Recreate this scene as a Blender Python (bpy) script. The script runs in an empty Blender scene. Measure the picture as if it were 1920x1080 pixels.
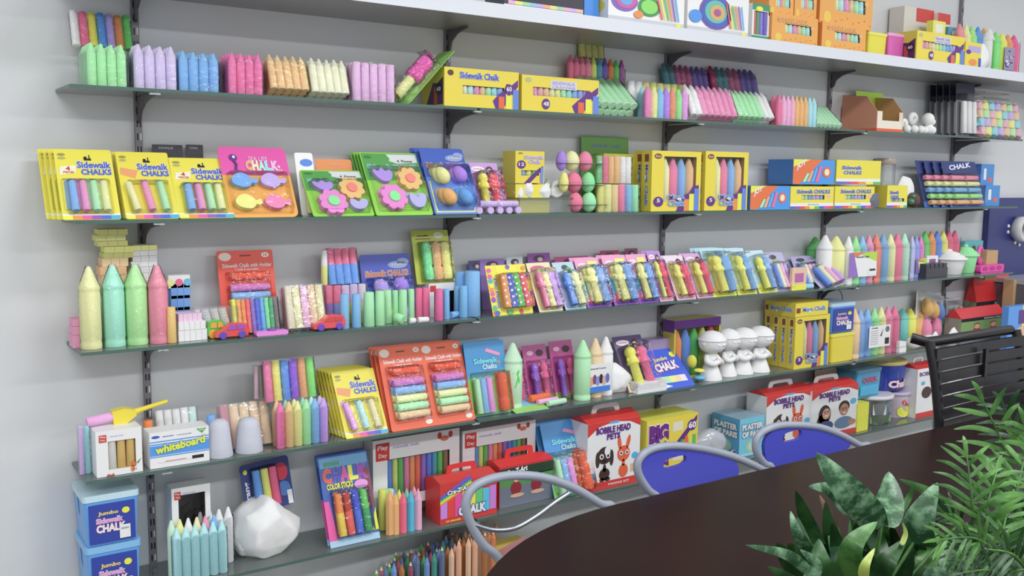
import bpy, math, random
from mathutils import Vector, Matrix, noise
random.seed(7)
R = math.radians
scene = bpy.context.scene
COL = scene.collection
# ---------------- camera, world, light, exposure ----------------
CX, CY, CZ, FPX = -0.58491514, -2.56142234, 1.54145184, 1790.19
def basis(yaw, pit, roll):
    f = Vector((math.sin(yaw)*math.cos(pit), math.cos(yaw)*math.cos(pit), -math.sin(pit)))
    r = Vector((math.cos(yaw), -math.sin(yaw), 0)); u = r.cross(f)
    return r*math.cos(roll)+u*math.sin(roll), -r*math.sin(roll)+u*math.cos(roll), f
CR, CU, CF = basis(R(34.1234), R(6.5579), R(0.5766))
cam_d = bpy.data.cameras.new('camera'); cam = bpy.data.objects.new('camera', cam_d); COL.objects.link(cam)
cam_d.sensor_width = 36; cam_d.lens = FPX/1920*36; cam_d.clip_start = .02
mw = Matrix((CR, CU, -CF)).transposed().to_4x4(); mw.translation = (CX, CY, CZ); cam.matrix_world = mw
scene.camera = cam
scene.view_settings.view_transform = 'Standard'; scene.view_settings.look = 'None'
scene.view_settings.gamma = 1; scene.view_settings.use_curve_mapping = False
scene.view_settings.exposure = -0.05
scene.cycles.transparent_max_bounces = 24; scene.cycles.max_bounces = 8
w = bpy.data.worlds.new('world'); scene.world = w; w.use_nodes = True
bg = w.node_tree.nodes['Background']; bg.inputs[0].default_value = (.93, .965, 1.0, 1); bg.inputs[1].default_value = .72
def area(loc, sx, sy, power, rot=(0, 0, 0), color=(.98, .99, 1)):
    l = bpy.data.lights.new('ceiling_lamp', 'AREA'); l.shape = 'RECTANGLE'; l.size = sx; l.size_y = sy; l.energy = power; l.color = color
    o = bpy.data.objects.new('ceiling_lamp', l); COL.objects.link(o); o.location = loc; o.rotation_euler = rot
for x, pw in ((-1.1, 22), (.9, 24), (2.9, 22), (4.9, 9)):
    area((x, -1.7, 2.88), 1.2, .3, pw)
for x in (-.6, 2.0, 4.4):
    area((x, -3.8, 2.88), 1.2, .3, 44)

# ---------------- helpers ----------------
def Xat(px, y, z):
    u = (px-960)/FPX; A = (y-CY)*CR.y+(z-CZ)*CR.z; B = (y-CY)*CF.y+(z-CZ)*CF.z
    return CX+(u*B-A)/(CR.x-u*CF.x)
def Zat(py, x, y):
    v = (540-py)/FPX; A = (x-CX)*CU.x+(y-CY)*CU.y; B = (x-CX)*CF.x+(y-CY)*CF.y
    return CZ+(v*B-A)/(CU.z-v*CF.z)
def at(px, py, y):
    d = CF+CR*((px-960)/FPX)-CU*((py-540)/FPX)
    return Vector((CX, CY, CZ))+d*((y-CY)/d.y)
def atz(px, py, z):
    d = CF+CR*((px-960)/FPX)-CU*((py-540)/FPX)
    return Vector((CX, CY, CZ))+d*((z-CZ)/d.z)

MATS = {}
def lin(h, g=1.25):
    h = h.lstrip('#'); o = []
    for i in (0, 2, 4):
        c = int(h[i:i+2], 16)/255; c = c/12.92 if c <= .04045 else ((c+.055)/1.055)**2.4
        o.append(min(.88, c*g))
    y = .3*o[0]+.55*o[1]+.15*o[2]; o = [v+(y-v)*.09 for v in o]
    return (*o, 1)
def M(h, kind='print'):
    key = (h, kind)
    if key in MATS: return MATS[key]
    m = bpy.data.materials.new(kind+'_'+h.strip('#')); MATS[key] = m; m.use_nodes = True
    nt = m.node_tree; b = nt.nodes['Principled BSDF']; c = lin(h, 1.33 if kind == 'chalk' else 1.25)
    b.inputs['Base Color'].default_value = c
    N = nt.nodes.new
    def noise_col(scale, amt, detail=4):
        tc = N('ShaderNodeTexCoord'); n = N('ShaderNodeTexNoise'); n.inputs['Scale'].default_value = scale; n.inputs['Detail'].default_value = detail
        nt.links.new(tc.outputs['Object'], n.inputs['Vector'])
        mx = N('ShaderNodeMix'); mx.data_type = 'RGBA'
        mx.inputs[6].default_value = (*[v*(1-amt) for v in c[:3]], 1); mx.inputs[7].default_value = (*[min(.92, v*(1+amt)) for v in c[:3]], 1)
        nt.links.new(n.outputs[0], mx.inputs[0]); nt.links.new(mx.outputs[2], b.inputs['Base Color'])
        return n
    def bump(n, s, d=.002):
        bp = N('ShaderNodeBump'); bp.inputs['Strength'].default_value = s; bp.inputs['Distance'].default_value = d
        nt.links.new(n.outputs[0], bp.inputs['Height']); nt.links.new(bp.outputs[0], b.inputs['Normal'])
    if kind == 'chalk': b.inputs['Roughness'].default_value = .85; bump(noise_col(220, .10), .35, .001)
    elif kind == 'print': b.inputs['Roughness'].default_value = .38
    elif kind == 'ink': b.inputs['Roughness'].default_value = .42
    elif kind == 'shiny': b.inputs['Roughness'].default_value = .16; b.inputs['Coat Weight'].default_value = .6
    elif kind == 'plastic': b.inputs['Roughness'].default_value = .32
    elif kind == 'tub': b.inputs['Roughness'].default_value = .25; b.inputs['Subsurface Weight'].default_value = 0
    elif kind == 'plaster': b.inputs['Roughness'].default_value = .9; bump(noise_col(60, .03), .3, .002)
    elif kind == 'kraft': b.inputs['Roughness'].default_value = .85; noise_col(90, .06)
    elif kind == 'wall': b.inputs['Roughness'].default_value = .55; bump(noise_col(3, .02), .05, .003)
    elif kind == 'metal': b.inputs['Metallic'].default_value = .9; b.inputs['Roughness'].default_value = .3
    elif kind == 'darkmetal': b.inputs['Metallic'].default_value = .3; b.inputs['Roughness'].default_value = .45
    elif kind == 'wood':
        b.inputs['Roughness'].default_value = .27; n = noise_col(5, .3, 6); b.inputs['Specular IOR Level'].default_value = .2
    elif kind == 'frost':
        b.inputs['Roughness'].default_value = .35; b.inputs['Alpha'].default_value = .6
    return m
def clear(name, tint=(1, 1, 1), rough=.06, base=.02, bumps=0, scale=60, ior=1.45, op=0, opc=(.8, .85, .85)):
    if name in MATS: return MATS[name]
    m = bpy.data.materials.new(name); MATS[name] = m; m.use_nodes = True; nt = m.node_tree
    nt.nodes.clear(); N = nt.nodes.new; L = nt.links.new
    out = N('ShaderNodeOutputMaterial'); tr = N('ShaderNodeBsdfTransparent'); tr.inputs[0].default_value = (*tint, 1)
    gl = N('ShaderNodeBsdfGlossy'); gl.inputs['Roughness'].default_value = rough; gl.inputs[0].default_value = (.95, .97, 1, 1)
    fr = N('ShaderNodeFresnel'); fr.inputs[0].default_value = ior
    ad = N('ShaderNodeMath'); ad.operation = 'ADD'; ad.inputs[1].default_value = base; ad.use_clamp = True
    mx = N('ShaderNodeMixShader'); L(fr.outputs[0], ad.inputs[0]); L(ad.outputs[0], mx.inputs[0]); L(gl.outputs[0], mx.inputs[2])
    if op:
        df = N('ShaderNodeBsdfDiffuse'); df.inputs[0].default_value = (*opc, 1); m2 = N('ShaderNodeMixShader'); m2.inputs[0].default_value = op
        L(tr.outputs[0], m2.inputs[1]); L(df.outputs[0], m2.inputs[2]); L(m2.outputs[0], mx.inputs[1])
    else: L(tr.outputs[0], mx.inputs[1])
    if bumps:
        tc = N('ShaderNodeTexCoord'); n = N('ShaderNodeTexNoise'); n.inputs['Scale'].default_value = scale; L(tc.outputs['Object'], n.inputs['Vector'])
        bp = N('ShaderNodeBump'); bp.inputs['Strength'].default_value = bumps; bp.inputs['Distance'].default_value = .004
        L(n.outputs[0], bp.inputs['Height']); L(bp.outputs[0], gl.inputs['Normal'])
    L(mx.outputs[0], out.inputs[0]); return m
FILM = clear('shrink_film', rough=.10, base=.035, bumps=1.6, scale=75, ior=1.22)
BLIS = clear('blister_plastic', rough=.13, base=.02, bumps=.7, scale=55, ior=1.22)
GLASS = clear('shelf_glass', tint=(.88, .93, .90), rough=.05, base=.03, op=.26, opc=(.56, .61, .58))
TUBC = clear('clear_tub', tint=(.93, .95, .95), rough=.1, base=.03, op=.15)
BAG = clear('plastic_bag', rough=.14, base=.03, bumps=1.0, scale=35, ior=1.25, op=.10, opc=(.9, .9, .9))

TXT = {}
def glyphs(s, off):
    k = (s, off)
    if k not in TXT:
        c = bpy.data.curves.new('lettering', 'FONT'); c.body = s; c.size = 1; c.offset = off; c.resolution_u = 2; c.fill_mode = 'FRONT'
        o = bpy.data.objects.new('lettering', c); me = bpy.data.meshes.new_from_object(o)
        TXT[k] = ([tuple(v.co) for v in me.vertices], [tuple(p.vertices) for p in me.polygons])
        bpy.data.objects.remove(o); bpy.data.meshes.remove(me)
    return TXT[k]

class MB:
    def __init__(s): s.v = []; s.f = []; s.m = []; s.sm = []; s.mats = []; s.T = None
    def mi(s, m):
        if m not in s.mats: s.mats.append(m)
        return s.mats.index(m)
    def add(s, vs, fs, m, smooth=False):
        o = len(s.v)
        s.v += [tuple(s.T @ Vector(v)) for v in vs] if s.T else [tuple(v) for v in vs]
        i = s.mi(m)
        for f in fs: s.f.append(tuple(a+o for a in f)); s.m.append(i); s.sm.append(smooth)
    def box(s, x0, x1, y0, y1, z0, z1, m, mf=None):
        v = [(x0, y0, z0), (x1, y0, z0), (x1, y1, z0), (x0, y1, z0), (x0, y0, z1), (x1, y0, z1), (x1, y1, z1), (x0, y1, z1)]
        s.add(v, [(0, 3, 2, 1), (4, 5, 6, 7), (1, 2, 6, 5), (2, 3, 7, 6), (3, 0, 4, 7)], m); s.add(v, [(0, 1, 5, 4)], mf or m)
    def prism(s, pts, y0, y1, m, side=None):     # outline in x,z (ccw seen from -y)
        n = len(pts); v = [(p[0], y0, p[1]) for p in pts]+[(p[0], y1, p[1]) for p in pts]
        s.add(v, [tuple(range(n)), tuple(range(2*n-1, n-1, -1))], m)
        s.add(v, [(i, i+n, (i+1) % n+n, (i+1) % n) for i in range(n)], side or m)
    def flat(s, pts, m, l=1): s.add([(p[0], -.0005*l, p[1]) for p in pts], [tuple(range(len(pts)))], m)
    def rect(s, x0, z0, x1, z1, m, l=1): s.flat([(x0, z0), (x1, z0), (x1, z1), (x0, z1)], m, l)
    def ell(s, cx, cz, rx, rz, m, l=1, n=20, a=0):
        ca, sa = math.cos(a), math.sin(a)
        s.flat([(cx+rx*math.cos(t)*ca-rz*math.sin(t)*sa, cz+rx*math.cos(t)*sa+rz*math.sin(t)*ca) for t in [2*math.pi*i/n for i in range(n)]], m, l)
    def text(s, t, x0, z0, x1, z1, m, out=None, l=3, bold=.02, slant=0, ow=.07):
        def put(off, mm, ll):
            v, f = glyphs(t, off); b, _ = glyphs(t, 0)
            if not b: return
            ax = min(p[0] for p in b); bx = max(p[0] for p in b); az = min(p[1] for p in b); bz = max(p[1] for p in b)
            kx = (x1-x0)/(bx-ax); kz = (z1-z0)/(bz-az)
            s.add([(x0+(p[0]-ax)*kx, -.0005*ll, z0+(p[1]-az)*kz+slant*(p[0]-ax)*kx) for p in v], f, mm)
        if out: put(ow, out, l-1)
        put(bold, m, l)
    def lathe(s, prof, m, c=(0, 0, 0), n=14, cap=True, ax='z', smooth=True, split=None):
        vs = []; fs = []
        for r, z in prof:
            for i in range(n):
                a = 2*math.pi*i/n; p = (r*math.cos(a), r*math.sin(a), z)
                if ax == 'x': p = (p[2], p[1], p[0])
                elif ax == 'y': p = (p[0], p[2], p[1])
                vs.append((c[0]+p[0], c[1]+p[1], c[2]+p[2]))
        fl = ax != 'z'
        for j in range(len(prof)-1):
            for i in range(n):
                q = (j*n+i, j*n+(i+1) % n, (j+1)*n+(i+1) % n, (j+1)*n+i)
                fs.append((tuple(reversed(q)) if fl else q, j))
        if split:
            s.add(vs, [f for f, j in fs if j < split[0]], m, smooth); s.add(vs, [f for f, j in fs if j >= split[0]], split[1], smooth); top = split[1]
        else: s.add(vs, [f for f, j in fs], m, smooth); top = m
        if cap: s.add(vs, [tuple(range(n-1, -1, -1))], m); s.add(vs, [tuple(range((len(prof)-1)*n, len(prof)*n))], top)
    def ball(s, c, rx, ry, rz, m, n=16, k=10):
        s.lathe_e(c, rx, ry, rz, m, n, k)
    def lathe_e(s, c, rx, ry, rz, m, n, k):
        vs = [(c[0], c[1], c[2]-rz)]; fs = []
        for j in range(1, k):
            t = math.pi*j/k
            for i in range(n):
                a = 2*math.pi*i/n; vs.append((c[0]+rx*math.sin(t)*math.cos(a), c[1]+ry*math.sin(t)*math.sin(a), c[2]-rz*math.cos(t)))
        vs.append((c[0], c[1], c[2]+rz)); e = len(vs)-1
        for i in range(n): fs.append((0, 1+(i+1) % n, 1+i)); fs.append((e, 1+(k-2)*n+i, 1+(k-2)*n+(i+1) % n))
        for j in range(k-2):
            for i in range(n): fs.append((1+j*n+i, 1+j*n+(i+1) % n, 1+(j+1)*n+(i+1) % n, 1+(j+1)*n+i))
        s.add(vs, fs, m, True)
    def tube(s, pts, r, m, n=8, closed=False, cap=True):
        pts = [Vector(p) for p in pts]; N = len(pts); vs = []; fs = []; up = None
        for i, p in enumerate(pts):
            if closed: t = pts[(i+1) % N]-pts[i-1]
            else: t = pts[min(i+1, N-1)]-pts[max(i-1, 0)]
            t.normalize()
            if up is None: up = t.orthogonal().normalized()
            up = (up-t*up.dot(t)).normalized(); b = t.cross(up); rr = r[i] if isinstance(r, (list, tuple)) else r
            for k in range(n):
                a = 2*math.pi*k/n; vs.append(p+up*math.cos(a)*rr+b*math.sin(a)*rr)
        for i in range(N if closed else N-1):
            j = (i+1) % N
            for k in range(n): fs.append((i*n+k, i*n+(k+1) % n, j*n+(k+1) % n, j*n+k))
        s.add(vs, fs, m, True)
        if cap and not closed: s.add(vs, [tuple(range(n-1, -1, -1)), tuple(range((N-1)*n, N*n))], m)
    def merge(s, o, fn):
        k = len(s.v); s.v += [fn(v) for v in o.v]
        for f, m, sm in zip(o.f, o.m, o.sm): s.f.append(tuple(a+k for a in f)); s.m.append(s.mi(o.mats[m])); s.sm.append(sm)
    def mesh(s, name):
        me = bpy.data.meshes.new(name); me.from_pydata([tuple(v) for v in s.v], [], s.f)
        for m in s.mats: me.materials.append(m)
        me.polygons.foreach_set('material_index', s.m); me.polygons.foreach_set('use_smooth', s.sm); me.update(); return me
    def build(s, name, parent=None, loc=(0, 0, 0), rot=(0, 0, 0)):
        o = bpy.data.objects.new(name, s.mesh(name)); COL.objects.link(o); o.parent = parent; o.location = loc; o.rotation_euler = rot; return o
def tag(o, label=None, cat=None, group=None, kind=None):
    if label: o['label'] = label
    if cat: o['category'] = cat
    if group: o['group'] = group
    if kind: o['kind'] = kind
    return o
def thing(name, label, cat, loc, group=None, rx=0, ry=0, rz=0):
    o = bpy.data.objects.new(name, None); COL.objects.link(o); o.empty_display_size = .02; o.location = loc; o.rotation_euler = (rx, ry, rz)
    return tag(o, label, cat, group)
def copy_tree(o, parent=None):
    c = o.copy(); COL.objects.link(c); c.parent = parent
    for ch in list(o.children): copy_tree(ch, c)
    return c
def spline(pts, n=6, closed=False):
    P = [Vector(p) for p in pts]; N = len(P); out = []
    for i in range(N if closed else N-1):
        if closed: a, b, c, d = P[i-1], P[i], P[(i+1) % N], P[(i+2) % N]
        else: a, b, c, d = P[max(i-1, 0)], P[i], P[i+1], P[min(i+2, N-1)]
        for k in range(n):
            t = k/n; out.append(.5*((2*b)+(c-a)*t+(2*a-5*b+4*c-d)*t*t+(3*b-a-3*c+d)*t**3))
    if not closed: out.append(P[-1])
    return out
def rrect(x0, z0, x1, z1, r, n=4):
    o = []
    for cx, cz, a0 in ((x0+r, z0+r, 180), (x1-r, z0+r, 270), (x1-r, z1-r, 0), (x0+r, z1-r, 90)):
        for i in range(n+1): a = R(a0+90*i/n); o.append((cx+r*math.cos(a), cz+r*math.sin(a)))
    return o
ORD = ['front', 'second', 'third', 'fourth', 'fifth', 'sixth', 'seventh', 'eighth']
ZS = dict(A=2.0215, B=1.743, C=1.435, D=1.128, E=.8195, F=.5108, G=.215)
def base(k, a, b, y, bp=None):
    z = ZS[k]
    if bp is not None:
        for _ in range(3): x = Xat((a+b)/2, y, z); z = Zat(bp, x, y)
    return Xat(a, y, z), Xat(b, y, z), z
# ---- chalk sticks ----
CM = {}
def chalk_mesh(kind, r, L, c, c2=None):
    key = (kind, round(r, 4), round(L, 3), c, c2)
    if key in CM: return CM[key]
    b = MB(); m = M(c, 'chalk'); m2 = M(c2, 'chalk') if c2 else None
    if kind == 'stick': b.lathe([(r*.9, 0), (r, .0015), (r*.9, L-.002), (r*.78, L)], m)
    elif kind == 'thin': b.lathe([(r*.97, 0), (r, .001), (r*.97, L-.001), (r*.9, L)], m, n=10)
    elif kind == 'two': b.lathe([(r*.9, 0), (r, .0015), (r*.97, L*.55), (r*.88, L-.002), (r*.78, L)], m, split=(2, m2))
    elif kind == 'crayon':
        t = min(L*.2, r*2.1)
        b.lathe([(r*.93, 0), (r, .002), (r, L-t*1.25), (r*.93, L-t*1.2), (r*.93, L-t*1.05), (r*.86, L-t), (r*.3, L-.002), (r*.12, L)], m)
    elif kind == 'giant':
        t = L*.24
        b.lathe([(r*.97, 0), (r, .002), (r, L*.06), (r*.95, L*.07), (r*.95, L*.11), (r, L*.12), (r, L-t*1.35), (r*.96, L-t*1.32), (r*.96, L-t*1.2), (r, L-t*1.16), (r, L-t*1.04), (r*.93, L-t), (r*.25, L-.004), (r*.1, L)], m, n=20)
    elif kind == 'pencil':
        b.lathe([(r, 0), (r, L-r*2.6), (r*.5, L-r*1.1)], m, n=6, smooth=False); b.lathe([(r*.5, L-r*1.1), (r*.05, L)], m2 or m, n=6, smooth=False)
    elif kind == 'doll':   # chalk holder shaped like a little figure
        z = L*.55
        b.lathe([(r*.8, 0), (r*.85, .001), (r*.8, z), (r*1.1, z+.001), (r*1.15, z+L*.06), (r*.95, z+L*.1), (r*.8, z+L*.2), (r*1.0, z+L*.24), (r*1.05, z+L*.33), (r*.75, z+L*.4), (r*.3, L)], m, n=14)
        b.ball((-r*.95, 0, z+L*.12), r*.3, r*.3, L*.07, m, 8, 6); b.ball((r*.95, 0, z+L*.12), r*.3, r*.3, L*.07, m, 8, 6)
    elif kind == 'holder':
        b.lathe([(r*.8, 0), (r, L*.05), (r, L*.3), (r*.8, L*.36), (r*.95, L*.42), (r*.95, L*.9), (r*.8, L*.96), (r*.4, L)], m, n=16)
    elif kind == 'egg':
        pr = [(r*math.sin(t)*(1-.10*math.cos(t)*-1 if 0 else 1+.0), L/2-L/2*math.cos(t)) for t in [math.pi*i/12 for i in range(1, 12)]]
        pr = [(a*(1.06-.16*z/L), z) for a, z in pr]
        b.lathe([(r*.05, 0)]+pr+[(r*.05, L)], m, n=18)
        b.lathe([(r*1.0, L*.5-.0008), (r*1.015, L*.5), (r*.99, L*.5+.0008)], m, n=18, cap=False)
    elif kind == 'dots':
        b.lathe([(r, 0), (r, L)], m, n=16)
        for i in range(5):
            for a in (-.5, .7):
                z = L*(.12+.19*i)+(.05*L if a > 0 else 0); aa = -math.pi/2+a; q = r*.32
                P = []
                for k in range(8):
                    t = 2*math.pi*k/8; ph = aa+q*math.cos(t)/r; P.append((1.02*r*math.cos(ph), 1.02*r*math.sin(ph), z+q*math.sin(t)))
                b.add(P, [tuple(range(8))], m2)
    me = b.mesh(kind+'_chalk'); CM[key] = me; return me
def chalk(kind, r, L, c, parent=None, loc=(0, 0, 0), rot=(0, 0, 0), c2=None, name='chalk_stick'):
    o = bpy.data.objects.new(name, chalk_mesh(kind, round(r, 4), round(L, 3), c, c2)); COL.objects.link(o); o.parent = parent; o.location = loc; o.rotation_euler = rot; return o
PN = {'stick': 'chalk_stick', 'thin': 'chalk_stick', 'two': 'two_tone_chalk_stick', 'crayon': 'chalk_crayon', 'giant': 'chalk_crayon', 'pencil': 'pencil', 'doll': 'chalk_figure_stick', 'holder': 'chalk_holder', 'egg': 'chalk_egg', 'dots': 'dotted_chalk_stick'}
# ---- shrink wrapped pack of sticks ----
def pack(label, k, a, b, t, cols, y=-.17, kind='stick', rows=1, dy=0, bp=None, wrap=True, group='shrink wrapped chalk packs', c2=None, ry=0, film=None, back=None, cat='chalk pack'):
    xl, xr, z = base(k, a, b, y, bp); n = len(cols); xm = (xl+xr)/2; r = (xr-xl)/(2*n)
    h = Zat(t, Xat((a+b)/2, y, z), y+dy)-z; L = math.hypot(h, dy)
    if dy: L = math.hypot(Zat(t, xm, y+dy)-z, dy)
    dd = 2*r*rows if dy else 0
    root = thing('chalk_pack', label, cat, (xm, y+dd, z+.0005), group, rx=-math.asin(min(.95, dy/L)) if dy else 0, ry=ry)
    for j in range(rows):
        for i, c in enumerate(cols if not (j and back) else back):
            x = -(xr-xl)/2+r*(2*i+1)
            chalk(kind, r*.985, L-.001*((i*7) % 3), c, root, (x, r+2*r*j-dd, 0), c2=c2[i] if isinstance(c2, list) else c2, name=PN[kind])
    if wrap:
        m = MB(); W = (xr-xl)/2+.0012; D = 2*r*rows+.0012
        m.T = None
        pts = rrect(-W, -.0012-dd, W, D-dd, r*.7)
        H = L*(.84 if kind in ('crayon', 'giant') else 1)+.001
        v = [(p[0], p[1], 0) for p in pts]+[(p[0], p[1], H) for p in pts]; q = len(pts)
        m.add(v, [(i, (i+1) % q, (i+1) % q+q, i+q) for i in range(q)], film or FILM, True)
        m.build('shrink_wrap', root)
    return root
def loose(label, k, a, b, t, c, y=-.15, kind='stick', c2=None, bp=None, name='chalk_stick', group=None, dy=0):
    xl, xr, z = base(k, a, b, y, bp); r = (xr-xl)/2; h = Zat(t, (xl+xr)/2, y+dy)-z
    L = math.hypot(h, dy)
    o = chalk(kind, r, L, c, None, ((xl+xr)/2, y+r, z+.0005), c2=c2, name=name, rot=(-math.asin(dy/L) if dy else 0, 0, 0)); return tag(o, label, 'chalk', group)
def lying(label, k, px, py, y, L, r, c, yaw=0, kind='stick', bp=None, dz=0, name='chalk_stick', group=None, c2=None):
    z = ZS[k]+dz; x = Xat(px, y, z)
    o = chalk(kind, r, L, c, None, (x, y, z+r), rot=(0, R(90), R(yaw)), c2=c2, name=name); return tag(o, label, 'chalk', group)
# ---- blister card ----
def card(label, k, a, b, t, draw, y=-.17, dy=.05, bg='#e6d632', r=.006, stack=0, step=.013, group=None, cat='blister card', name='blister_card', bp=None, sx=0, back=None, th=.0012, ry=0, rz=0, short=None, free=None):
    xl, xr, z = base(k, a, b, y, bp); xm = (xl+xr)/2; w = xr-xl
    h = Zat(t, xm, y+dy)-z; L = math.hypot(h, dy)
    if free: xm, y, w, L, dy = free
    root = thing(name, label, cat, (xm, y, z+.0008), group, rx=-math.asin(min(.97, dy/L)), ry=ry, rz=rz)
    m = MB(); m.prism(rrect(-w/2, 0, w/2, L, r), 0, th, M(bg), M(back or bg)); m.build('backing_card', root)
    p = MB(); draw(root, p, w, L)
    if p.f: p.build('printed_front', root)
    for i in range(stack):
        c = copy_tree(root); c.location.y += step*(i+1); c.location.x += sx*(i+1)
        s = (short or label)
        c['label'] = s+', '+ORD[i+1]+' from the front'
    return root
def blister(root, x0, z0, x1, z1, d, mat=None, r=.006):
    m = MB(); o = rrect(x0, z0, x1, z1, r); n = len(o); cx, cz = (x0+x1)/2, (z0+z1)/2
    sx = 1-2*.004/max(.012, (x1-x0)); sz = 1-2*.004/max(.012, (z1-z0))
    v = [(p[0], -.0008, p[1]) for p in o]+[(cx+(p[0]-cx)*sx, -d, cz+(p[1]-cz)*sz) for p in o]
    m.add(v, [(i, (i+1) % n, (i+1) % n+n, i+n) for i in range(n)]+[tuple(range(n, 2*n))], mat or BLIS)
    return m.build('blister', root)
# ---- box with optional window ----
def carton(label, k, a, b, t, y=-.17, d=.05, c='#dfc62a', side=None, top=None, win=None, draw=None, inside=None, sticks=None, group=None, cat='box', name='chalk_box', bp=None, kind='stick', drawl=None, rz=0, dy=0, dz=0, film=True):
    xl, xr, z = base(k, a, b, y, bp); xm = (xl+xr)/2; w = xr-xl; h = Zat(t, xm, y)-z
    root = thing(name, label, cat, (xm, y, z+.0008+dz), group, rz=rz)
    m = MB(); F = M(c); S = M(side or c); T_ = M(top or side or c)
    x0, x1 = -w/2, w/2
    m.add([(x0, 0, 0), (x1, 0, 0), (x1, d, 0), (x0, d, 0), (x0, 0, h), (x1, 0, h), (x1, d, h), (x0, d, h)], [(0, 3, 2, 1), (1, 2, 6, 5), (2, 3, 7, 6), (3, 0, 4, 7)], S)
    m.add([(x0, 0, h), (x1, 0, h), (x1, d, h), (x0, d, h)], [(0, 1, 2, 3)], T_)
    if win:
        u0, v0, u1, v1 = x0+win[0]*w, win[1]*h, x0+win[2]*w, win[3]*h
        V = [(x0, 0, 0), (x1, 0, 0), (x1, 0, h), (x0, 0, h), (u0, 0, v0), (u1, 0, v0), (u1, 0, v1), (u0, 0, v1)]
        m.add(V, [(0, 1, 5, 4), (1, 2, 6, 5), (2, 3, 7, 6), (3, 0, 4, 7)], F)
        m.add([(u0, 0, v0), (u1, 0, v0), (u1, 0, v1), (u0, 0, v1), (u0, d*.9, v0), (u1, d*.9, v0), (u1, d*.9, v1), (u0, d*.9, v1)], [(0, 1, 5, 4), (1, 2, 6, 5), (2, 3, 7, 6), (3, 0, 4, 7), (4, 5, 6, 7)], M(inside or '#4a4038'))
    else: m.add([(x0, 0, 0), (x1, 0, 0), (x1, 0, h), (x0, 0, h)], [(0, 1, 2, 3)], F)
    m.build('carton', root)
    if win and sticks:
        n = len(sticks); r = (u1-u0)/(2*n)*.97; r2 = min(r, d*.42)
        for i, cc in enumerate(sticks):
            chalk(kind, r2, (v1-v0)*.97, cc, root, (u0+(u1-u0)*(i+.5)/n, r2+.0015, v0), name=PN[kind])
    if win and film:
        g = MB(); g.add([(u0, .0006, v0), (u1, .0006, v0), (u1, .0006, v1), (u0, .0006, v1)], [(0, 1, 2, 3)], BLIS); g.build('window_film', root)
    if draw:
        p = MB(); draw(root, p, w, h)
        if p.f: p.build('printed_front', root)
    if drawl:
        p = MB(); drawl(root, p, d, h)
        if p.f: o = p.build('printed_side', root, (x0, d/2, 0), (0, 0, R(-90)))
    return root
Y_, P_, B_, G_, L_, O_, W_ = '#dfe39a', '#e58cb4', '#7ba6de', '#9fdca6', '#b7a7dd', '#f2b48a', '#e9e9ef'
# ================= setting =================
def structure(name, b): return tag(b.build(name), kind='structure')
b = MB(); b.box(-3.2, 5.6, 0, .12, 0, 2.95, M('#c6c8ca', 'wall')); structure('wall_back', b)
b = MB(); b.box(-3.2, 5.6, -5.0, .12, -.1, 0, M('#8f8c86', 'plastic')); structure('floor', b)
b = MB(); b.box(-3.2, 5.6, -5.0, .12, 2.95, 3.05, M('#d8dadb', 'wall')); structure('ceiling', b)
# ceiling lamp fixtures that carry the lamps' light
# slotted uprights
DK = M('#5a555c', 'darkmetal'); BLK = M('#1d1b20', 'plastic')
UP = ['far left upright, beside the green crayons', 'second upright from the left', 'middle upright of the five', 'fourth upright from the left', 'far right upright, behind the cupcakes']
for i in range(5):
    x = i*.9; m = MB(); m.box(x-.0085, x+.0085, -.014, -.0005, .05, 2.6, M('#77747a', 'darkmetal'))
    for s in range(76):
        z = .1+s*.0325
        for q in (-.0038, .0038): m.add([(x+q-.0018, -.0144, z), (x+q+.0018, -.0144, z), (x+q+.0018, -.0144, z+.017), (x+q-.0018, -.0144, z+.017)], [(0, 1, 2, 3)], M('#c9c9c9' if (s % 2 and q > 0) else '#17151a', 'plastic'))
    tag(m.build('shelf_upright'), 'dark slotted metal wall '+UP[i], 'upright', 'slotted uprights')
SD = .19
LV = dict(A='metal top shelf', B='uppermost glass shelf', C='second glass shelf', D='third glass shelf', E='fourth glass shelf', F='fifth glass shelf', G='lowest glass shelf')
bm_ = {}
for k in 'ABCDEFG':
    dpt = .11 if k == 'A' else .165
    for i in range(5):
        m = MB(); zt = ZS[k]-.0095 if k != 'A' else 1.982
        pr = [(0, 0), (dpt, 0), (dpt, -.007), (dpt*.75, -.010), (dpt*.45, -.018), (dpt*.2, -.034), (.012, -.058), (0, -.064)]
        v = []
        for sx in (-.003, .003): v += [(sx, -p[0]-.0148, p[1]) for p in pr]
        n = len(pr)
        if k not in bm_:
            m.add(v, [tuple(range(n)), tuple(range(2*n-1, n-1, -1))]+[(j, j+n, (j+1) % n+n, (j+1) % n) for j in range(n)], DK)
            if k != 'A': m.box(-.012, .012, -dpt-.022, -dpt-.012, -.004, .0005, M('#cfd3d6', 'frost'))
            bm_[k] = m.mesh('shelf_bracket')
        o = bpy.data.objects.new('shelf_bracket', bm_[k]); COL.objects.link(o); o.location = (i*.9, 0, zt)
        tag(o, 'dark bracket under the '+LV[k]+' on the '+UP[i].split(',')[0], 'bracket', 'shelf brackets')
EDGE = M('#48625a', 'plastic')
XL = -.187
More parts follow.
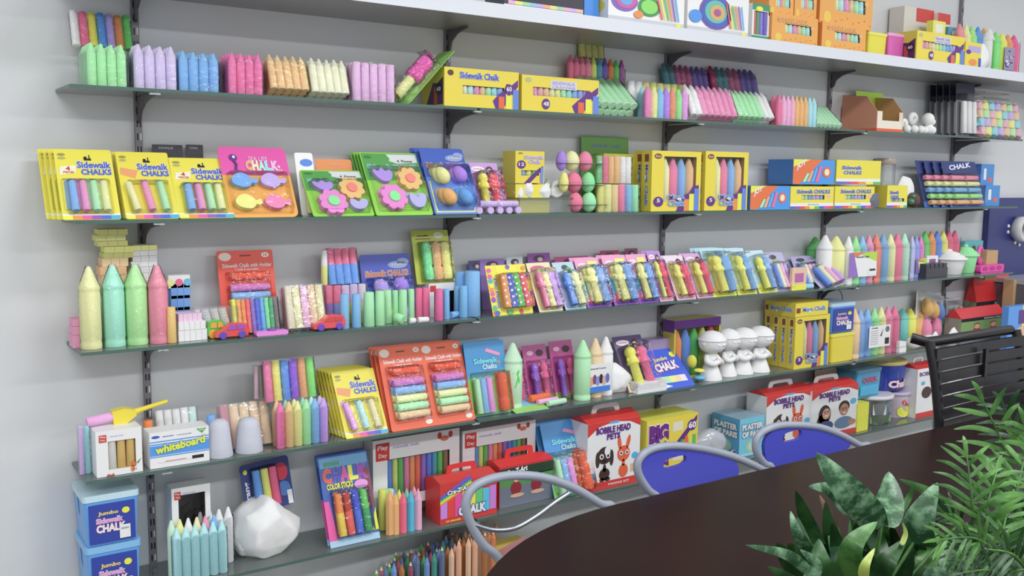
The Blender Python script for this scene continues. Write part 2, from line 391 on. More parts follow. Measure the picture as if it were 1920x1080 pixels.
for k in 'BCDEFG':
    segs = [(XL, .895, 'left'), (.905, 2.695, 'middle'), (2.705, 3.86, 'right')]
    for x0, x1, nm in segs:
        z1 = ZS[k]; z0 = z1-.008; m = MB()
        v = [(x0, -SD, z0), (x1, -SD, z0), (x1, -.003, z0), (x0, -.003, z0), (x0, -SD, z1), (x1, -SD, z1), (x1, -.003, z1), (x0, -.003, z1)]
        m.add(v, [(0, 3, 2, 1), (4, 5, 6, 7)], GLASS); m.add(v, [(0, 1, 5, 4), (1, 2, 6, 5), (2, 3, 7, 6), (3, 0, 4, 7)], EDGE)
        tag(m.build('glass_shelf'), nm+' pane of the '+LV[k], 'glass shelf', 'glass shelf panes')
m = MB(); m.box(XL, 4.9, -.288, 0, 1.9835, 1.9925, M('#8b8d8f', 'plastic')); m.box(XL, 4.9, -.2, 0, 1.9925, 2.0205, M('#c4c7cc', 'plastic'))
root = thing('metal_shelf', 'long pale metal top shelf with an aluminium front rail', 'shelf', (0, 0, 0)); m.build('shelf_board', root)
m = MB(); m.box(XL, 4.9, -.2925, -.2883, 1.982, 2.0205, M('#c9ccd4', 'plastic')); m.box(XL, 4.9, -.2883, -.2, 2.013, 2.0205, M('#8d9096', 'plastic')); m.build('front_rail', root)

# ================= print helpers =================
BLU = M('#3d55b8', 'ink'); WHT = M('#f2f2f2', 'ink'); PUR = M('#5e2b80', 'ink'); RED = M('#c8322c', 'ink'); YEL = M('#f0df2e', 'ink'); BLKI = M('#222228', 'ink')
NAV = M('#2b3f96', 'ink'); GRN = M('#4f9f3c', 'ink'); ORA = M('#ef8a35', 'ink'); PNK = M('#e64f9b', 'ink'); CYA = M('#46a8dc', 'ink'); LIL = M('#a89ad0', 'ink'); GRY = M('#9aa0aa', 'ink')
RB = ['#e2443c', '#e64f9b', '#8a4fb0', '#3f62c8', '#36a6c8', '#57b457', '#e8dc3a', '#ef8a35']
def strip(p, x0, z0, x1, z1, cols, l=2):
    n = len(cols)
    for i, c in enumerate(cols): p.rect(x0+(x1-x0)*i/n, z0, x0+(x1-x0)*(i+1)/n, z1, M(c, 'ink'), l)
def star(p, cx, cz, r, m, n=10, l=2, k=.7):
    p.flat([(cx+(r if i % 2 else r*k)*math.cos(math.pi*i/n), cz+(r if i % 2 else r*k)*math.sin(math.pi*i/n)) for i in range(2*n)], m, l)
def sticks_on(root, xs, z0, L, r, cols, kind='stick', rot=0, c2=None, pre=.001):
    for i, (x, c) in enumerate(zip(xs, cols)):
        chalk(kind, r, L, c, root, (x, -r-pre, z0), (0, rot if not isinstance(rot, list) else rot[i], 0), c2=c2, name=PN[kind])
def d_yellow4(cols=(B_, P_, G_, Y_), rots=0, badge='4'):
    def f(root, p, w, h):
        p.rect(-w/2+.001, 0.001, w/2-.001, h*.085, WHT, 1); strip(p, -w/2+.001, .001, w/2-.001, h*.06, ['#e8dc3a', '#ef8a35', '#e64f9b', '#8a4fb0', '#3f62c8', '#36a6c8'], 2)
        p.text('Sidewalk', -w*.13, h*.73, w*.45, h*.82, BLU, WHT, 3, .03); p.text('CHALKS', -w*.07, h*.635, w*.45, h*.71, BLU, WHT, 3, .04)
        if badge: p.flat([(-w*.45, h*.63), (-w*.17, h*.66), (-w*.15, h*.77), (-w*.42, h*.75)], M('#f6d9c0', 'ink'), 1); p.text(badge, -w*.33, h*.69, -w*.26, h*.75, RED, None, 3); p.text('PIECES', -w*.38, h*.655, -w*.2, h*.68, RED, None, 3)
        else: p.flat([(-w*.47, h*.66), (-w*.2, h*.60), (-w*.13, h*.72), (-w*.45, h*.76)], M('#f0945c', 'ink'), 1)
        p.ell(-w*.38, h*.92, w*.07, h*.02, M('#8e8c3c', 'ink'), 1); p.ell(-w*.38, h*.87, w*.07, h*.02, M('#a8a25c', 'ink'), 1)
        p.rect(0, h*.84, w*.13, h*.87, BLKI, 1); p.ell(w*.03, h*.88, w*.03, h*.018, BLKI, 1); p.rect(w*.09, h*.86, w*.11, h*.92, BLKI, 1)
        n = len(cols); r = w*.072; xs = [-w*.27+i*w*.54/(n-1) for i in range(n)]
        sticks_on(root, xs, h*.10, h*.41, r, cols, rot=rots)
        blister(root, -w*.40, h*.07, w*.40, h*.54, r*2.25)
    return f
def heart_tulip(b, cx, cz, s, m, flip=False):
    q = [(-1, .5), (-.8, .9), (-.5, .55), (-.15, 1.05), (.1, .6), (.5, .9), (.75, .3), (.45, -.5), (0, -1), (-.5, -.75)] if not flip else [(-1, .2), (-.9, .8), (-.5, .95), (-.1, .45), (.3, .95), (.8, .8), (1, .2), (.6, -.6), (0, -.95), (-.6, -.7)]
    q = q[::-1]
    pts = [(cx+a*s, cz+c*s) for a, c in spl2(q)]
    b.prism(pts, -.016, -.0008, m)
def spl2(q, n=3): return [(v.x, v.z) for v in spline([(a, 0, c) for a, c in q], n, True)]
def ccw(pts):
    A = sum(pts[i][0]*pts[(i+1) % len(pts)][1]-pts[(i+1) % len(pts)][0]*pts[i][1] for i in range(len(pts)))
    return pts if A > 0 else pts[::-1]
def d_flowers(root, p, w, h):
    p.flat([(-w/2+.002, h*.55), (w/2-.002, h*.55), (w/2-.002, h-.004), (-w/2+.004, h-.004)], M('#4f9a4a', 'ink'), 1)
    p.flat([(-w*.05, h*.97), (w*.0, h*.90), (-w*.02, h*.86), (w*.12, h*.82), (w*.48, h*.84), (w*.48, h*.97)], M('#c9cdd0', 'ink'), 2)
    p.text('4. Flower', w*.12, h*.84, w*.4, h*.88, BLKI, None, 3); p.text('Sidewalk CHALKS', -w*.42, h*.73, w*.44, h*.80, M('#4aa3b5', 'ink'), WHT, 4, .03)
    p.ell(-w*.38, h*.92, w*.07, h*.025, M('#3d7a38', 'ink'), 2)
    def put(nm, f):
        q = MB(); f(q); q.build(nm, root)
    put('tulip_chalk', lambda q: q.prism(ccw([(-w*.22+a*w*.17, h*.60+c*h*.10) for a, c in spl2([(-1, .3), (-.9, .9), (-.5, .6), (-.1, 1.1), (.25, .6), (.7, .8), (.9, .1), (.5, -.9), (-.3, -.9)])]), -.014, -.0008, M('#a487d2', 'chalk')))
    def flower(cx, cz, r, c, c2):
        q = MB(); pts = [(cx+(r*(.86+.19*abs(math.sin(4*t))))*math.cos(t), cz+(r*(.86+.19*abs(math.sin(4*t))))*math.sin(t)) for t in [2*math.pi*i/80 for i in range(80)]]
        q.prism(pts, -.016, -.0008, M(c, 'chalk')); q.prism([(cx+r*.42*math.cos(t), cz+r*.42*math.sin(t)) for t in [2*math.pi*i/16 for i in range(16)]], -.020, -.016, M(c2, 'chalk')); q.build('flower_chalk', root)
    flower(w*.22, h*.54, w*.2, '#f6b06e', '#e87c74'); flower(-w*.15, h*.25, w*.22, '#ef7fc0', '#7fcf8a')
    put('heart_chalk', lambda q: q.prism(ccw([(w*.27+a*w*.15, h*.2+c*h*.12) for a, c in spl2([(-1, .2), (-.85, .9), (-.4, .8), (0, .4), (.45, .9), (.95, .7), (.9, 0), (.4, -.8), (-.3, -.95), (-.8, -.5)])]), -.014, -.0008, M('#a7a5e0', 'chalk')))
    blister(root, -w*.43, h*.06, w*.45, h*.74, .022)
def d_eggs(c, low=False):
    def f(root, p, w, h):
        p.rect(-w/2+.002, .002, w/2-.002, h*.56, M('#5c86cf', 'ink'), 1); p.ell(w*.25, h*.85, w*.2, h*.05, M('#8a9cc8', 'ink'), 1); p.ell(w*.36, h*.89, w*.12, h*.05, M('#8a9cc8', 'ink'), 1)
        p.text('4 Outdoor', w*.12, h*.84, w*.42, h*.87, WHT, None, 3); p.text('Sidewalk CHALKS', -w*.42, h*.70, w*.44, h*.775, M('#b8543c', 'ink'), M('#f2d8b8', 'ink'), 3, .03)
        p.rect(-w*.45, h*.03, w*.45, h*.05, M('#d8d27c', 'ink'), 2); p.rect(-w*.45, h*.05, -w*.42, h*.5, M('#d8d27c', 'ink'), 2); p.rect(w*.42, h*.05, w*.45, h*.5, M('#d8d27c', 'ink'), 2)
        for i, (x, z) in enumerate(((-.2, .52), (.2, .54), (-.17, .2), (.2, .2))):
            L = h*.25; r = w*.155; a = R(-25)
            chalk('egg', r*.9, L, c[i], root, (w*x-math.sin(a)*L/2, -r*.9, h*z-math.cos(a)*L/2+h*.02), (0, a, 0), name='egg_chalk')
        blister(root, -w*.40, h*.07, w*.42, h*.69, w*.27)
    return f
def d_holder5(root, p, w, h):
    p.ell(-w*.36, h*.93, w*.11, h*.05, M('#f0c8bc', 'ink'), 1); p.ell(w*.36, h*.94, w*.07, h*.03, M('#f6dcd0', 'ink'), 1); p.text('10', w*.33, h*.925, w*.39, h*.955, RED, None, 2); p.rect(-w*.1, h*.93, w*.1, h*.945, M('#5a2a24', 'ink'), 1)
    p.text('Sidewalk Chalk with Holder', -w*.42, h*.80, w*.46, h*.845, M('#f8e4dc', 'ink'), None, 3, .02); p.text('5 chalk & one holder', -w*.2, h*.765, w*.22, h*.785, M('#f8e4dc', 'ink'), None, 3)
    p.ell(w*.36, h*.06, w*.08, h*.03, M('#f6dcd0', 'ink'), 1)
    z = h*.69; r = h*.042
    chalk('holder', r*1.1, w*.62, '#e8502e', root, (-w*.30, -r*1.2, z), (0, R(90), 0), name='chalk_holder')
    for i, c in enumerate(('#c070b0', B_, Y_, G_, O_)):
        chalk('stick', h*.045, w*.68, c, root, (-w*.33, -h*.046-.001, h*.555-i*h*.098), (0, R(90), 0))
    blister(root, -w*.38, h*.08, w*.40, h*.75, h*.1)
def d_bluegreen(root, p, w, h):
    p.rect(-w/2+.002, .002, w/2-.002, h*.5, M('#7fc04a', 'ink'), 1); p.flat([(-w/2+.002, h*.5), (w/2-.002, h*.5), (w/2-.002, h*.6), (-w/2+.002, h*.56)], M('#5aa8a0', 'ink'), 1)
    p.text('Sidewalk', -w*.3, h*.70, w*.28, h*.77, M('#6fd0ea', 'ink'), M('#2c6cae', 'ink'), 3, .03); p.text('Chalks', -w*.1, h*.62, w*.25, h*.685, M('#b8e4f2', 'ink'), M('#2c6cae', 'ink'), 3, .03)
    p.flat([(w*.0, h*.86), (w*.35, h*.78), (w*.38, h*.82), (w*.05, h*.90)], M('#e08ab8', 'ink'), 2); p.ell(w*.3, h*.7, w*.05, h*.015, ORA, 2)
    sticks_on(root, [-w*.33, -w*.18, -w*.03], h*.04, h*.46, w*.075, [G_, B_, '#d58ac8'])
    chalk('holder', w*.11, h*.52, '#ea5a30', root, (w*.27, -w*.12, h*.04), name='chalk_holder')
    blister(root, -w*.43, h*.02, w*.43, h*.58, w*.25)
def d_dolls(c1, c2, bg2, face=True, kind='doll'):
    def f(root, p, w, h):
        p.rect(-w/2+.001, .001, w/2-.001, h*.16, M(bg2, 'ink'), 1)
        p.ell(-w*.2, h*.88, w*.22, h*.05, M('#e8dcec', 'ink'), 1); p.text('CHALK', -w*.36, h*.865, -w*.05, h*.895, PNK, None, 2)
        if face: p.ell(w*.2, h*.85, w*.13, h*.08, M('#3a2430', 'ink'), 2); p.ell(w*.2, h*.83, w*.08, h*.055, M('#d8a890', 'ink'), 3)
        sticks_on(root, [-w*.19, w*.19], h*.07, h*.70, w*.15, [c1, c2], kind)
        blister(root, -w*.42, h*.03, w*.42, h*.80, w*.40)
    return f
# ================= shelf A =================
def d_light(root, p, w, h):
    p.rect(-w*.5, 0, w*.5, h*.12, WHT, 1); strip(p, -w*.45, h*.14, w*.5, h*.3, ['#e6a0c8', '#e8d86a', '#8fd08a', '#7fb8e0', '#b89ad8', '#f0a080', '#f0d070', '#8fc8a0', '#e8a0c0', '#c8a0e0', '#f0b090'], 1); p.rect(-w*.5, h*.32, w*.5, h, M('#33303c', 'ink'), 1)
carton('long dark box with a rainbow strip, lying at the left of the top shelf', 'A', 945, 1093, -20, -.26, .1, '#3a3846', draw=d_light, cat='craft box', name='craft_box')
def d_craft(v):
    def f(root, p, w, h):
        p.rect(-w*.5, 0, w*.5, h*.10, M('#b9bcc4', 'ink'), 1)
        for i, (cx, cz, r, c) in enumerate(((-.3, .5, .17, '#7a5ab0'), (-.28, .52, .13, '#c94f9a'), (-.28, .52, .08, '#5aa0d8'), (.02, .42, .15, '#3c8a4a'), (.02, .42, .11, '#7fd05a'), (-.12, .2, .06, '#e8853a')) if v == 0 else ((-.05, .5, .27, '#6a4a9a'), (-.05, .5, .23, '#3c5ab8'), (-.05, .52, .18, '#5ab0a0'), (-.03, .5, .12, '#c8a05a'), (-.03, .5, .06, '#a04a8a'), (-.38, .35, .1, '#3d8ae0'))): p.ell(w*cx, h*cz, w*r, h*r*1.6, M(c, 'ink'), 2+i)
        for i, c in enumerate(('#e2443c', '#e8dc3a', '#57b457', '#ef8a35', '#8a4fb0', '#46a8dc')): p.flat([(w*(.18+.045*i), h*.14), (w*(.2+.045*i), h*.14), (w*(.12+.05*i), h*.75), (w*(.10+.05*i), h*.72)], M(c, 'ink'), 9)
        p.ell(w*.42, h*.05, w*.04, h*.045, YEL, 3)
    return f
def d_craftside(root, p, w, h): p.rect(-w*.5, 0, w*.5, h, M('#f0ecec', 'ink'), 1); p.ell(w*.05, h*.35, w*.33, h*.16, M('#d8c832', 'ink'), 2)
carton('white craft kit box with a round flower picture and yellow side badge', 'A', 1140, 1282, -30, -.275, .12, '#eef0f2', draw=d_craft(0), drawl=d_craftside, cat='craft box', name='craft_box', group='craft kit boxes')
carton('white craft kit box with a purple spiral picture beside the green tube box', 'A', 1288, 1402, -12, -.275, .12, '#eceef2', draw=d_craft(1), drawl=d_craftside, cat='craft box', name='craft_box', group='craft kit boxes')
carton('small blue box squeezed in left of the white craft kit boxes', 'A', 1095, 1122, -20, -.24, .1, '#3c86d8', cat='craft box', name='craft_box')
def d_tubes(root, p, w, h): p.rect(-w*.5, 0, w*.5, h*.12, M('#2f8a58', 'ink'), 1); p.rect(-w*.5, h*.82, w*.5, h, M('#2f8a58', 'ink'), 1); p.ell(-w*.1, h*.86, w*.2, h*.07, YEL, 2)
carton('narrow green and white window box of tubes on the top shelf', 'A', 1409, 1441, 8, -.25, .06, '#d8e4e4', win=(.1, .14, .9, .8), draw=d_tubes, sticks=['#c86a5a', '#5a9a6a', '#8a7ac8', '#6a5ab8'], cat='craft box', name='craft_box', inside='#cfd8dc')
def d_orange(root, p, w, h):
    p.text('SIDEWALK CHALK', -w*.38, h*.72, w*.28, h*.86, M('#f2b070', 'ink'), M('#d87a3a', 'ink'), 3); p.ell(-w*.36, h*.18, w*.07, h*.14, M('#e8b83a', 'ink'), 1)
    for i in range(7): p.ell(w*(-.2+.11*i), h*(.1+.05*(i % 3)), w*.012, h*.02, M('#b8602a', 'ink'), 1)
    p.ell(w*.38, h*.62, w*.04, h*.07, M('#f0a860', 'ink'), 1)
OC = [Y_, '#a8d8d8', P_, O_, G_, '#9ccfe6']
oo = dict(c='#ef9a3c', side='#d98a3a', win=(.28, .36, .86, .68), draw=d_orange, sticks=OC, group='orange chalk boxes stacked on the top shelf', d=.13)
carton('lower left orange chalk box in the stack of orange boxes', 'A', 1446, 1532, 30, -.26, **oo)
carton('lower right orange chalk box, standing beside the yellow tub', 'A', 1540, 1622, 46, -.26, **oo)
carton('small upper left orange chalk box, next to the green tube box', 'A', 1441, 1487, -22, -.25, bp=33, **{**oo, 'd': .10})
carton('small middle orange chalk box on top of the orange stack', 'A', 1489, 1530, -20, -.25, bp=37, **{**oo, 'd': .10})
carton('large upper right orange chalk box overlapping two boxes below', 'A', 1536, 1634, -28, -.25, bp=51, **{**oo, 'd': .12})
def tub(label, k, a, b, t, c, y=-.2, lid=None, d=None, bp=None, mat=None, draw=None, round_=False, cat='tub', group=None, handle=None, rim=None, clearm=False):
    xl, xr, z = base(k, a, b, y, bp); xm = (xl+xr)/2; w = xr-xl; h = Zat(t, xm, y)-z; d = d or w*.8
    if round_: xm = Xat((a+b)/2, y+w*.15, z)
    root = thing('plastic_tub', label, cat, (xm, y, z+.0008), group)
    m = MB(); body = mat or M(c, 'tub'); lh = h*.12 if lid else 0
    if round_:
        r = w/2; m.lathe([(r*.84, 0), (r*.86, .002), (r*.95, h-lh)], body, (0, r, 0), 28); m.build('tub_body', root)
        if lid: q = MB(); q.lathe([(r, h-lh), (r*1.02, h-lh+.002), (r*1.02, h-.002), (r*.97, h)], M(lid, 'tub'), (0, r, 0), 28); q.build('lid', root)
    else:
        o0 = rrect(-w*.46, 0, w*.46, d, .008); o1 = rrect(-w*.5, -.002, w*.5, d+.002, .01); n = len(o0)
        v = [(p[0], p[1], 0) for p in o0]+[(p[0], p[1], h-lh) for p in o1]
        m.add(v, [(i, (i+1) % n, (i+1) % n+n, i+n) for i in range(n)], body, True); m.add(v, [tuple(range(n-1, -1, -1)), tuple(range(n, 2*n))], body); m.build('tub_body', root)
        if lid:
            q = MB(); o2 = rrect(-w*.52, -.004, w*.52, d+.004, .01); v = [(p[0], p[1], h-lh) for p in o2]+[(p[0], p[1], h) for p in o2]
            q.add(v, [(i, (i+1) % n, (i+1) % n+n, i+n) for i in range(n)]+[tuple(range(n-1, -1, -1)), tuple(range(n, 2*n))], M(lid, 'tub')); q.build('lid', root)
    if handle: q = MB(); q.tube(spline([(-w*.5, d/2, h*.85), (-w*.42, d/2, h*handle[0]), (0, d/2, h*handle[1]), (w*.42, d/2, h*handle[0]), (w*.5, d/2, h*.85)], 5), .0022, M(handle[2], 'plastic')); q.build('handle', root)
    if draw:
        p = MB(); draw(root, p, w*.9, h-lh)
        if round_:
            r = w*.455
            p.v = [((r+.0015-v[1]*.5)*math.sin(v[0]/r), w/2-(r+.0015-v[1]*.5)*math.cos(v[0]/r), v[2]) for v in p.v]
        p.build('printed_label', root, (0, 0 if round_ else -.0035, 0))
    return root
tub('small yellow plastic box standing right of the orange chalk boxes', 'A', 1626, 1661, 62, '#e0d02c', -.2, lid='#ded64a')
tub('magenta pink plastic tub on the top shelf', 'A', 1664, 1702, 64, '#cf5aa8', -.2, lid='#e29ac4', round_=False)
carton('grey and white toy box with a red corner standing behind the yellow count box', 'A', 1690, 1745, 16, -.08, .07, '#c9c4bc', draw=lambda r_, p, w, h: (p.rect(-w*.1, h*.78, w*.5, h, RED, 1), p.rect(-w*.3, h*.1, w*.1, h*.6, M('#8a6a5a', 'ink'), 1)), cat='toy box', name='toy_box')
carton('tilted red and white packet sticking up behind the yellow count box', 'A', 1753, 1776, 26, -.1, .02, '#e9e6ea', draw=lambda r_, p, w, h: p.rect(-w*.5, h*.82, w*.5, h, RED, 1), cat='packet', name='packet', dy=0)
Y48 = ['#e58cb4', '#e8a0a0', O_, Y_, '#cfe08a', G_, '#8fc8c0', B_, '#8a9ae0', L_]
def d_count(n, name='Sidewalk Chalk', big=False):
    def f(root, p, w, h):
        if big: p.text(name, -w*.30, h*.74, w*.22, h*.90, BLU, WHT, 4, .03)
        else: p.rect(-w*.14, h*.66, w*.20, h*.9, M('#c9cbd0', 'ink'), 1); p.text(name, -w*.12, h*.78, w*.18, h*.88, LIL, None, 3); p.text('CRAYONS', -w*.12, h*.68, w*.18, h*.75, LIL, None, 3)
        p.ell(-w*.42, h*.86, w*.04, h*.075, M('#5a3a30' if big else '#a8b078', 'ink'), 1)
        p.flat([(w*.18, .0), (w*.28, 0), (w*.49, h*.62), (w*.49, h*.80), (w*.40, h*.64), (w*.33, h*.68), (w*.30, h*.5), (w*.22, h*.38), (w*.14, h*.2)], PUR, 1)
        for i, c in enumerate(('#e8602e', '#e8dc3a', '#5a7fd0')): p.rect(w*(.22+.10*i), .001, w*(.30+.10*i), h*(.33+.1*i), M(c, 'ink'), 2)
        cx = w*.36 if big else -w*.2
        p.ell(cx, h*(.52 if big else .22), w*.05, h*.15, PUR, 5); p.text(str(n), cx-w*.035, h*(.48 if big else .16), cx+w*.035, h*(.6 if big else .28), WHT, None, 6)
    return f
def d_csidep(root, p, w, h): p.flat([(-w*.3, h*.05), (w*.45, h*.05), (w*.45, h*.75), (w*.2, h*.6), (0, h*.62)], M('#4a2a58', 'ink'), 1); p.rect(w*.05, h*.05, w*.2, h*.5, M('#b8482c', 'ink'), 2); p.ell(w*.28, h*.45, w*.14, h*.16, M('#2a1a38', 'ink'), 3); p.text('60', w*.2, h*.4, w*.36, h*.5, WHT, None, 4)
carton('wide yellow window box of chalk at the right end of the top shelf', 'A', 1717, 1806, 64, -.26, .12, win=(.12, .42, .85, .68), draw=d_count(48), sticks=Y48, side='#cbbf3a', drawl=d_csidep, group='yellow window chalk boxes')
carton('little yellow chalk box between the wide yellow box and the white glitter bag', 'A', 1808, 1838, 80, -.26, .06, draw=lambda r_, p, w, h: (p.rect(-w*.3, h*.6, w*.45, h*.85, LIL, 1), p.ell(-w*.3, h*.6, w*.15, h*.09, PUR, 2), p.ell(0, h*.2, w*.25, h*.14, ORA, 1), p.rect(w*.35, .001, w*.5, h*.4, BLU, 2)), side='#cbbf3a')
carton('small yellow packet standing inside the top shelf group above the wide yellow box', 'A', 1745, 1768, 40, -.15, .03, '#e4da4c', draw=lambda r_, p, w, h: p.rect(-w*.3, h*.75, w*.3, h*.93, WHT, 1), cat='packet', name='packet')
carton('small teal and white packet above the wide yellow box', 'A', 1774, 1798, 52, -.15, .03, '#5a9ab8', draw=lambda r_, p, w, h: p.rect(-w*.5, 0, w*.5, h*.72, M('#c8d0f0', 'ink'), 1), cat='packet', name='packet')
pack('row of big coloured crayons behind the small yellow box on the top shelf', 'A', 1798, 1855, 47, ['#e8828e', '#d8d88a', '#8fd07a', '#4f8fe0', '#f09a5a'], -.2, 'giant', wrap=True)
o = pack('pack of four bright crayons with a grey purple photo label, top shelf', 'A', 1867, 1912, 62, ['#6fca6a', '#e2dc4a', '#f08a4a', '#e8508a'], -.255, 'giant')
q = MB(); q.rect(-.045, .008, .035, .105, M('#8a84a4', 'ink'), 1)
for i in range(14): q.ell(random.uniform(-.038, .028), random.uniform(.018, .095), random.uniform(.003, .012), random.uniform(.003, .01), M(random.choice(['#c9c2d8', '#5a5478', '#a89ab8', '#3f3a58']), 'ink'), 2+i*.3)
q.build('printed_label', o, (.003, -.003, 0))
loose('tall white glitter crayon on the top shelf', 'A', 1856, 1874, 53, '#e9e8dc', -.24, 'giant')
m = MB()
def rock(label, k, a, b, t, y, depth=None, c='#ecebea', seed=0, bp=None, facet=.35, cat='plaster rock', name='chalk_rock', kind='plaster', group=None, dz=0, peak=None):
    import bmesh
    xl, xr, z = base(k, a, b, y, bp); xm = (xl+xr)/2; w = xr-xl; h = Zat(t, xm, y)-z; depth = depth or w*.7
    bm = bmesh.new(); bmesh.ops.create_icosphere(bm, subdivisions=4, radius=1)
    rnd = random.Random(seed); pl = []
    for i in range(46):
        n = Vector((rnd.gauss(0, 1), rnd.gauss(0, 1), rnd.gauss(0, 1))).normalized(); pl.append((n, rnd.uniform(1-facet*.8, .98)))
    for v in bm.verts:
        p = v.co.copy()
        for n, dd in pl:
            q = p.dot(n)
            if q > dd: p -= n*(q-dd)*.92
        p *= 1+.07*noise.noise(p*2.2+Vector((seed, 0, 0)))+.03*noise.noise(p*7+Vector((seed, 3, 0)))+.012*noise.noise(p*18)
        if peak: p.x *= 1-.45*max(0, p.z); p.x += peak*max(0, p.z)
        if p.z < -.75: p.z = -.75
        v.co = p
    xs = [v.co.x for v in bm.verts]; zs = [v.co.z for v in bm.verts]; ys = [v.co.y for v in bm.verts]
    for v in bm.verts:
        v.co.x = ((v.co.x-min(xs))/(max(xs)-min(xs))-.5)*w; v.co.z = (v.co.z-min(zs))/(max(zs)-min(zs))*h; v.co.y = ((v.co.y-min(ys))/(max(ys)-min(ys)))*depth
    me = bpy.data.meshes.new(name); bm.to_mesh(me); bm.free(); me.materials.append(M(c, kind))
    for q_ in me.polygons: q_.use_smooth = True
    o = bpy.data.objects.new(name, me); COL.objects.link(o); o.location = (xm, y, z+.0005+dz); return tag(o, label, cat, group)
o = rock('crumpled clear bag of white glitter pieces on the top shelf', 'A', 1836, 1860, 82, -.26, .04, '#e6e6dc', 3, cat='bag', name='plastic_bag')
# ================= shelf B =================
pack('pack of seven coloured chalk sticks leaning on the green crayons', 'B', 137, 252, 28, ['#e6e4e0', '#e0668c', '#d8d24a', '#4f8fe0', '#a89ad8', '#f08a4a', '#5fc460'], -.075, 'stick', dy=.03, bp=92, ry=0)
pack('pack of light green chalk crayons at the left end of the top glass shelf', 'B', 165, 240, 81, ['#98e09a']*4, -.165, 'crayon', rows=5)
pack('pack of pale lavender chalk crayons beside the green ones', 'B', 253, 334, 84, ['#c0b4dc']*4, -.168, 'crayon', rows=3)
pack('pack of sky blue chalk crayons', 'B', 337, 413, 97, ['#72a6e4']*4, -.165, 'crayon', rows=3)
pack('pack of hot pink chalk crayons', 'B', 430, 495, 100, ['#e06a9e']*4, -.17, 'crayon', rows=4)
pack('pack of peach orange chalk crayons tipped back', 'B', 510, 584, 118, ['#f6b482']*5, -.17, 'crayon', rows=3, dy=.035)
pack('pack of pale yellow chalk crayons tipped back with a bright glare', 'B', 588, 659, 122, ['#eef0b8']*5, -.17, 'crayon', rows=3, dy=.03)
pack('pack of light pink blunt chalk sticks', 'B', 664, 743, 118, ['#ecaed0']*5, -.17, 'stick', rows=3)
# green card lying back seen edge on, with a pink holder
def d_side(root, p, w, h):
    p.rect(-w*.45, h*.05, w*.45, h*.95, M('#8ed05a', 'ink'), 1)
    chalk('holder', w*.26, h*.36, '#e648a0', root, (0, -w*.28, h*.35), name='chalk_holder'); chalk('stick', w*.17, h*.38, '#e8ea8a', root, (0, -w*.28, h*.03))
    blister(root, -w*.38, h*.02, w*.38, h*.74, w*.6)
zb = ZS['B']; x0_ = Xat(752, -.135, zb); x1_ = Xat(838, -.135, zb+.13); h_ = Zat(97, x1_, -.135)-zb
card('green carded holder with a magenta grip and yellow chalk, seen from the side', 'B', 752, 800, 96, d_side, -.135, .05, '#8ed05a', .01, rz=R(-90), free=(x0_, -.135, .095, math.hypot(x1_-x0_, h_), x1_-x0_))
carton('sixty count yellow sidewalk chalk box on the uppermost glass shelf', 'B', 833, 972, 131, -.175, .13, win=(.24, .34, .80, .56), draw=d_count(60, 'Sidewalk Chalk', True), sticks=['#e8e4b0', '#a8d8dc', P_, O_, G_, '#8fc8e0', B_], side='#cfba30', drawl=d_csidep, group='yellow window chalk boxes')
carton('forty eight count yellow chalk box right of the sixty count box', 'B', 978, 1122, 146, -.175, .13, win=(.14, .44, .88, .68), draw=d_count(48, 'SIDEWALK'), sticks=Y48, side='#cfba30', group='yellow window chalk boxes')
pack('pack of mint green chalk leaning far back beside the forty eight count box', 'B', 1124, 1206, 170, ['#a6e2ac']*6, -.18, 'stick', rows=2, dy=.1)
pack('pack of pink and mixed bright crayons standing behind the yellow box', 'B', 1066, 1172, 107, ['#f0688a', '#f0688a', '#f0688a', '#f07a96', '#c8d85a', '#3f8fae', '#6a4fa0', '#f0703c', '#4fc04f', '#9a4f98'], -.05, 'crayon')
pack('olive yellow chalk pack stacked highest, against the wall', 'B', 1090, 1135, 62, ['#b8b86a']*4, -.03, 'stick', bp=110, dy=.01)
pack('row of yellow chalk ends behind the rainbow crayons', 'B', 1180, 1285, 155, [W_, W_]+['#c8cc74']*6, -.10, 'stick', rows=1, bp=None)
pack('rainbow pack of chalk crayons with a pink one first', 'B', 1212, 1292, 164, ['#f57ab0', '#e0e48a', '#7ab0e6', '#a87ad8', '#f98a60', '#80dc80', '#d890d8'], -.178, 'crayon', rows=2, back=['#8fc4e0', '#e0c080', '#e58cb4', G_, Y_, B_, O_])
pack('pack of white and pink chalk with strong glare, tipped back', 'B', 1301, 1388, 171, ['#f0ecf0', '#f0ecf0', '#e58cb0', '#e58cb0', '#e58cb0', '#e58cb0', '#e58cb0', '#e58cb0'], -.18, 'crayon', rows=2, dy=.05)
pack('pack of green and white crayons tipped back', 'B', 1390, 1458, 181, ['#a0dca6']*5+['#e6ebe6']*2, -.18, 'crayon', rows=2, dy=.06)
pack('pack of pink, orange and blue crayons beside the kraft tray', 'B', 1459, 1532, 180, ['#e0688e', '#efa0c0', '#efa0c0', '#f2a0b8', '#f5a86a', '#f5a86a', '#f5a86a', '#9ccbe0', '#9ccbe0'], -.178, 'crayon', rows=2)
pack('faded green chalk pack leaning far back before the kraft tray', 'B', 1536, 1585, 207, ['#a8d4b0']*6, -.18, 'stick', rows=1, dy=.08)
pack('dark teal and violet crayon pack on top, left of its pair', 'B', 1252, 1335, 124, ['#4a8088', '#4a8088', '#a85a80', '#a85a80', '#a85a80', '#6a5a9e', '#6a5a9e', '#6a5a9e'], -.06, 'crayon', bp=176, dy=.03)
pack('dark crimson and violet crayon pack on top, right of its pair', 'B', 1340, 1426, 129, ['#a03060', '#4a8088', '#4a8088', '#a85a80', '#a85a80', '#6a5a9e', '#6a5a9e', '#6a5a9e'], -.06, 'crayon', bp=183, dy=.03)
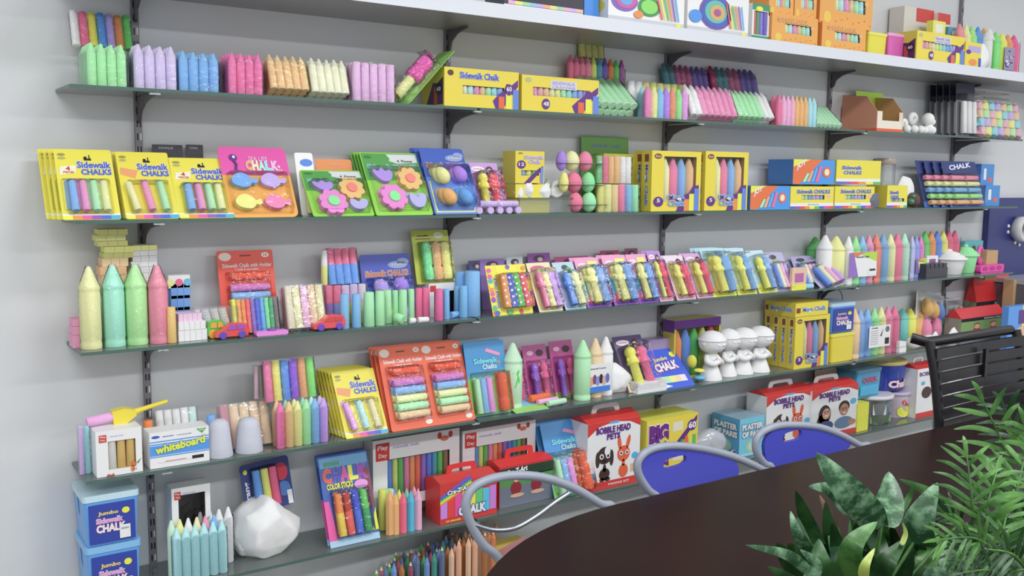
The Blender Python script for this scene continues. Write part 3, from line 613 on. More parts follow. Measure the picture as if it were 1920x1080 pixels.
# kraft display tray
def tray():
    y = -.175; xl, xr, z = base('B', 1643, 1692, y); xm, w = (xl+xr)/2, xr-xl; root = thing('display_tray', 'open kraft cardboard display tray with an orange red stripe', 'display tray', (xm, y, z+.0005))
    d = .168; hs = Zat(178, xl, -.02)-z; hf = Zat(208, xl, y)-z
    K = M('#c8876c', 'kraft'); K2 = M('#b98a5a', 'kraft'); RR_ = M('#e4552c', 'ink')
    for s, nm in ((-1, 'side_panel'), (1, 'side_panel')):
        m = MB(); x0 = s*w/2; x1 = x0-s*.003; a, b_ = min(x0, x1), max(x0, x1)
        pts = [(0, 0), (d, 0), (d, hs), (d*.30, hs*.92), (0, hf)]
        v = [(a, p[0], p[1]) for p in pts]+[(b_, p[0], p[1]) for p in pts]
        m.add(v, [(4, 3, 2, 1, 0), (5, 6, 7, 8, 9)]+[(i, (i+1) % 5, (i+1) % 5+5, i+5) for i in range(5)], K if s < 0 else K2)
        if s < 0: m.add([(a-.0005, 0, 0), (a-.0005, d, 0), (a-.0005, d, .012), (a-.0005, 0, .012)], [(0, 3, 2, 1)], RR_)
        m.build(nm, root)
    m = MB(); m.box(-w/2+.003, w/2-.003, 0, .002, 0, hf*.55, M('#e8d0c0', 'ink')); m.add([(-w/2, -.0005, 0), (w/2, -.0005, 0), (w/2, -.0005, .012), (-w/2, -.0005, .012)], [(0, 1, 2, 3)], RR_)
    m.box(-w/2+.003, -w*.3, 0, .002, hf*.55, hf, M('#e8d0c0', 'ink')); m.box(w*.35, w/2-.003, 0, .002, hf*.55, hf, M('#d8c0a8', 'ink')); m.build('front_panel', root)
    m = MB(); m.box(-w/2+.003, w/2-.003, d-.003, d, 0, hs*.7, K2); m.box(-w/2+.003, w/2-.003, .002, d-.003, 0, .002, K2); m.build('tray_base', root)
tray()
card('lime green card showing above the rim of the kraft tray', 'B', 1606, 1656, 173, lambda r_, p, w, h: (p.text('chalk', -w*.38, h*.84, -w*.05, h*.9, WHT, None, 2), p.flat([(-w*.05, h*.5), (w*.15, h*.5), (w*.05, h*.75)], M('#3a6a8a', 'ink'), 2)), -.05, .012, '#a8d42c', .003)
def blob(label, k, items, c='#ecebea', y=-.15, cat='plaster figure', name='plaster_figure', kind='plaster', group=None):
    x0 = Xat(items[0][0], y, ZS[k]); z0 = ZS[k]
    m = MB()
    for px, py, r, *q in items:
        yy = y+(q[0] if q else 0); p = at(px, py, yy); rz = q[1] if len(q) > 1 else r
        m.ball((p.x-x0, p.y-y, max(p.z-z0, rz)), r, r, rz, M(c, kind))
    o = m.build(name, loc=(x0, y, z0+.0005)); return tag(o, label, cat, group)
def ring(label, k, px, py, y, R_, r, c='#ecebea', rot=(0, 0, 0), cat='plaster ring', name='plaster_ring', bpz=None, kind='plaster'):
    p = at(px, py, y); m = MB(); m.tube([(R_*math.cos(t), 0, R_*math.sin(t)) for t in [2*math.pi*i/18 for i in range(18)]], r, M(c, kind), 8, True)
    o = m.build(name, loc=(p.x, y, max(p.z, ZS[k]+R_+r)), rot=rot); return tag(o, label, cat)
blob('white plaster bear figure at the right end of the plaster pieces', 'B', [(1741, 243, .022), (1740, 224, .026, .0, .027), (1748, 229, .014), (1747, 246, .018), (1733, 249, .016)], y=-.16)
ring('upper white plaster ring leaning behind the plaster bear', 'B', 1711, 224, -.10, .019, .013)
ring('small white plaster ring left of the plaster bear', 'B', 1694, 233, -.15, .016, .010)
for i, (a, lab) in enumerate(((1700, 'left'), (1714, 'middle'), (1726, 'right'))):
    blob(lab+' of three small white plaster balls before the rings', 'B', [(a, 245, .017)], y=-.17, cat='plaster ball', name='plaster_ball', group='small plaster balls')
def d_black(root, p, w, h):
    p.rect(-w*.5, h*.68, w*.5, h, M('#22233c', 'ink'), 1)
    sticks_on(root, [-w*.27, 0, w*.27], h*.05, h*.6, w*.1, [W_]*3, 'stick')
    blister(root, -w*.44, h*.02, w*.44, h*.80, w*.3)
card('black topped card of three white sticks, frontmost of its row', 'B', 1792, 1826, 157, d_black, -.165, .012, '#7d7d84', .003, 4, .031, 'black topped cards', short='black topped card of white sticks')
def d_mosaic(root, p, w, h):
    cs = ['#eba0b0', '#e8e07c', '#86c0cc', '#b4a0d8', '#f2b490', '#a4dc9a']
    for r_ in range(4):
        for c_ in range(7):
            m_ = cs[(c_+r_*2) % 6]; q = MB(); x = -w/2+w*(c_+.5)/7; z = h*(r_+.5)/4
            chalk('thin', w/15, h*.27, m_, root, (x-w*.02, -w/15, z-h*.13), (0, R(18), 0))
    blister(root, -w*.5, 0, w*.5, h, w*.15, FILM)
card('pastel multicoloured slab of short chalk pieces in film, right end', 'B', 1823, 1902, 197, d_mosaic, -.17, .03, '#d8c8c8', .003, cat='chalk pack', name='chalk_pack')
for i in range(3):
    y = -.14; xl, xr, z = base('B', 1828, 1893, y, 196-i*10); m = MB(); pts = [(xl-(xl+xr)/2, 0), (0, -.001), ((xr-xl)/2, .001), ((xr-xl)/2-.004, .007), (0, .009), (-(xr-xl)/2, .006)]
    m.prism(pts, 0, .07, M('#6f5f58' if i % 2 else '#7d4a52', 'shiny')); m.prism([(p[0]*.5+.004, p[1]+.002) for p in pts], -.002, .05, M(['#a83a5a', '#5a6a4a', '#8a8f70'][i], 'shiny'))
    tag(m.build('flat_packet', loc=((xl+xr)/2, y, z)), ('lowest', 'middle', 'topmost')[i]+' dark flat packet lying on the pastel slab', 'packet', 'flat packets on the pastel slab')
# ================= shelf C =================
gC = 'yellow four piece chalk cards'
card('yellow four piece chalk card at the far left with blue, pink, green and yellow sticks', 'C', 118, 228, 281, d_yellow4(), -.18, .095, '#e6cf32', .005, 3, .016, gC, short='yellow four piece chalk card of the far left stack', sx=-.009)
card('yellow chalk card with three loose sticks slanting in the blister', 'C', 237, 337, 286, d_yellow4((Y_, P_, G_), [R(-9), R(-6), R(-4)], None), -.18, .10, '#e4cd32', .005, 3, .014, gC, short='yellow chalk card of the slanting stick stack')
card('yellow four piece chalk card left of the pink and orange card', 'C', 337, 441, 297, d_yellow4(), -.18, .09, '#e6cf32', .005, 3, .014, gC, short='yellow chalk card of the stack beside the pink card')
for i, (a, b_) in enumerate(((291, 348), (354, 386))):
    card('thin black header card peeking out '+('behind the slanting sticks' if i == 0 else 'left of the pink card'), 'C', a, b_, 272, lambda r_, p, w, h: p.text('CHALK', -w*.3, h*.94, w*.2, h*.97, GRY, None, 2), -.035, .01, '#35313a', .002)
def d_fish(root, p, w, h):
    p.prism(rrect(-w/2, h*.62, w/2, h, .016), -.0006, -.0002, M('#d8489e')); p.rect(-w/2, h*.6, w/2, h*.72, M('#d8489e'), 1.3)
    p.ell(-w*.3, h*.84, w*.06, h*.05, PUR, 4); p.ell(-w*.29, h*.85, w*.02, h*.02, WHT, 5); p.tube([(-w*.3, -.002, h*.8), (-w*.27, -.002, h*.74), (-w*.29, -.002, h*.67), (-w*.26, -.002, h*.64)], .0035, PUR)
    p.text('SEA LIFE', -w*.08, h*.80, w*.2, h*.86, M('#f0a0c8', 'ink'), PNK, 4, .02)
    for i, (ch, c) in enumerate(zip('CHALK', ('#f0a060', '#f2e4a0', '#a0e0c8', '#7fd0f0', '#e8b0f0'))): p.text(ch, w*(-.13+.095*i), h*.67, w*(-.055+.095*i), h*.79, M(c, 'ink'), WHT, 6, .05)
    p.text('4', w*.33, h*.70, w*.37, h*.74, WHT, None, 3); p.text('PACK', w*.30, h*.66, w*.40, h*.68, WHT, None, 3)
    FS = [(-1, 0), (-.75, .6), (-.2, .85), (.3, .55), (.55, .15), (.9, .35), (1.0, .0), (.8, -.3), (.5, -.25), (.35, -.55), (-.1, -.7), (-.7, -.5)]
    for i, (x, z, c) in enumerate(((-.22, .48, '#6f9fdc'), (.2, .48, '#b0a0e0'), (-.22, .18, '#e6e078'), (.2, .18, '#ee7fa8'))):
        q = MB(); q.prism(ccw([(w*x+a*w*.19, h*z+b_*h*.13) for a, b_ in spl2(FS)]), -.016, -.0008, M(c, 'chalk')); q.build('fish_chalk', root)
    blister(root, -w*.44, h*.05, w*.44, h*.63, .020)
card('pink and orange card with four fish shaped chalks', 'C', 432, 561, 277, d_fish, -.18, .10, '#f39a34', .016)
card('orange header card mostly hidden behind the short flower card', 'C', 600, 668, 299, lambda r_, p, w, h: p.text('CHALK', -w*.2, h*.88, w*.2, h*.92, M('#e8a080', 'ink'), None, 2), -.09, .03, '#e88238', .008)
card('blue and white folded card with a yellow chalk beside the fish card', 'C', 566, 600, 287, lambda r_, p, w, h: (p.ell(w*.1, h*.84, w*.35, h*.06, M('#3c78d0', 'ink'), 1), sticks_on(r_, [-w*.1], h*.02, h*.42, w*.17, ['#e8e09a'])), -.12, .05, '#dfe6f0', .006)
gF = 'green flower chalk cards'
card('shorter green card of flower chalks, beside the fish card', 'C', 588, 703, 320, d_flowers, -.18, .095, '#86c63e', .006, 0, group=gF)
card('taller green card of flower chalks, left of the blue egg card', 'C', 706, 813, 287, d_flowers, -.18, .11, '#86c63e', .006, 3, .016, gF, short='green flower chalk card of the tall stack', sx=-.002)
card('blue card with yellow, purple and orange egg chalks on the second glass shelf', 'C', 816, 898, 279, d_eggs(['#e6e48a', '#a47ad8', '#f2a05a', '#5a96dc']), -.18, .10, '#3f5cb4', .006, 2, .018, 'blue egg chalk cards', short='blue egg chalk card of the second shelf stack', sx=-.006)
card('purple card with a yellow and a red figure shaped chalk on the second glass shelf', 'C', 893, 947, 306, d_dolls('#d4c83a', '#e04a5c', '#c8b8d0'), -.15, .05, '#b48ac8', .003, group='purple figure chalk cards')
for i, (px, py_) in enumerate(((900, 0), (929, 0), (950, 0))):
    lying(('left', 'middle', 'right')[i]+' lavender stick in the upper layer of the lavender pile', 'C', px, 0, -.165, .05 if i < 2 else .035, .0105, '#b8a4e0', -18, group='lavender sticks piled flat', dz=.0195)
for i, px in enumerate((899, 920, 938, 955, 972)):
    z = ZS['C']; x = Xat(px, -.18, z); o = chalk('stick', .0105, .06, '#bca8e4', None, (x, -.182, z+.011), rot=(R(-90), 0, R(-12)), name='chalk_stick'); tag(o, ORD[i]+' lavender stick from the left in the lower layer of the pile' if i else 'first lavender stick from the left in the lower layer of the pile', 'chalk', 'lavender sticks piled flat')
def d_12(root, p, w, h):
    p.text('Sidewalk', -w*.2, h*.76, w*.45, h*.87, LIL, WHT, 4, .03); p.text('Chalk', -w*.05, h*.62, w*.35, h*.73, LIL, WHT, 4, .03); p.ell(-w*.3, h*.58, w*.15, h*.13, PUR, 2); p.text('12', -w*.39, h*.54, -w*.21, h*.64, WHT, None, 3)
    p.ell(-w*.33, h*.93, w*.08, h*.03, M('#8a8a30', 'ink'), 1)
    p.flat([(-w*.2, 0), (0, 0), (w*.46, h*.45), (w*.46, h*.55), (w*.3, h*.46), (w*.0, h*.2)], PUR, 1); p.rect(w*.36, .001, w*.46, h*.5, M('#6a86d8', 'ink'), 4)
carton('twelve count yellow chalk box stacked on another yellow box', 'C', 966, 1020, 284, -.13, .07, bp=344, win=(.2, .24, .82, .40), draw=d_12, sticks=[B_, '#d8dc6a', '#7fcf70'], side='#c9bb38', group='yellow window chalk boxes')
carton('plain yellow box carrying the twelve count box', 'C', 966, 1030, 346, -.13, .08, '#e3cf32', side='#cdbb36', cat='box')
# clear tray with white rocks
y = -.15; xl, xr, z = base('C', 975, 1070, y); w = xr-xl; root = thing('clear_tray', 'low clear plastic tray under the white rock chalks', 'tray', ((xl+xr)/2, y, z+.001)); m = MB()
hh = Zat(371, (xl+xr)/2, y)-z
m.box(-w/2, w/2, 0, .08, 0, hh-.002, TUBC); m.build('tray_body', root); q = MB(); q.box(-w/2-.006, w/2+.006, -.006, .086, hh-.002, hh, TUBC); q.build('rim', root)
for i, (a, b_, t, c, yy, bp) in enumerate(((967, 985, 346, '#eff0ee', -.135, 373), (986, 1007, 338, '#f2f2f4', -.14, 371), (999, 1016, 336, '#ee8aae', -.10, 366), (1013, 1037, 343, '#e6f0ec', -.14, 372), (1024, 1036, 335, '#b8e0cc', -.10, 362), (1036, 1061, 338, '#f2f0f4', -.135, 371))):
    rock(('leftmost white', 'tall white', 'pink', 'mint white', 'pale green', 'large rightmost white')[i]+' rock shaped chalk on the clear tray', 'C', a, b_, t, yy, .03, c, i+11, bp, .4, 'rock chalk', 'rock_chalk', 'chalk', 'rock chalks on the clear tray', peak=.1)
# egg tower
for row, (bp, eggs) in enumerate(((400, [(1075, 1099, '#e8708c'), (1101, 1124, '#8fd8a0')]), (361, [(1055, 1070, '#d8d67a'), (1072, 1098, '#e8708c'), (1100, 1121, '#7fd090')]), (321, [(1050, 1067, '#9a7acc'), (1068, 1093, '#e8e49a'), (1094, 1117, '#ea7a98')]))):
    y = -.165; x0 = Xat(eggs[0][0]-3, y, ZS['C']); x1 = Xat(eggs[-1][1]+12, y, ZS['C']); zz = ZS['C']+.0005 if row == 0 else Zat(bp, (x0+x1)/2, y)
    root = thing('egg_chalk_pack', ('lowest', 'middle', 'topmost')[row]+' clear pack of egg shaped chalks in the tower', 'chalk pack', ((x0+x1)/2, y, zz), 'clear packs of egg chalks')
    for a, b_, c in eggs:
        xa, xb = Xat(a, y, zz), Xat(b_, y, zz); r = (xb-xa)/2; chalk('egg', r, Zat(bp-39, xa, y)-Zat(bp, xa, y)-.001, c, root, ((xa+xb)/2-(x0+x1)/2, r, 0), name='egg_chalk')
    q = MB(); q.box(-(x1-x0)/2-.004, (x1-x0)/2+.006, -.004, .034, .0245, .0255, TUBC); q.build('clear_flange', root)
card('green header card against the wall above the egg chalk tower', 'C', 1090, 1178, 257, lambda r_, p, w, h: p.text('Sidewalk Chalk', -w*.28, h*.86, w*.32, h*.90, M('#5f7fb0', 'ink'), None, 2), -.03, .008, '#5a9238', .003)
carton('olive yellow box lying behind the stick packs and the green header card', 'C', 1130, 1192, 289, -.07, .05, '#b4ac38', cat='box')
pack('upper pack of green, orange and white chalk sticks beside the egg tower', 'C', 1121, 1186, 293, ['#78b880', '#e0708e', '#f6b07a', '#f6b07a', '#f0eeee', '#eeeef2'], -.155, 'stick', bp=344)
pack('lower pack of yellow, pink, blue and green chalk sticks beside the egg tower', 'C', 1124, 1200, 346, ['#c8c472', '#e2dc92', '#f8bc8c', '#e07a9e', '#78aee6', '#90d8a0'], -.165, 'stick')
def d_mega(root, p, w, h):
    p.ell(-w*.38, h*.91, w*.075, h*.045, M('#7a4a30', 'ink'), 1); p.text('fun', -w*.43, h*.895, -w*.33, h*.925, M('#e8c8a0', 'ink'), None, 2)
    p.flat([(w*.0, 0), (w*.14, 0), (w*.46, h*.34), (w*.46, h*.44), (w*.34, h*.42), (w*.26, h*.3), (w*.12, h*.26)], PUR, 2)
    for i, c in enumerate(('#ef8a35', '#e8dc3a', '#5a7fd0')): p.rect(w*(.16+.10*i), .001, w*(.26+.10*i), h*(.2+.09*i), M(c, 'ink'), 3+i)
    p.text('Mega', -w*.17, h*.19, w*.15, h*.28, M('#5f86c8', 'ink'), WHT, 8, .03); p.text('Chalk', -w*.17, h*.09, w*.15, h*.18, M('#5f86c8', 'ink'), WHT, 8, .03)
    p.ell(-w*.36, h*.16, w*.1, h*.085, PUR, 2); p.text('5', -w*.39, h*.15, -w*.33, h*.21, WHT, None, 3)
def d_megaside(root, p, w, h):
    p.rect(-w*.2, h*.82, w*.2, h*.94, M('#7a3a34', 'ink'), 1)
    o = MB(); o.text('Mega Chalk', -h*.34, -w*.17, h*.34, w*.2, M('#4a6fc0', 'ink'), WHT, 3, .03)
    p.merge(o, lambda v: (v[2], v[1], h*.43-v[0]))
MC = [Y_, '#e8789c', '#78a8dc', '#f2a87a']
mg = dict(win=(.24, .16, .90, .91), draw=d_mega, drawl=d_megaside, sticks=MC, kind='crayon', side='#cdb830', c='#e2c826', inside='#8a7a4a')
carton('left giant chalk window box on the second glass shelf', 'C', 1220, 1312, 284, -.178, .05, group='giant chalk window boxes', **mg)
carton('right giant chalk window box on the second glass shelf', 'C', 1320, 1400, 285, -.178, .05, group='giant chalk window boxes', **mg)
carton('giant chalk box tucked behind the left window box', 'C', 1206, 1290, 284, -.12, .05, group='giant chalk window boxes', **mg)
def d_blueor(root, p, w, h):
    p.flat([(-w*.5, h*.05), (-w*.5, h), (w*.18, h), (-w*.35, h*.0)], M('#f06a30', 'ink'), 1); p.flat([(-w*.5, h*.7), (-w*.5, h), (-w*.1, h)], YEL, 2); p.text('JOY', -w*.42, h*.55, -w*.22, h*.8, WHT, M('#222', 'ink') if 0 else None, 3, .05, .4)
    p.ell(w*.30, h*.5, w*.1, h*.22, M('#e8603a', 'ink'), 2); p.ell(w*.30, h*.5, w*.06, h*.14, M('#f0d8b0', 'ink'), 3)
    for i, c in enumerate((G_, '#e8a070', '#5aa0e0', '#d86a9a')): p.flat([(w*(-.28+.1*i), h*.1), (w*(-.2+.1*i), h*.1), (w*(-.12+.1*i), h*(.45+.1*i)), (w*(-.18+.1*i), h*(.45+.1*i))], M(c, 'ink'), 4)
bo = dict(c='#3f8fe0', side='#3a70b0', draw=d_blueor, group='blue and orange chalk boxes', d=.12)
carton('lower blue and orange chalk box beside the giant chalk boxes', 'C', 1406, 1480, 349, -.178, **bo)
carton('upper blue and orange chalk box on top of the lower one', 'C', 1486, 1564, 300, -.165, bp=346, **bo)
def d_sw(root, p, w, h):
    p.rect(-w*.5, h*.13, w*.5, h*.27, WHT, 1); strip(p, -w*.5, .001, w*.5, h*.13, ['#3f62c8', '#8a4fb0', '#e2443c', '#ef8a35', '#e8dc3a', '#57b457', '#3f62c8', '#c84f9b', '#e2443c'], 1)
    p.text('Sidewalk CHALKS', -w*.36, h*.70, w*.40, h*.86, BLU, WHT, 4, .03); p.ell(w*.38, h*.55, w*.05, h*.08, M('#f0b0a0', 'ink'), 1); p.text('20 pieces', -w*.1, h*.17, w*.15, h*.23, BLU, None, 2)
def d_sw2(root, p, w, h):
    p.rect(-w*.5, h*.11, w*.5, h*.23, WHT, 1); strip(p, -w*.5, .001, w*.5, h*.11, ['#3f62c8', '#8a4fb0', '#e2443c', '#ef8a35', '#e8dc3a', '#57b457'], 1); p.text('Sidewalk', -w*.38, h*.62, w*.05, h*.76, BLU, WHT, 4, .03); p.text('CHALKS', -w*.34, h*.42, w*.05, h*.56, BLU, WHT, 4, .03)
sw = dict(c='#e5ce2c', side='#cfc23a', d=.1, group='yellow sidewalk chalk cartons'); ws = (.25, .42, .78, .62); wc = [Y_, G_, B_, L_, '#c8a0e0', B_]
carton('left yellow carton with a chalk window in the bottom row', 'C', 1481, 1562, 350, -.178, win=ws, sticks=wc, draw=d_sw, **sw)
carton('middle yellow carton with a chalk window in the bottom row', 'C', 1564, 1638, 350, -.178, win=ws, sticks=wc, draw=d_sw, **sw)
carton('narrow yellow carton right of the small grey rock', 'C', 1662, 1700, 348, -.17, win=(.2, .28, .85, .42), sticks=[B_, L_, G_], draw=d_sw2, **sw)
carton('long yellow carton lying on top of the lower yellow row', 'C', 1567, 1650, 301, -.165, draw=d_sw2, bp=346, **sw)
rock('small dark grey rock before the yellow cartons', 'C', 1630, 1655, 362, -.185, .03, '#6a6a74', 31, peak=None)
tub('clear jar of coloured bits behind the yellow cartons', 'C', 1656, 1680, 297, '#cccccc', -.08, lid='#9a8a84', round_=True, mat=TUBC)
rock('white plaster cone behind the green glass piece', 'C', 1690, 1722, 330, -.11, .05, '#f0eff0', 33, peak=0)
blob('small green glass piece right of the narrow yellow carton', 'C', [(1708, 378, .014), (1712, 368, .010)], '#3f7a58', -.165, 'glass piece', 'glass_piece', 'shiny')
loose('brown egg shaped chalk beside the dark blue cards', 'C', 1715, 1731, 361, '#5a4440', -.15, 'egg', name='egg_chalk')
def d_gum(root, p, w, h):
    p.text('CHALK', -w*.3, h*.80, w*.32, h*.90, WHT, M('#3f62c8', 'ink'), 3, .03, .1); p.flat([(-w*.5, 0), (w*.5, 0), (w*.5, h*.35), (-w*.5, h*.1)], M('#3c6ac0', 'ink'), 1)
    for i in range(2):
        for j, c in enumerate(('#ea7f9a', '#dfe08a', '#6f9fd0', '#8fd07a', '#f0a070')):
            chalk('stick', h*.052, w*.36, c, root, (-w*.4+i*w*.42, -h*.055, h*(.62-.135*j)), (0, R(90), 0))
    blister(root, -w*.45, h*.02, w*.48, h*.72, h*.12)
card('navy card of stubby pastel chalks in two columns, right end of the second glass shelf', 'C', 1782, 1846, 303, d_gum, -.17, .06, '#27336e', .004, 3, .012, 'navy cards of stubby chalks', sx=-.045, short='navy card of stubby pastel chalks to the left')
bx = dict(c='#3f86cc', side='#3a6ab0', draw=lambda r_, p, w, h: (p.rect(-w*.3, h*.3, -w*.1, h*.8, W_M, 1), p.ell(w*.2, h*.3, w*.15, h*.12, M('#d8604a', 'ink'), 1)), group='light blue boxes at the right end')
W_M = M('#d8e8e0', 'ink')
carton('upper light blue box at the right end of the second glass shelf', 'C', 1838, 1862, 308, -.06, .05, bp=350, **bx)
carton('lower light blue box at the right end of the second glass shelf', 'C', 1846, 1873, 348, -.12, .1, **bx)
# ================= shelf D =================
for a, b_, bp, t, c, lab, yy in ((155, 196, 655, 500, '#e4e69a', 'pale yellow', -.165), (199, 241, 648, 497, '#97e2bc', 'mint green', -.16), (241, 284, 645, 496, '#a4dc92', 'leaf green', -.16), (284, 322, 642, 497, '#dc8598', 'dusty pink', -.165)):
    xl, xr, z = base('D', a, b_, yy); r = (xr-xl)/2; L = Zat(t, (xl+xr)/2, yy+r)-z
    root = thing('giant_crayon', lab+' giant chalk crayon in clear film at the left end', 'giant crayon', ((xl+xr)/2, yy+r, z+.0005), 'giant chalk crayons at the left end')
    chalk('giant', r, L, c, root, name='chalk_crayon'); q = MB(); q.lathe([(r+.001, .001), (r+.001, L*.74), (r*.95, L*.78), (r*.3, L+.001)], FILM, n=20, cap=False); q.build('shrink_wrap', root)
def bricks(lab, k, a, b_, rows, bp0, y, dpt, group, c2=None):
    z = ZS[k]
    for i, (hpx, c, dx, nm) in enumerate(rows):
        pass
def brick(label, k, a, b_, t, y, d, c, bp=None, n=3, group=None, kind='chalk', cat='chalk block'):
    xl, xr, z = base(k, a, b_, y, bp); h = Zat(t, (xl+xr)/2, y)-z; w = xr-xl; m = MB()
    for i in range(n): m.box(-w/2+w*i/n+.0003, -w/2+w*(i+1)/n-.0003, 0, d, 0, max(.004, h-.0006), M(c, kind))
    return tag(m.build('chalk_block', loc=((xl+xr)/2, y, z+.0005)), label, cat, group)
gb = 'blocks stacked behind the giant crayons'
ys = [(641, 618, '#e8a47c'), (618, 596, '#e8a47c'), (596, 575, '#e8a47c'), (575, 553, '#e8a47c'), (553, 534, '#e8a47c'), (534, 516, '#eab08a'), (516, 500, '#eaa47c'), (500, 484, '#eeb48c')]
for i, (b0, t0, c) in enumerate(ys): brick('orange chalk slab number '+str(i+1)+' from the bottom of the tall left block stack' if 0 else ('orange chalk slab, '+['bottom', 'second', 'third', 'fourth', 'fifth', 'sixth', 'seventh', 'top'][i]+' of the orange ones in the tall left stack'), 'D', 188+(i % 2)*4, 238+(i % 3)*3, t0, -.09, .05, c, b0 if i else None, group=gb)
for i, (b0, t0, a, c) in enumerate(((484, 474, 194, '#c0bc70'), (474, 462, 196, '#d2d07a'), (462, 452, 184, '#c4c074'), (452, 441, 180, '#ccca80'), (441, 430, 184, '#c8c878'))):
    brick('yellow chalk slab, '+['lowest', 'second', 'middle', 'fourth', 'topmost'][i]+' of the yellow ones crowning the tall left stack', 'D', a, a+56, t0, -.09, .05, c, b0, group=gb)
for i, (b0, t0, c) in enumerate(((640, 610, '#d8d6d8'), (610, 580, '#d8d6d8'), (580, 553, '#dcdadc'), (553, 527, '#dddbdd'), (527, 512, '#d8d8da'), (512, 500, '#c8c8cc'), (500, 490, '#d4d4d8'), (490, 480, '#d0d0d4'), (480, 470, '#dedee2'), (470, 460, '#d8d88c'))):
    brick(('pale yellow slab topping' if i == 9 else 'greyish white slab, '+['bottom', 'second', 'third', 'fourth', 'fifth', 'sixth', 'seventh', 'eighth', 'ninth'][i]+' of')+' the white stack behind the green giant crayon', 'D', 246+(i % 2)*3, 295, t0, -.085, .05, c, b0 if i else None, group=gb)
for i, (b0, t0, w_) in enumerate(((650, 628, 22), (628, 612, 19), (612, 599, 15))): brick(('lowest', 'middle', 'topmost')[i]+' pink chalk block left of the yellow giant crayon', 'D', 137, 137+w_+4, t0, -.12, .05, '#e690b0', b0 if i else None, 1, 'pink blocks at the left end')
loose('short orange chalk stick standing by the pink giant crayon', 'D', 316, 334, 577, '#f4b06a', -.17)
for i in range(4): brick(('lowest', 'second', 'third', 'topmost')[i]+' blue chalk block behind the white and pink slabs', 'D', 321, 357, 620-22*i-22, -.07, .04, '#6a98dc', 626-22*i if i else None, 3, 'blue chalk blocks')
o = brick('card box with a row of yellow, pink and blue dots on the blue blocks', 'D', 316, 357, 516, -.07, .04, '#e6e4e0', 540, 1, kind='print', cat='box'); q = MB(); hh = .02
for i, c in enumerate(('#e0d88a', '#e0608a', '#6ab0d0')): q.ell(-.022+.021*i, .014, .0095, .0095, M(c, 'ink'), 2)
q.build('printed_front', o)
brick('pink chalk slab on top of the two white slabs', 'D', 335, 379, 588, -.15, .05, '#ecb4cc', 606, 5, 'slabs right of the orange stick'); brick('upper white chalk slab under the pink slab', 'D', 335, 386, 603, -.155, .05, '#f0f0f4', 619, 5, 'slabs right of the orange stick'); brick('lower white chalk slab on the glass', 'D', 335, 389, 618, -.155, .05, '#f0f0f4', None, 5, 'slabs right of the orange stick')
# twisted sticks
o = thing('chalk_pack', 'bag of twisted multicoloured chalk sticks behind the green toy car', 'chalk pack', (Xat(410, -.13, ZS['D']), -.13, ZS['D']))
for i in range(4):
    q = MB(); L = .075; r = .010; cs = ['#c87a6a', '#e8e8ec', '#7fa8c8', '#e58ca8', '#a8c8a0']
    n = 12; kz = 10
    for j in range(kz):
        for s_ in range(n):
            a0 = 2*math.pi*s_/n; V = []
            for zz, da in ((j, 0), (j+1, 0)):
                for aa in (a0, a0+2*math.pi/n): V.append((r*math.cos(aa+zz*.35), r*math.sin(aa+zz*.35), L*zz/kz))
            q.add(V, [(0, 1, 3, 2)], M(cs[(s_//2+i) % 5], 'chalk'), True)
    q.lathe([(r*.99, 0), (r*.99, L)], M('#e8e8ec', 'chalk'), n=12)
    q.build('twisted_chalk_stick', o, (-.035+.022*i, .012, 0), (0, R(-14), 0))
q = MB(); q.box(-.06, .052, -.001, .025, 0, .078, BAG); q.build('bag_film', o)
card('red orange card of chalk with a holder standing behind the rainbow sticks', 'D', 420, 525, 470, d_holder5, -.085, .05, '#e8442e', .006, bp=628)
pack('rainbow pack of thin chalk sticks from yellow to grey', 'D', 440, 527, 563, ['#ecdc2c', '#f29a48', '#f08048', '#e05a60', '#7a60b8', '#4a62c0', '#5a98dc', '#6fc88a', '#3f9a6a', '#7a6a70'], -.14, 'thin', rows=2, dy=.02)
def toycar(label, k, a, b_, t, y, body, glass, wheel, flip=False, fancy=False):
    xl, xr, z = base(k, a, b_, y); w = xr-xl; h = Zat(t, (xl+xr)/2, y)-z; s = -1 if flip else 1
    root = thing('toy_car', label, 'toy car', ((xl+xr)/2, y, z+.0005), 'toy cars on the glass shelf')
    O = [(-.5, .15), (.5, .15), (.5, .55), (.44, .9), (.2, 1), (-.05, .98), (-.25, .62), (-.47, .5)]
    m = MB(); m.prism(ccw([(s*p[0]*w, p[1]*h) for p in O]), 0, .022, M(body, 'shiny')); m.build('car_body', root)
    q = MB(); q.prism(ccw([(s*p[0]*w, p[1]*h) for p in ((-.18, .58), (.1, .58), (.1, .88), (-.03, .88))]), -.002, .024, M(glass, 'shiny')); q.prism(ccw([(s*p[0]*w, p[1]*h) for p in ((.15, .58), (.4, .58), (.37, .86), (.15, .88))]), -.002, .024, M(glass, 'shiny')); q.build('window', root)
    for x in (-.28, .3):
        for yy in (-.003, .019): q = MB(); q.lathe([(h*.2, 0), (h*.24, .001), (h*.24, .005), (h*.12, .006)], M(wheel, 'plastic'), ax='y', n=14); q.build('wheel', root, (s*x*w, yy, h*.24))
toycar('green toy car with an orange window behind the red one', 'D', 390, 437, 600, -.15, '#4fb83a', '#f09a3a', '#f0a030', True)
toycar('red toy car with a purple window in front of the green one', 'D', 405, 466, 606, -.178, '#ee4a48', '#9a4fc0', '#5a4ab0')
toycar('red toy car with purple wheels before the pastel bag', 'D', 589, 648, 591, -.178, '#f0484c', '#c83a40', '#6a48b8')
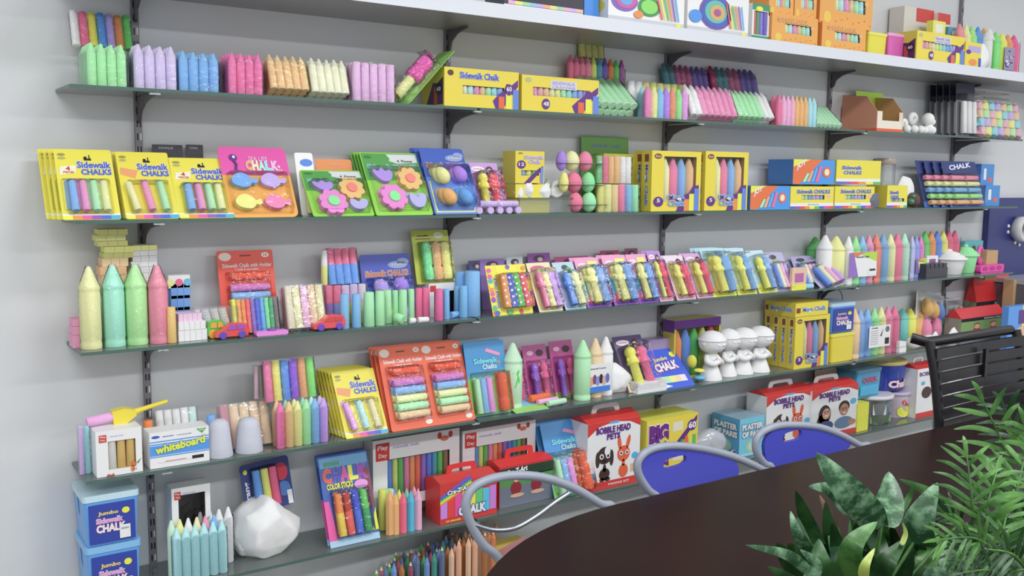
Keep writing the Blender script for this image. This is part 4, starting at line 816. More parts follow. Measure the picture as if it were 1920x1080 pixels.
q = MB(); xl, xr, z = base('D', 481, 541, -.178); q.prism(rrect(-(xr-xl)/2, 0, (xr-xl)/2, .012, .005), 0, .022, M('#d884d0', 'plastic')); o = q.build('chalk_holder', loc=((xl+xr)/2, -.178, z+.0005)); tag(o, 'flat pink toy with a purple top lying between the two red cars', 'toy'); q = MB(); q.lathe([(.012, 0), (.013, .001), (.010, .005)], M('#8a3fb0', 'plastic')); q.build('purple_top', o, (.002, .011, .012))
pack('plump bag of pastel chalk sticks behind the right red toy car', 'D', 543, 615, 542, ['#f6c8b0', '#e2e4a0', '#efa0c8', '#f4b890', '#d8eaa0'], -.165, 'stick', rows=2, film=BAG, dy=.03, back=['#e58090', '#f0f0f0', '#8a9ad0', '#e89090', '#e58090'])
pack('pack of pink and blue two tone chalk sticks stacked on another pack', 'D', 620, 677, 468, ['#5a94e0']*4, -.09, 'two', c2='#e0688c', bp=536, dy=.025)
loose('white and yellow two tone stick left of the pink and blue pack', 'D', 605, 617, 470, '#d8da7a', -.08, 'two', c2='#e6e8ea', bp=535)
pack('pack of lilac and pink two tone chalk sticks below the pink and blue pack', 'D', 612, 690, 535, ['#9a78b8', '#8a9ad0', '#d8dc8a', '#d8dc8a', '#c8e0a0'], -.1, 'two', c2=['#e0708e', '#e0708e', '#c8b4e4', '#c8b4e4', '#d4c4ec'])
for a, b_, t, lab in ((642, 658, 553, 'left'), (664, 680, 552, 'right')): loose(lab+' light blue chalk stick before the two tone pack', 'D', a, b_, t, '#74aae8', -.178, group='two light blue sticks')
card('blue egg chalk card with purple eggs behind the green sticks', 'D', 688, 781, 477, d_eggs(['#a48cd8', '#9a78d4', '#e6e48a', '#9a78d4']), -.09, .05, '#3f4fb0', .006, bp=615)
for i, (a, b_, t, yy) in enumerate(((687, 706, 549, -.18), (708, 725, 547, -.178), (722, 738, 545, -.15), (738, 750, 545, -.13), (752, 767, 544, -.145), (768, 780, 543, -.13))): loose(ORD[i].replace('front', 'first')+' light green chalk stick from the left in the green row', 'D', a, b_, t, '#9adca0', yy, group='standing light green sticks')
o = chalk('stick', .0135, .026, '#94dc9c', None, (Xat(755, -.185, ZS['D']), -.187, ZS['D']+.014), rot=(R(-70), 0, R(35))); tag(o, 'short light green chalk stub lying before the green row', 'chalk')
for i, (px, L) in enumerate(((768, .018), (784, .032))): lying(('small white chalk stub beside the green stub', 'longer white chalk stub lying under the pink sticks')[i], 'D', px, 0, -.178, L, .0085, '#f2f2f4', -4)
for i, (a, b_, t, yy) in enumerate(((782, 795, 541, -.13), (795, 809, 540, -.13))): loose(('left', 'right')[i]+' pink stick of the pair beside the white framed box', 'D', a, b_, t, '#d8648e', yy, group='pink stick pair')
def d_pday(fox=True):
    def f(root, p, w, h):
        p.prism(rrect(-w*.43, h*.76, -w*.27, h*.92, .001), -.0012, -.0004, RED); p.text('Play', -w*.41, h*.85, -w*.29, h*.90, WHT, None, 4); p.text('Day', -w*.40, h*.785, -w*.30, h*.83, WHT, None, 4)
        p.text('sidewalk chalk', -w*.2, h*.86, w*.1, h*.885, LIL, None, 2)
        if fox: p.ell(w*.30, h*.2, w*.045, h*.06, M('#d8602c', 'ink'), 4); p.ell(w*.28, h*.1, w*.04, h*.07, M('#e07030', 'ink'), 4); p.flat([(w*.36, h*.22), (w*.48, h*.32), (w*.40, h*.20)], M('#5a8a4a', 'ink'), 4); p.flat([(-w*.30, .001), (-w*.26, h*.06), (-w*.2, h*.03), (-w*.14, h*.06), (-w*.12, .001)], M('#b84a38', 'ink'), 4); p.text('12', w*.30, h*.07, w*.37, h*.11, CYA, None, 4)
    return f
carton('white framed box with a dark empty window behind the pink and blue sticks', 'D', 804, 862, 531, -.09, .06, '#eceaf0', win=(.17, .08, .88, .80), draw=lambda r_, p, w, h: (p.rect(-w*.46, h*.8, -w*.28, h*.95, RED, 2)), inside='#28252a', cat='box', bp=606)
loose('magenta pink stick standing in front of the white framed box', 'D', 820, 834, 543, '#dc5f94', -.178); loose('light blue stick behind the magenta one', 'D', 834, 846, 543, '#6ea6e8', -.165)
lying('light blue stick slumped between the upright blue ones', 'D', 845, 0, -.15, .04, .010, '#6aa0e4', 25)
for i, (a, b_, t, yy) in enumerate(((855, 867, 537, -.13), (866, 880, 537, -.16))): loose(('left', 'right')[i]+' short light blue stick beside the tall ridged blue sticks', 'D', a, b_, t, '#6ea8ea', yy, group='short blue sticks')
loose('tall thick blue chalk stick, partly behind its twin', 'D', 860, 882, 511, '#6a9ee0', -.12, group='tall blue sticks'); loose('tall thick blue chalk stick before the dotted card', 'D', 880, 907, 510, '#72a6e8', -.165, group='tall blue sticks')
def d_holders3(root, p, w, h):
    p.rect(-w*.45, h*.84, w*.1, h*.96, M('#b8c04a', 'ink'), 1); p.ell(w*.22, h*.9, w*.14, h*.06, M('#e4e6c0', 'ink'), 2); p.text('chalk', -w*.36, h*.88, -w*.05, h*.91, BLKI, None, 3); p.rect(-w*.40, h*.83, w*.0, h*.845, M('#8a3a3a', 'ink'), 3)
    for i, c in enumerate(('#6fd08a', '#f0a070', '#e0e07a')): chalk('holder', w*.12, h*.70, c, root, (-w*.22+i*w*.25, -w*.125, h*.06), name='chalk_holder')
    blister(root, -w*.38, h*.03, w*.44, h*.78, w*.26)
card('yellow green card of green, orange and yellow chalk holders near the middle upright', 'D', 782, 851, 432, d_holders3, -.07, .04, '#b4bc3c', .003, bp=532)
def d_dots(root, p, w, h):
    p.rect(-w*.25, h*.84, w*.25, h*.98, YEL, 1); p.rect(-w*.28, h*.01, w*.3, h*.12, YEL, 1)
    rr = random.Random(5)
    for i in range(26):
        x, z = rr.choice([(-w*.43, rr.random()*h), (w*.43, rr.random()*h), (rr.uniform(-.45, .45)*w, h*rr.choice([.04, .95]))]); r = w*.055
        p.ell(x, min(max(z, h*.05), h*.95), r, r*.9, M(RB[i % 8], 'ink'), 2+i*.05)
    o = MB(); o.text('SIDEWALK CHALK', 0, 0, h*.6, w*.07, M('#3f5aa8', 'ink'), WHT, 4, .03); p.merge(o, lambda v: (-w*.28-v[2], v[1], h*.15+v[0]))
    sticks_on(root, [-w*.17, .01*w, w*.17, w*.35], h*.13, h*.66, w*.085, ['#f08a4a', '#4a5ab8', '#4fae4a', '#e0485a'], 'dots', [0, R(-3), R(-3), R(-5)], '#f2ecd8')
    blister(root, -w*.29, h*.08, w*.46, h*.82, w*.22)
card('yellow card of four polka dotted chalk sticks with bright dots round the edge', 'D', 925, 1000, 497, d_dots, -.178, .05, '#eed22c', .002)
gd = 'cards of figure shaped chalks on the third shelf'
def d_triple(root, p, w, h):
    p.ell(-w*.05, h*.86, w*.35, h*.08, M('#d04a8a', 'ink'), 1); p.ell(-w*.05, h*.83, w*.27, h*.05, M('#b8c070', 'ink'), 2)
    sticks_on(root, [-w*.22, w*.05, w*.3], h*.06, h*.72, w*.13, ['#e4789c', '#e4e28a', '#b080d8'], 'doll'); blister(root, -w*.42, h*.03, w*.47, h*.84, w*.36)
def d_bird(root, p, w, h):
    p.ell(w*.05, h*.88, w*.16, h*.06, M('#33503a', 'ink'), 1); p.ell(w*.2, h*.82, w*.14, h*.07, M('#6a9a4a', 'ink'), 2)
    sticks_on(root, [-w*.15, w*.24], h*.06, h*.68, w*.17, ['#5a8ae0', '#e4e68a'], 'doll'); blister(root, -w*.42, h*.03, w*.47, h*.78, w*.40)
def d_sq(root, p, w, h):
    p.rect(-w*.5, h*.25, -w*.2, h*.55, M('#2aa0c8', 'ink'), 1); p.rect(-w*.5, h*.08, -w*.2, h*.25, M('#e0409a', 'ink'), 1); p.rect(-w*.5, 0, w*.5, h*.08, M('#7a4ab0', 'ink'), 2)
    p.ell(-w*.22, h*.85, w*.18, h*.05, M('#f4c8dc', 'ink'), 1); p.rect(0, h*.78, w*.4, h*.93, M('#ece06a', 'ink'), 2)
    sticks_on(root, [-w*.12, w*.24], h*.06, h*.72, w*.16, ['#ece07a', '#6a94e4'], 'doll'); blister(root, -w*.42, h*.03, w*.47, h*.79, w*.38)
def d_lad(root, p, w, h): d_dolls('#e6e06a', '#e4486c', '#d8a8c0')(root, p, w, h)
def d_sky(root, p, w, h):
    p.rect(-w*.5, 0, w*.5, h*.22, M('#e2e44a', 'ink'), 1); p.text('CHALK', -w*.3, h*.88, w*.3, h*.92, WHT, None, 2)
    sticks_on(root, [-w*.14, w*.2], h*.06, h*.74, w*.16, ['#e8ec5a', '#6a9ae8'], 'doll'); blister(root, -w*.42, h*.03, w*.45, h*.86, w*.38)
for i, (a, b_, t, dr, bg_, lab, st) in enumerate((
    (1012, 1056, 493, d_triple, '#d8d0a0', 'figure card of pink, yellow and purple sticks under a pink arch', 0),
    (1061, 1100, 492, d_bird, '#a8c0d4', 'figure card of blue and yellow sticks with a green bird head', 0),
    (1102, 1147, 484, d_sq, '#e090b8', 'figure card of yellow and blue sticks, leftmost with a teal and magenta edge', 1),
    (1153, 1198, 479, d_sq, '#e090b8', 'figure card of yellow and blue sticks, middle of those with a teal and magenta edge', 1),
    (1199, 1236, 477, d_sq, '#e090b8', 'figure card of yellow and blue sticks, rightmost with a teal and magenta edge', 0),
    (1238, 1263, 471, d_lad, '#a87cc0', 'purple figure card of yellow and red sticks standing highest of the purple ones', 1),
    (1270, 1306, 480, d_lad, '#e0c8dc', 'figure card of yellow and red sticks with a pale crumpled top', 1),
    (1308, 1342, 476, d_lad, '#c89ac8', 'purple figure card of yellow and red sticks beside the light blue cards', 1),
    (1338, 1382, 466, d_sky, '#a8d0e8', 'light blue and yellow figure card, left of three', 2),
    (1384, 1420, 466, d_sky, '#b0d0e8', 'light blue and yellow figure card, middle of three', 1),
    (1424, 1457, 470, d_sky, '#b4d0e6', 'light blue and yellow figure card, right of three', 0))):
    card(lab, 'D', a, b_, t, dr, -.178, .08, bg_, .002, st, .02, gd, short='back '+lab.replace('figure card of yellow and ', 'card of yellow and ').replace(' those with a teal and magenta edge', ' the teal edged ones').replace(', leftmost with a teal and magenta edge', ', leftmost teal edged one').replace(', middle of the teal edged ones', ', middle teal edged one').replace('purple card of yellow and red sticks beside', 'purple yellow and red card beside').replace(' standing highest of the purple ones', ', highest purple one').replace(' with a pale crumpled top', ', pale top'), sx=-.004)
for i, (a, b_, t, bg_, lab) in enumerate(((884, 912, 489, '#3c4a78', 'dark blue card top left of the dotted card'), (905, 950, 486, '#8a6ab8', 'violet card top behind the dotted card'), (955, 985, 482, '#c0ccd8', 'pale card top with a green tuft behind the dotted card'), (994, 1036, 475, '#8a4a98', 'plum card top standing highest beside the arch card'), (1045, 1108, 481, '#b04a80', 'crimson card top behind the bird card'), (1130, 1165, 470, '#a83a64', 'dark crimson card top between the teal edged cards'), (1176, 1200, 466, '#8a4a60', 'brownish card top left of the purple figure cards'))):
    card(lab, 'D', a, b_, t, lambda r_, p, w, h: (p.ell(0, h*.9, w*.25, h*.06, M('#4a3050', 'ink'), 1), p.ell(w*.05, h*.88, w*.12, h*.04, M('#c8a8a0', 'ink'), 2)), -.05, .02, bg_, .002, group='card tops at the back of the third shelf')
def d_sticks4(root, p, w, h):
    p.ell(-w*.1, h*.88, w*.2, h*.06, M('#3a3a50', 'ink'), 1); p.ell(w*.0, h*.78, w*.22, h*.04, M('#8aa86a', 'ink'), 2)
    sticks_on(root, [-w*.27, -w*.09, w*.09, w*.27], h*.06, h*.62, w*.085, ['#5f86d0', '#e6e8b0', '#eaa0b8', '#b090d0']); blister(root, -w*.4, h*.02, w*.42, h*.72, w*.24)
card('grey violet card of four thin pastel sticks, left of the tiny tea coloured box', 'D', 1456, 1490, 474, d_sticks4, -.17, .07, '#a8a4c4', .004, 1, .02, 'grey violet cards of sticks', short='grey violet card left of the tiny box')
card('grey violet card of sticks behind the tiny box, middle of three', 'D', 1502, 1542, 481, d_sticks4, -.12, .06, '#9c98bc', .004, 1, .02, 'grey violet cards of sticks')
card('grey violet card of blue and pink sticks fallen far back, right end', 'D', 1545, 1590, 486, d_sticks4, -.18, .11, '#a8a8c8', .004, 0, group='grey violet cards of sticks', ry=R(-12))
carton('tiny tea coloured picture box standing before the grey violet cards', 'D', 1484, 1511, 502, -.182, .012, '#d8b49a', draw=lambda r_, p, w, h: (p.rect(-w*.5, 0, w*.5, h*.25, YEL, 1), p.rect(-w*.3, h*.35, w*.3, h*.75, M('#b0609a', 'ink'), 1)))
for i in range(2): lying(('lower', 'upper')[i]+' light blue stick lying right of the tiny box', 'D', 1506, 0, -.165+.02*i, .055, .009, '#86bce4', 0, dz=.0*i, group='two blue sticks lying')
# crayons right
loose('dark green chalk crayon behind, left of the white giant crayons', 'D', 1527, 1546, 445, '#5aa860', -.07, 'giant')
loose('white giant crayon at the left of the tall crayon row', 'D', 1546, 1566, 442, '#e8e8e4', -.14, 'giant', group='tall crayon row'); loose('yellow giant crayon at the left of the paper label', 'D', 1567, 1589, 444, '#e4e48a', -.165, 'giant', group='tall crayon row')
def labelled(root, x0, z0, x1, z1, bg_, mode=0):
    q = MB(); q.rect(x0, z0, x1, z1, M(bg_, 'ink'), 1); w, h = x1-x0, z1-z0
    if mode == 0:
        q.flat([(x0, z1), (x0, z0), (x0+w*.35, z0), (x0+w*.15, z1)], M('#8a6ab8', 'ink'), 2); q.flat([(x0+w*.3, z1), (x0+w*.6, z0+h*.8), (x1, z0+h*.6), (x1, z1)], M('#a8cc3a', 'ink'), 2); q.flat([(x0+w*.1, z1), (x0+w*.2, z0+h*.8), (x0+w*.6, z1)], M('#e0704a', 'ink'), 3); q.rect(x1-w*.3, z0+h*.05, x1, z0+h*.35, WHT, 3); q.rect(x1-w*.26, z0+h*.22, x1-w*.05, z0+h*.3, BLKI, 4); q.text('Sidewalk Chalk', x0+w*.25, z0+h*.78, x0+w*.7, z0+h*.85, BLKI, None, 4)
    elif mode == 1:
        for i in range(7): q.rect(x0+w*.08, z0+h*(.15+.1*i), x0+w*.42, z0+h*(.18+.1*i), GRY, 2)
        q.rect(x0+w*.75, z0+h*.1, x0+w*.95, z0+h*.4, BLKI, 2); q.ell(x0+w*.85, z0+h*.8, w*.1, h*.14, M('#6a6a70', 'ink'), 2); q.flat([(x0+w*.5, z0+h*.5), (x0+w*.65, z0+h*.85), (x0+w*.6, z0+h*.5)], M('#5a6a5a', 'ink'), 2); q.text('Chalk', x0+w*.1, z0+h*.88, x0+w*.4, z0+h*.94, BLKI, None, 3)
    else:
        q.rect(x0, z0, x1, z0+h*.2, M('#3a7ad0', 'ink'), 2); q.text('Sidewalk Crayons', x0+w*.1, z0+h*.80, x0+w*.8, z0+h*.86, BLKI, None, 3)
        for i, c in enumerate(('#d89a7a', '#7a4a6a', '#8a8ad0', '#3a2a38', '#c8a890', '#5a6ab8')): q.ell(x0+w*(.14+.145*i), z0+h*(.4+.06*(i % 2)), w*.09, h*.17, M(c, 'ink'), 3+i*.2)
    q.build('printed_label', root, (0, -.0015, 0))
o = pack('pack of giant crayons behind a purple and green paper label', 'D', 1589, 1640, 443, ['#e8e8ea', '#8fd88a', '#7fb0e8', '#e88aa8'], -.165, 'giant', c2=None)
zz = ZS['D']; labelled(o, -.088, Zat(519, o.location.x, -.165)-zz, .092, Zat(473, o.location.x, -.165)-zz, '#e4e0ea')
o = pack('pack of giant crayons led by a coral red one', 'D', 1641, 1707, 439, ['#f57a6a', '#6f9fc8', '#e4e49a', '#d8708e', '#a4e4b8'], -.165, 'giant')
o = pack('pack of pale lilac crayons with a narrow paper label', 'D', 1708, 1733, 443, ['#b0b0e0', '#8a9ae0', '#e07ab8'], -.13, 'giant'); labelled(o, -.02, .02, .055, .085, '#c8d890', 0)
pack('pack of dim green, orange, blue, yellow and crimson giant crayons', 'D', 1733, 1800, 433, ['#5fb860', '#e08a50', '#5a80d0', '#d0cc6a', '#c8587a', '#c8587a'], -.09, 'giant')
carton('small white framed picture box behind the black castle', 'D', 1736, 1757, 480, -.12, .03, '#ecebee', draw=lambda r_, p, w, h: p.rect(-w*.28, h*.3, w*.28, h*.85, M('#8a5a8a', 'ink'), 1))
q = MB(); xl, xr, z = base('D', 1736, 1776, -.165); w = xr-xl; hh = Zat(496, xl, -.165)-z
q.box(-w/2, w/2, 0, .06, 0, hh*.7, M('#3a3842', 'plastic'))
for i in range(5): q.box(-w/2+w*i/5+.002, -w/2+w*(i+1)/5-.004, .002, .058, hh*.7, hh, M('#3a3842', 'plastic'))
tag(q.build('toy_castle', loc=((xl+xr)/2, -.165, z+.0005)), 'black castle shaped toy block before the cupcakes', 'toy')
def cupcake(label, a, b_, t, c, y):
    xl, xr, z = base('D', a, b_, y); r = (xr-xl)/2; h = Zat(t, (xl+xr)/2, y)-z; root = thing('plaster_cupcake', label, 'cupcake figure', (Xat((a+b_)/2, y+r*.65, z), y+r, z+.0005), 'cupcake figures')
    m = MB(); m.lathe([(r*.68, 0), (r*.72, .002), (r*.9, h*.58)], M(c, 'plaster'), n=24); m.build('cup', root)
    m = MB(); m.lathe([(r*.9, h*.56), (r*1.05, h*.60), (r*1.05, h*.64), (r*.85, h*.70), (r*.88, h*.73), (r*.6, h*.80), (r*.62, h*.83), (r*.3, h*.90)], M(c, 'plaster'), n=24); m.ball((0, 0, h*.93), r*.2, r*.2, h*.07, M(c, 'plaster')); m.build('icing', root)
cupcake('white plaster cupcake beside the black castle', 1768, 1806, 470, '#eeeef0', -.165); cupcake('green plaster cupcake right of the white one', 1802, 1829, 460, '#8fe09a', -.145)
q = MB(); xl, xr, z = base('D', 1838, 1882, -.14); w = xr-xl; q.prism(rrect(-w/2, 0, w/2, .035, .012), 0, .03, M('#e83aa0', 'plastic'))
for i in range(3): q.ell(-w*.3+w*.3*i, .018, w*.11, .010, M('#b02078', 'plastic'), 2)
tag(q.build('mould_tray', loc=((xl+xr)/2, -.14, z+.0005)), 'hot pink three hole mould at the right end', 'mould')
ring('hot pink ring standing beside the pink mould', 'D', 1837, 478, -.10, .038, .010, '#f05aa8', (0, 0, R(20)), 'toy ring', 'toy_ring', kind='plastic')
carton('teal picture box behind the green cupcake', 'D', 1806, 1840, 452, -.04, .02, '#4aa8b0', draw=lambda r_, p, w, h: (p.ell(-w*.1, h*.6, w*.2, h*.2, GRN, 1), p.ell(0, h*.75, w*.1, h*.1, M('#5a3a2a', 'ink'), 2)), cat='picture box', name='picture_box')
# ================= shelf E =================
pack('lilac and teal sticks standing behind the white carrot box', 'E', 150, 172, 800, ['#c0a8d8', '#90cccc'], -.13, 'stick')
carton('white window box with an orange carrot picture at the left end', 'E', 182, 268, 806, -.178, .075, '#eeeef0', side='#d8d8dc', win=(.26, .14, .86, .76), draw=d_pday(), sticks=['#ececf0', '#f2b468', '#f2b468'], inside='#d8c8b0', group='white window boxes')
p0 = at(163, 797, -.12); z0 = Zat(806, p0.x, -.12)
o = chalk('stick', .0125, .075, '#ef9ac8', None, (Xat(163, -.12, z0), -.12, z0+.018), rot=(0, R(84), R(4))); tag(o, 'light pink stick held by the yellow holder on the white carrot box', 'chalk')
root = thing('chalk_holder', 'yellow plastic chalk holder lying on the white carrot box', 'chalk holder', (Xat(213, -.12, z0), -.125, z0+.004), ry=R(-6))
m = MB(); m.prism(ccw([(0, 0), (.03, -.002), (.055, .012), (.055, .026), (.03, .036), (0, .034)]), -.002, .028, M('#e2c81e', 'plastic')); m.build('holder_cup', root)
m = MB(); m.tube([(.05, .012, .018), (.075, .012, .022), (.135, .012, .028)], [.010, .006, .005], M('#e2c81e', 'plastic'), 10); m.build('handle', root)
def d_white(root, p, w, h):
    p.rect(-w*.5, h*.3, w*.5, h*.68, M('#4a90e0', 'ink'), 1); p.rect(-w*.5, h*.72, w*.5, h*.75, M('#4a90e0', 'ink'), 1); p.rect(-w*.5, h*.33, w*.5, h*.345, WHT, 2); p.rect(-w*.5, h*.63, w*.5, h*.645, WHT, 2)
    p.text('whiteboard', -w*.40, h*.40, w*.42, h*.60, M('#cfe83a', 'ink'), M('#2a5a9a', 'ink'), 4, .05, .12, ow=.08); p.ell(-w*.4, h*.87, w*.07, h*.04, BLU, 1); p.text('MARKERS', -w*.28, h*.85, -w*.1, h*.88, BLU, None, 2); p.text('12 DRY ERASE PENS', -w*.05, h*.85, w*.2, h*.87, BLKI, None, 2)
    p.flat([(w*.28, h*.96), (w*.38, h*.82), (w*.46, h*.96)], GRN, 1); p.text('wow', w*.33, h*.9, w*.42, h*.94, WHT, None, 2)
    p.flat([(-w*.38, h*.17), (-w*.33, h*.14), (w*.2, h*.14), (w*.2, h*.21), (-w*.33, h*.20)], M('#e8e0e4', 'ink'), 2); p.rect(w*.2, h*.13, w*.40, h*.22, BLKI, 2); p.rect(-w*.25, h*.16, w*.1, h*.18, M('#c86a78', 'ink'), 3)
carton('blue and white whiteboard marker box', 'E', 282, 393, 806, -.175, .06, '#f0f0f2', side='#dfe4ee', draw=d_white, cat='marker box', name='marker_box')
o = pack('bag of white and pale chalk sticks behind the whiteboard box', 'E', 300, 378, 770, ['#f0eeee', '#f0eeee', '#e8e8ea', '#f0d8d0', '#b8e0cc'], -.09, 'stick', film=BAG, dy=.03)
loose('orange stick behind the white carrot box', 'E', 272, 292, 790, '#f0783a', -.1); loose('light blue stick behind the grey stoppers', 'E', 391, 409, 780, '#6f9ede', -.12)
for i, (a, b_, t, bp) in enumerate(((395, 444, 786, 860), (450, 501, 783, 853))):
    xl, xr, z = base('E', a, b_, -.18); r = (xr-xl)/2; h = Zat(t, (xl+xr)/2, -.18+r)-z; m = MB()
    m.lathe([(r*.97, 0), (r, .003), (r*.90, h*.35), (r*.78, h*.75), (r*.68, h*.9), (r*.45, h*.98), (r*.1, h)], M('#b4b6c2', 'chalk'), n=28)
    tag(m.build('stopper', loc=((xl+xr)/2, -.18+r, z+.0005)), ('left', 'right')[i]+' grey cone shaped stopper on the fourth glass shelf', 'stopper', 'grey stoppers')
pack('bag of peach chalk sticks behind the grey stoppers', 'E', 420, 515, 760, ['#b87888', '#f2bc9c', '#f2bc9c', '#f2bc9c', '#f2bc9c'], -.13, 'stick', film=BAG, dy=.035)
pack('pack of pastel chalk crayons below the stacked coloured sticks', 'E', 521, 618, 751, ['#ec6a9c', '#f4b47c', '#e2e28a', '#98dc9a', '#78a8e6', '#b892e0'], -.172, 'crayon', rows=2, back=['#f0b080', '#90b8a0', '#e0d890', '#88c8a8', '#a8d8e8', '#b8a8e0'])
pack('pack of six vivid chalk sticks stacked on the pastel crayons', 'E', 500, 596, 676, ['#e8709a', '#dede6a', '#5a8ae0', '#8a5ac8', '#f09868', '#78d06a'], -.14, 'stick', bp=752, dy=.02)
pack('pale lilac stick pack leaning left of the vivid sticks', 'E', 478, 497, 686, ['#c0a0b0', '#8aa08a'], -.10, 'stick', bp=748)
d_y3 = d_yellow4(('#e8a0d4', '#a8d4d8', '#f4c8a0'), [R(-10), R(-6), R(-5)], None)
card('yellow chalk card of pink, teal and peach sticks on the fourth glass shelf', 'E', 649, 729, 694, d_y3, -.178, .10, '#e6cf32', .004, 5, .017, 'yellow chalk cards on the fourth shelf', short='yellow chalk card of the fourth shelf stack', sx=-.003)
for a, b_, t, lab, st in ((735, 818, 650, 'left', 2), (815, 892, 643, 'right', 2)):
    card(lab+' red orange card of five pastel sticks below a holder, fourth glass shelf', 'E', a, b_, t, d_holder5, -.178, .095, '#f05c38', .006, st, .016, 'red orange holder cards on the fourth shelf', sx=-.006, short=lab+' red orange holder card stack')
card('blue and green chalk card with an orange holder, beside the red orange cards', 'E', 885, 960, 640, d_bluegreen, -.16, .055, '#3f8ac0', .004, 1, .02, 'blue and green cards', short='blue and green card beside the red orange cards')
o = loose('pale green giant crayon with a bright green drip mark', 'E', 955, 986, 646, '#b0e4b4', -.155, 'giant', group='giant crayons on the fourth shelf')
q = MB(); r = .0
def drip():
    xl, xr, z = base('E', 955, 986, -.155); r = (xr-xl)/2; L = o.data.vertices; h = max(v.co.z for v in L); pts = [(-.9, .62), (-.5, .56), (0, .60), (.5, .70), (1, .78), (1, .60), (.6, .52), (.2, .42), (-.3, .34), (-.8, .42)]
    q = MB(); V = [(r*1.012*math.sin(a), -r*1.012*math.cos(a), z_*h) for a, z_ in pts]; c0 = (0, -r*1.012, h*.5); V2 = V+[(0, -r*1.02, h*.52)]
    n = len(V); q.add(V2, [(i, n, (i+1) % n) for i in range(n)], M('#4cc84a', 'chalk')); q.build('green_drip', o)
drip()
def d_bow(root, p, w, h):
    p.rect(-w*.5, 0, w*.5, h*.12, M('#8aa04a', 'ink'), 1); p.ell(-w*.2, h*.86, w*.14, h*.04, M('#e8a8c8', 'ink'), 1); p.ell(w*.2, h*.85, w*.16, h*.06, M('#3a2430', 'ink'), 1)
    sticks_on(root, [-w*.2, w*.2], h*.04, h*.64, w*.13, ['#8a5ac0', '#dc5a8a'], 'doll'); blister(root, -w*.4, h*.02, w*.42, h*.74, w*.34)
for i, (a, b_) in enumerate(((952, 990), (993, 1037), (1043, 1086))):
    card(('left', 'middle', 'right')[i]+' magenta card of purple and pink figure sticks behind the giant crayons', 'E', a, b_, 655-i*8, d_bow, -.10, .05, '#b04888', .002, 0, group='magenta figure cards')
card('blue green card lying nearly flat under the orange holder', 'E', 968, 1030, 752, lambda r_, p, w, h: p.rect(-w*.5, 0, w*.5, h*.4, M('#8fc860', 'ink'), 1), -.186, .09, '#7ab4d8', .003, sx=0)
lying('orange chalk holder lying on its side before the magenta cards', 'E', 993, 0, -.135, .085, .013, '#ee6234', 8, 'holder', name='chalk_holder', dz=.012)
lying('pink stick lying beside the mint stick before the magenta cards', 'E', 1008, 0, -.155, .085, .009, '#e09ac4', 6, dz=.008)
lying('mint green stick lying frontmost before the magenta cards', 'E', 1027, 0, -.175, .075, .010, '#a4e4b4', 5, dz=.004)
for a, b_, t, c, lab, yy in ((1088, 1114, 640, '#a0e0a4', 'light green', -.165), (1112, 1134, 636, '#f6ba94', 'peach', -.15), (1132, 1154, 633, '#eaeaee', 'white', -.145)):
    o = loose(lab+' giant crayon of the labelled trio on the fourth shelf', 'E', a, b_, t, c, yy, 'giant', group='giant crayons on the fourth shelf')
    if lab == 'peach': x_ = o.location.x; zz = ZS['E']; q = o
labelled(o, -.105, Zat(735, x_, -.165)-zz, -.012, Zat(682, x_, -.165)-zz, '#eceef0', 2)
for c in o.children: c.location.y = -.04
rock('white bag of plaster powder right of the giant crayon trio', 'E', 1146, 1197, 682, -.15, .08, '#ecebee', 41, facet=.2, cat='bag of plaster', name='plaster_bag', peak=-.3)
card('dark violet card of a yellow and a pink figure stick leaning far back', 'E', 1180, 1234, 630, d_dolls('#dcdc4a', '#e0608e', '#e0c8a8'), -.155, .10, '#5c4a78', .003)
for i in range(5):
    y = -.18; xl, xr, z = base('E', 1196, 1250, y); m = MB(); w = xr-xl; m.box(-w/2, w/2, 0, .075, 0, .0068, M('#e8e8ee', 'print')); tag(m.build('white_card_box', loc=((xl+xr)/2+(.001 if i % 2 else -.001), y+.001*(i % 2), z+.0005+i*.0075)), ['lowest', 'second', 'middle', 'fourth', 'topmost'][i]+' flat white box in the little pile under the violet card', 'flat box', 'pile of flat white boxes')
def d_foil(root, p, w, h):
    p.text('CHALK', -w*.3, h*.42, w*.32, h*.60, WHT, M('#b04a8a', 'ink'), 4, .05, .1, ow=.1); p.text('Jumbo', -w*.25, h*.64, w*.15, h*.76, M('#f0c88a', 'ink'), BLU, 4, .04, .1); p.ell(w*.35, h*.82, w*.08, h*.07, YEL, 2)
    strip(p, -w*.38, h*.14, w*.38, h*.30, [Y_, G_, '#e4e07a', '#f0c8a0', '#d8d0e8'], 2); p.flat([(-w*.5, 0), (-w*.1, h*.05), (-w*.5, h*.2)], WHT, 3)
card('shiny blue foil bag of jumbo chalk lying back beside the white box pile', 'E', 1237, 1304, 655, d_foil, -.178, .12, '#3a5ad0', .006, cat='foil bag', name='foil_bag', th=.03)
carton('grey violet box behind the blue foil bag', 'E', 1214, 1262, 636, -.06, .05, '#9a88ac', cat='box', draw=lambda r_, p, w, h: p.rect(-w*.5, h*.4, w*.5, h*.5, M('#9accc8', 'ink'), 1))
carton('open purple and yellow box of large crayons behind the figurines', 'E', 1262, 1348, 598, -.085, .06, '#c8b434', side='#b8a838', win=(.03, .05, .97, .86), draw=lambda r_, p, w, h: (p.rect(-w*.5, h*.86, w*.5, h, PUR, 1)), sticks=['#ef8a4a', '#5a86d4', '#58b858', '#c8d06a', '#d0404a'], kind='crayon', inside='#8a8a30', drawl=lambda r_, p, w, h: (p.rect(-w*.5, h*.8, w*.5, h, PUR, 1),))
blob('stack of yellow, purple and blue foam ovals before the crayon box', 'E', [(1312, 708, .024, .0, .008)], '#5aa8e0', -.15, 'foam stack', 'foam_ovals', 'chalk')
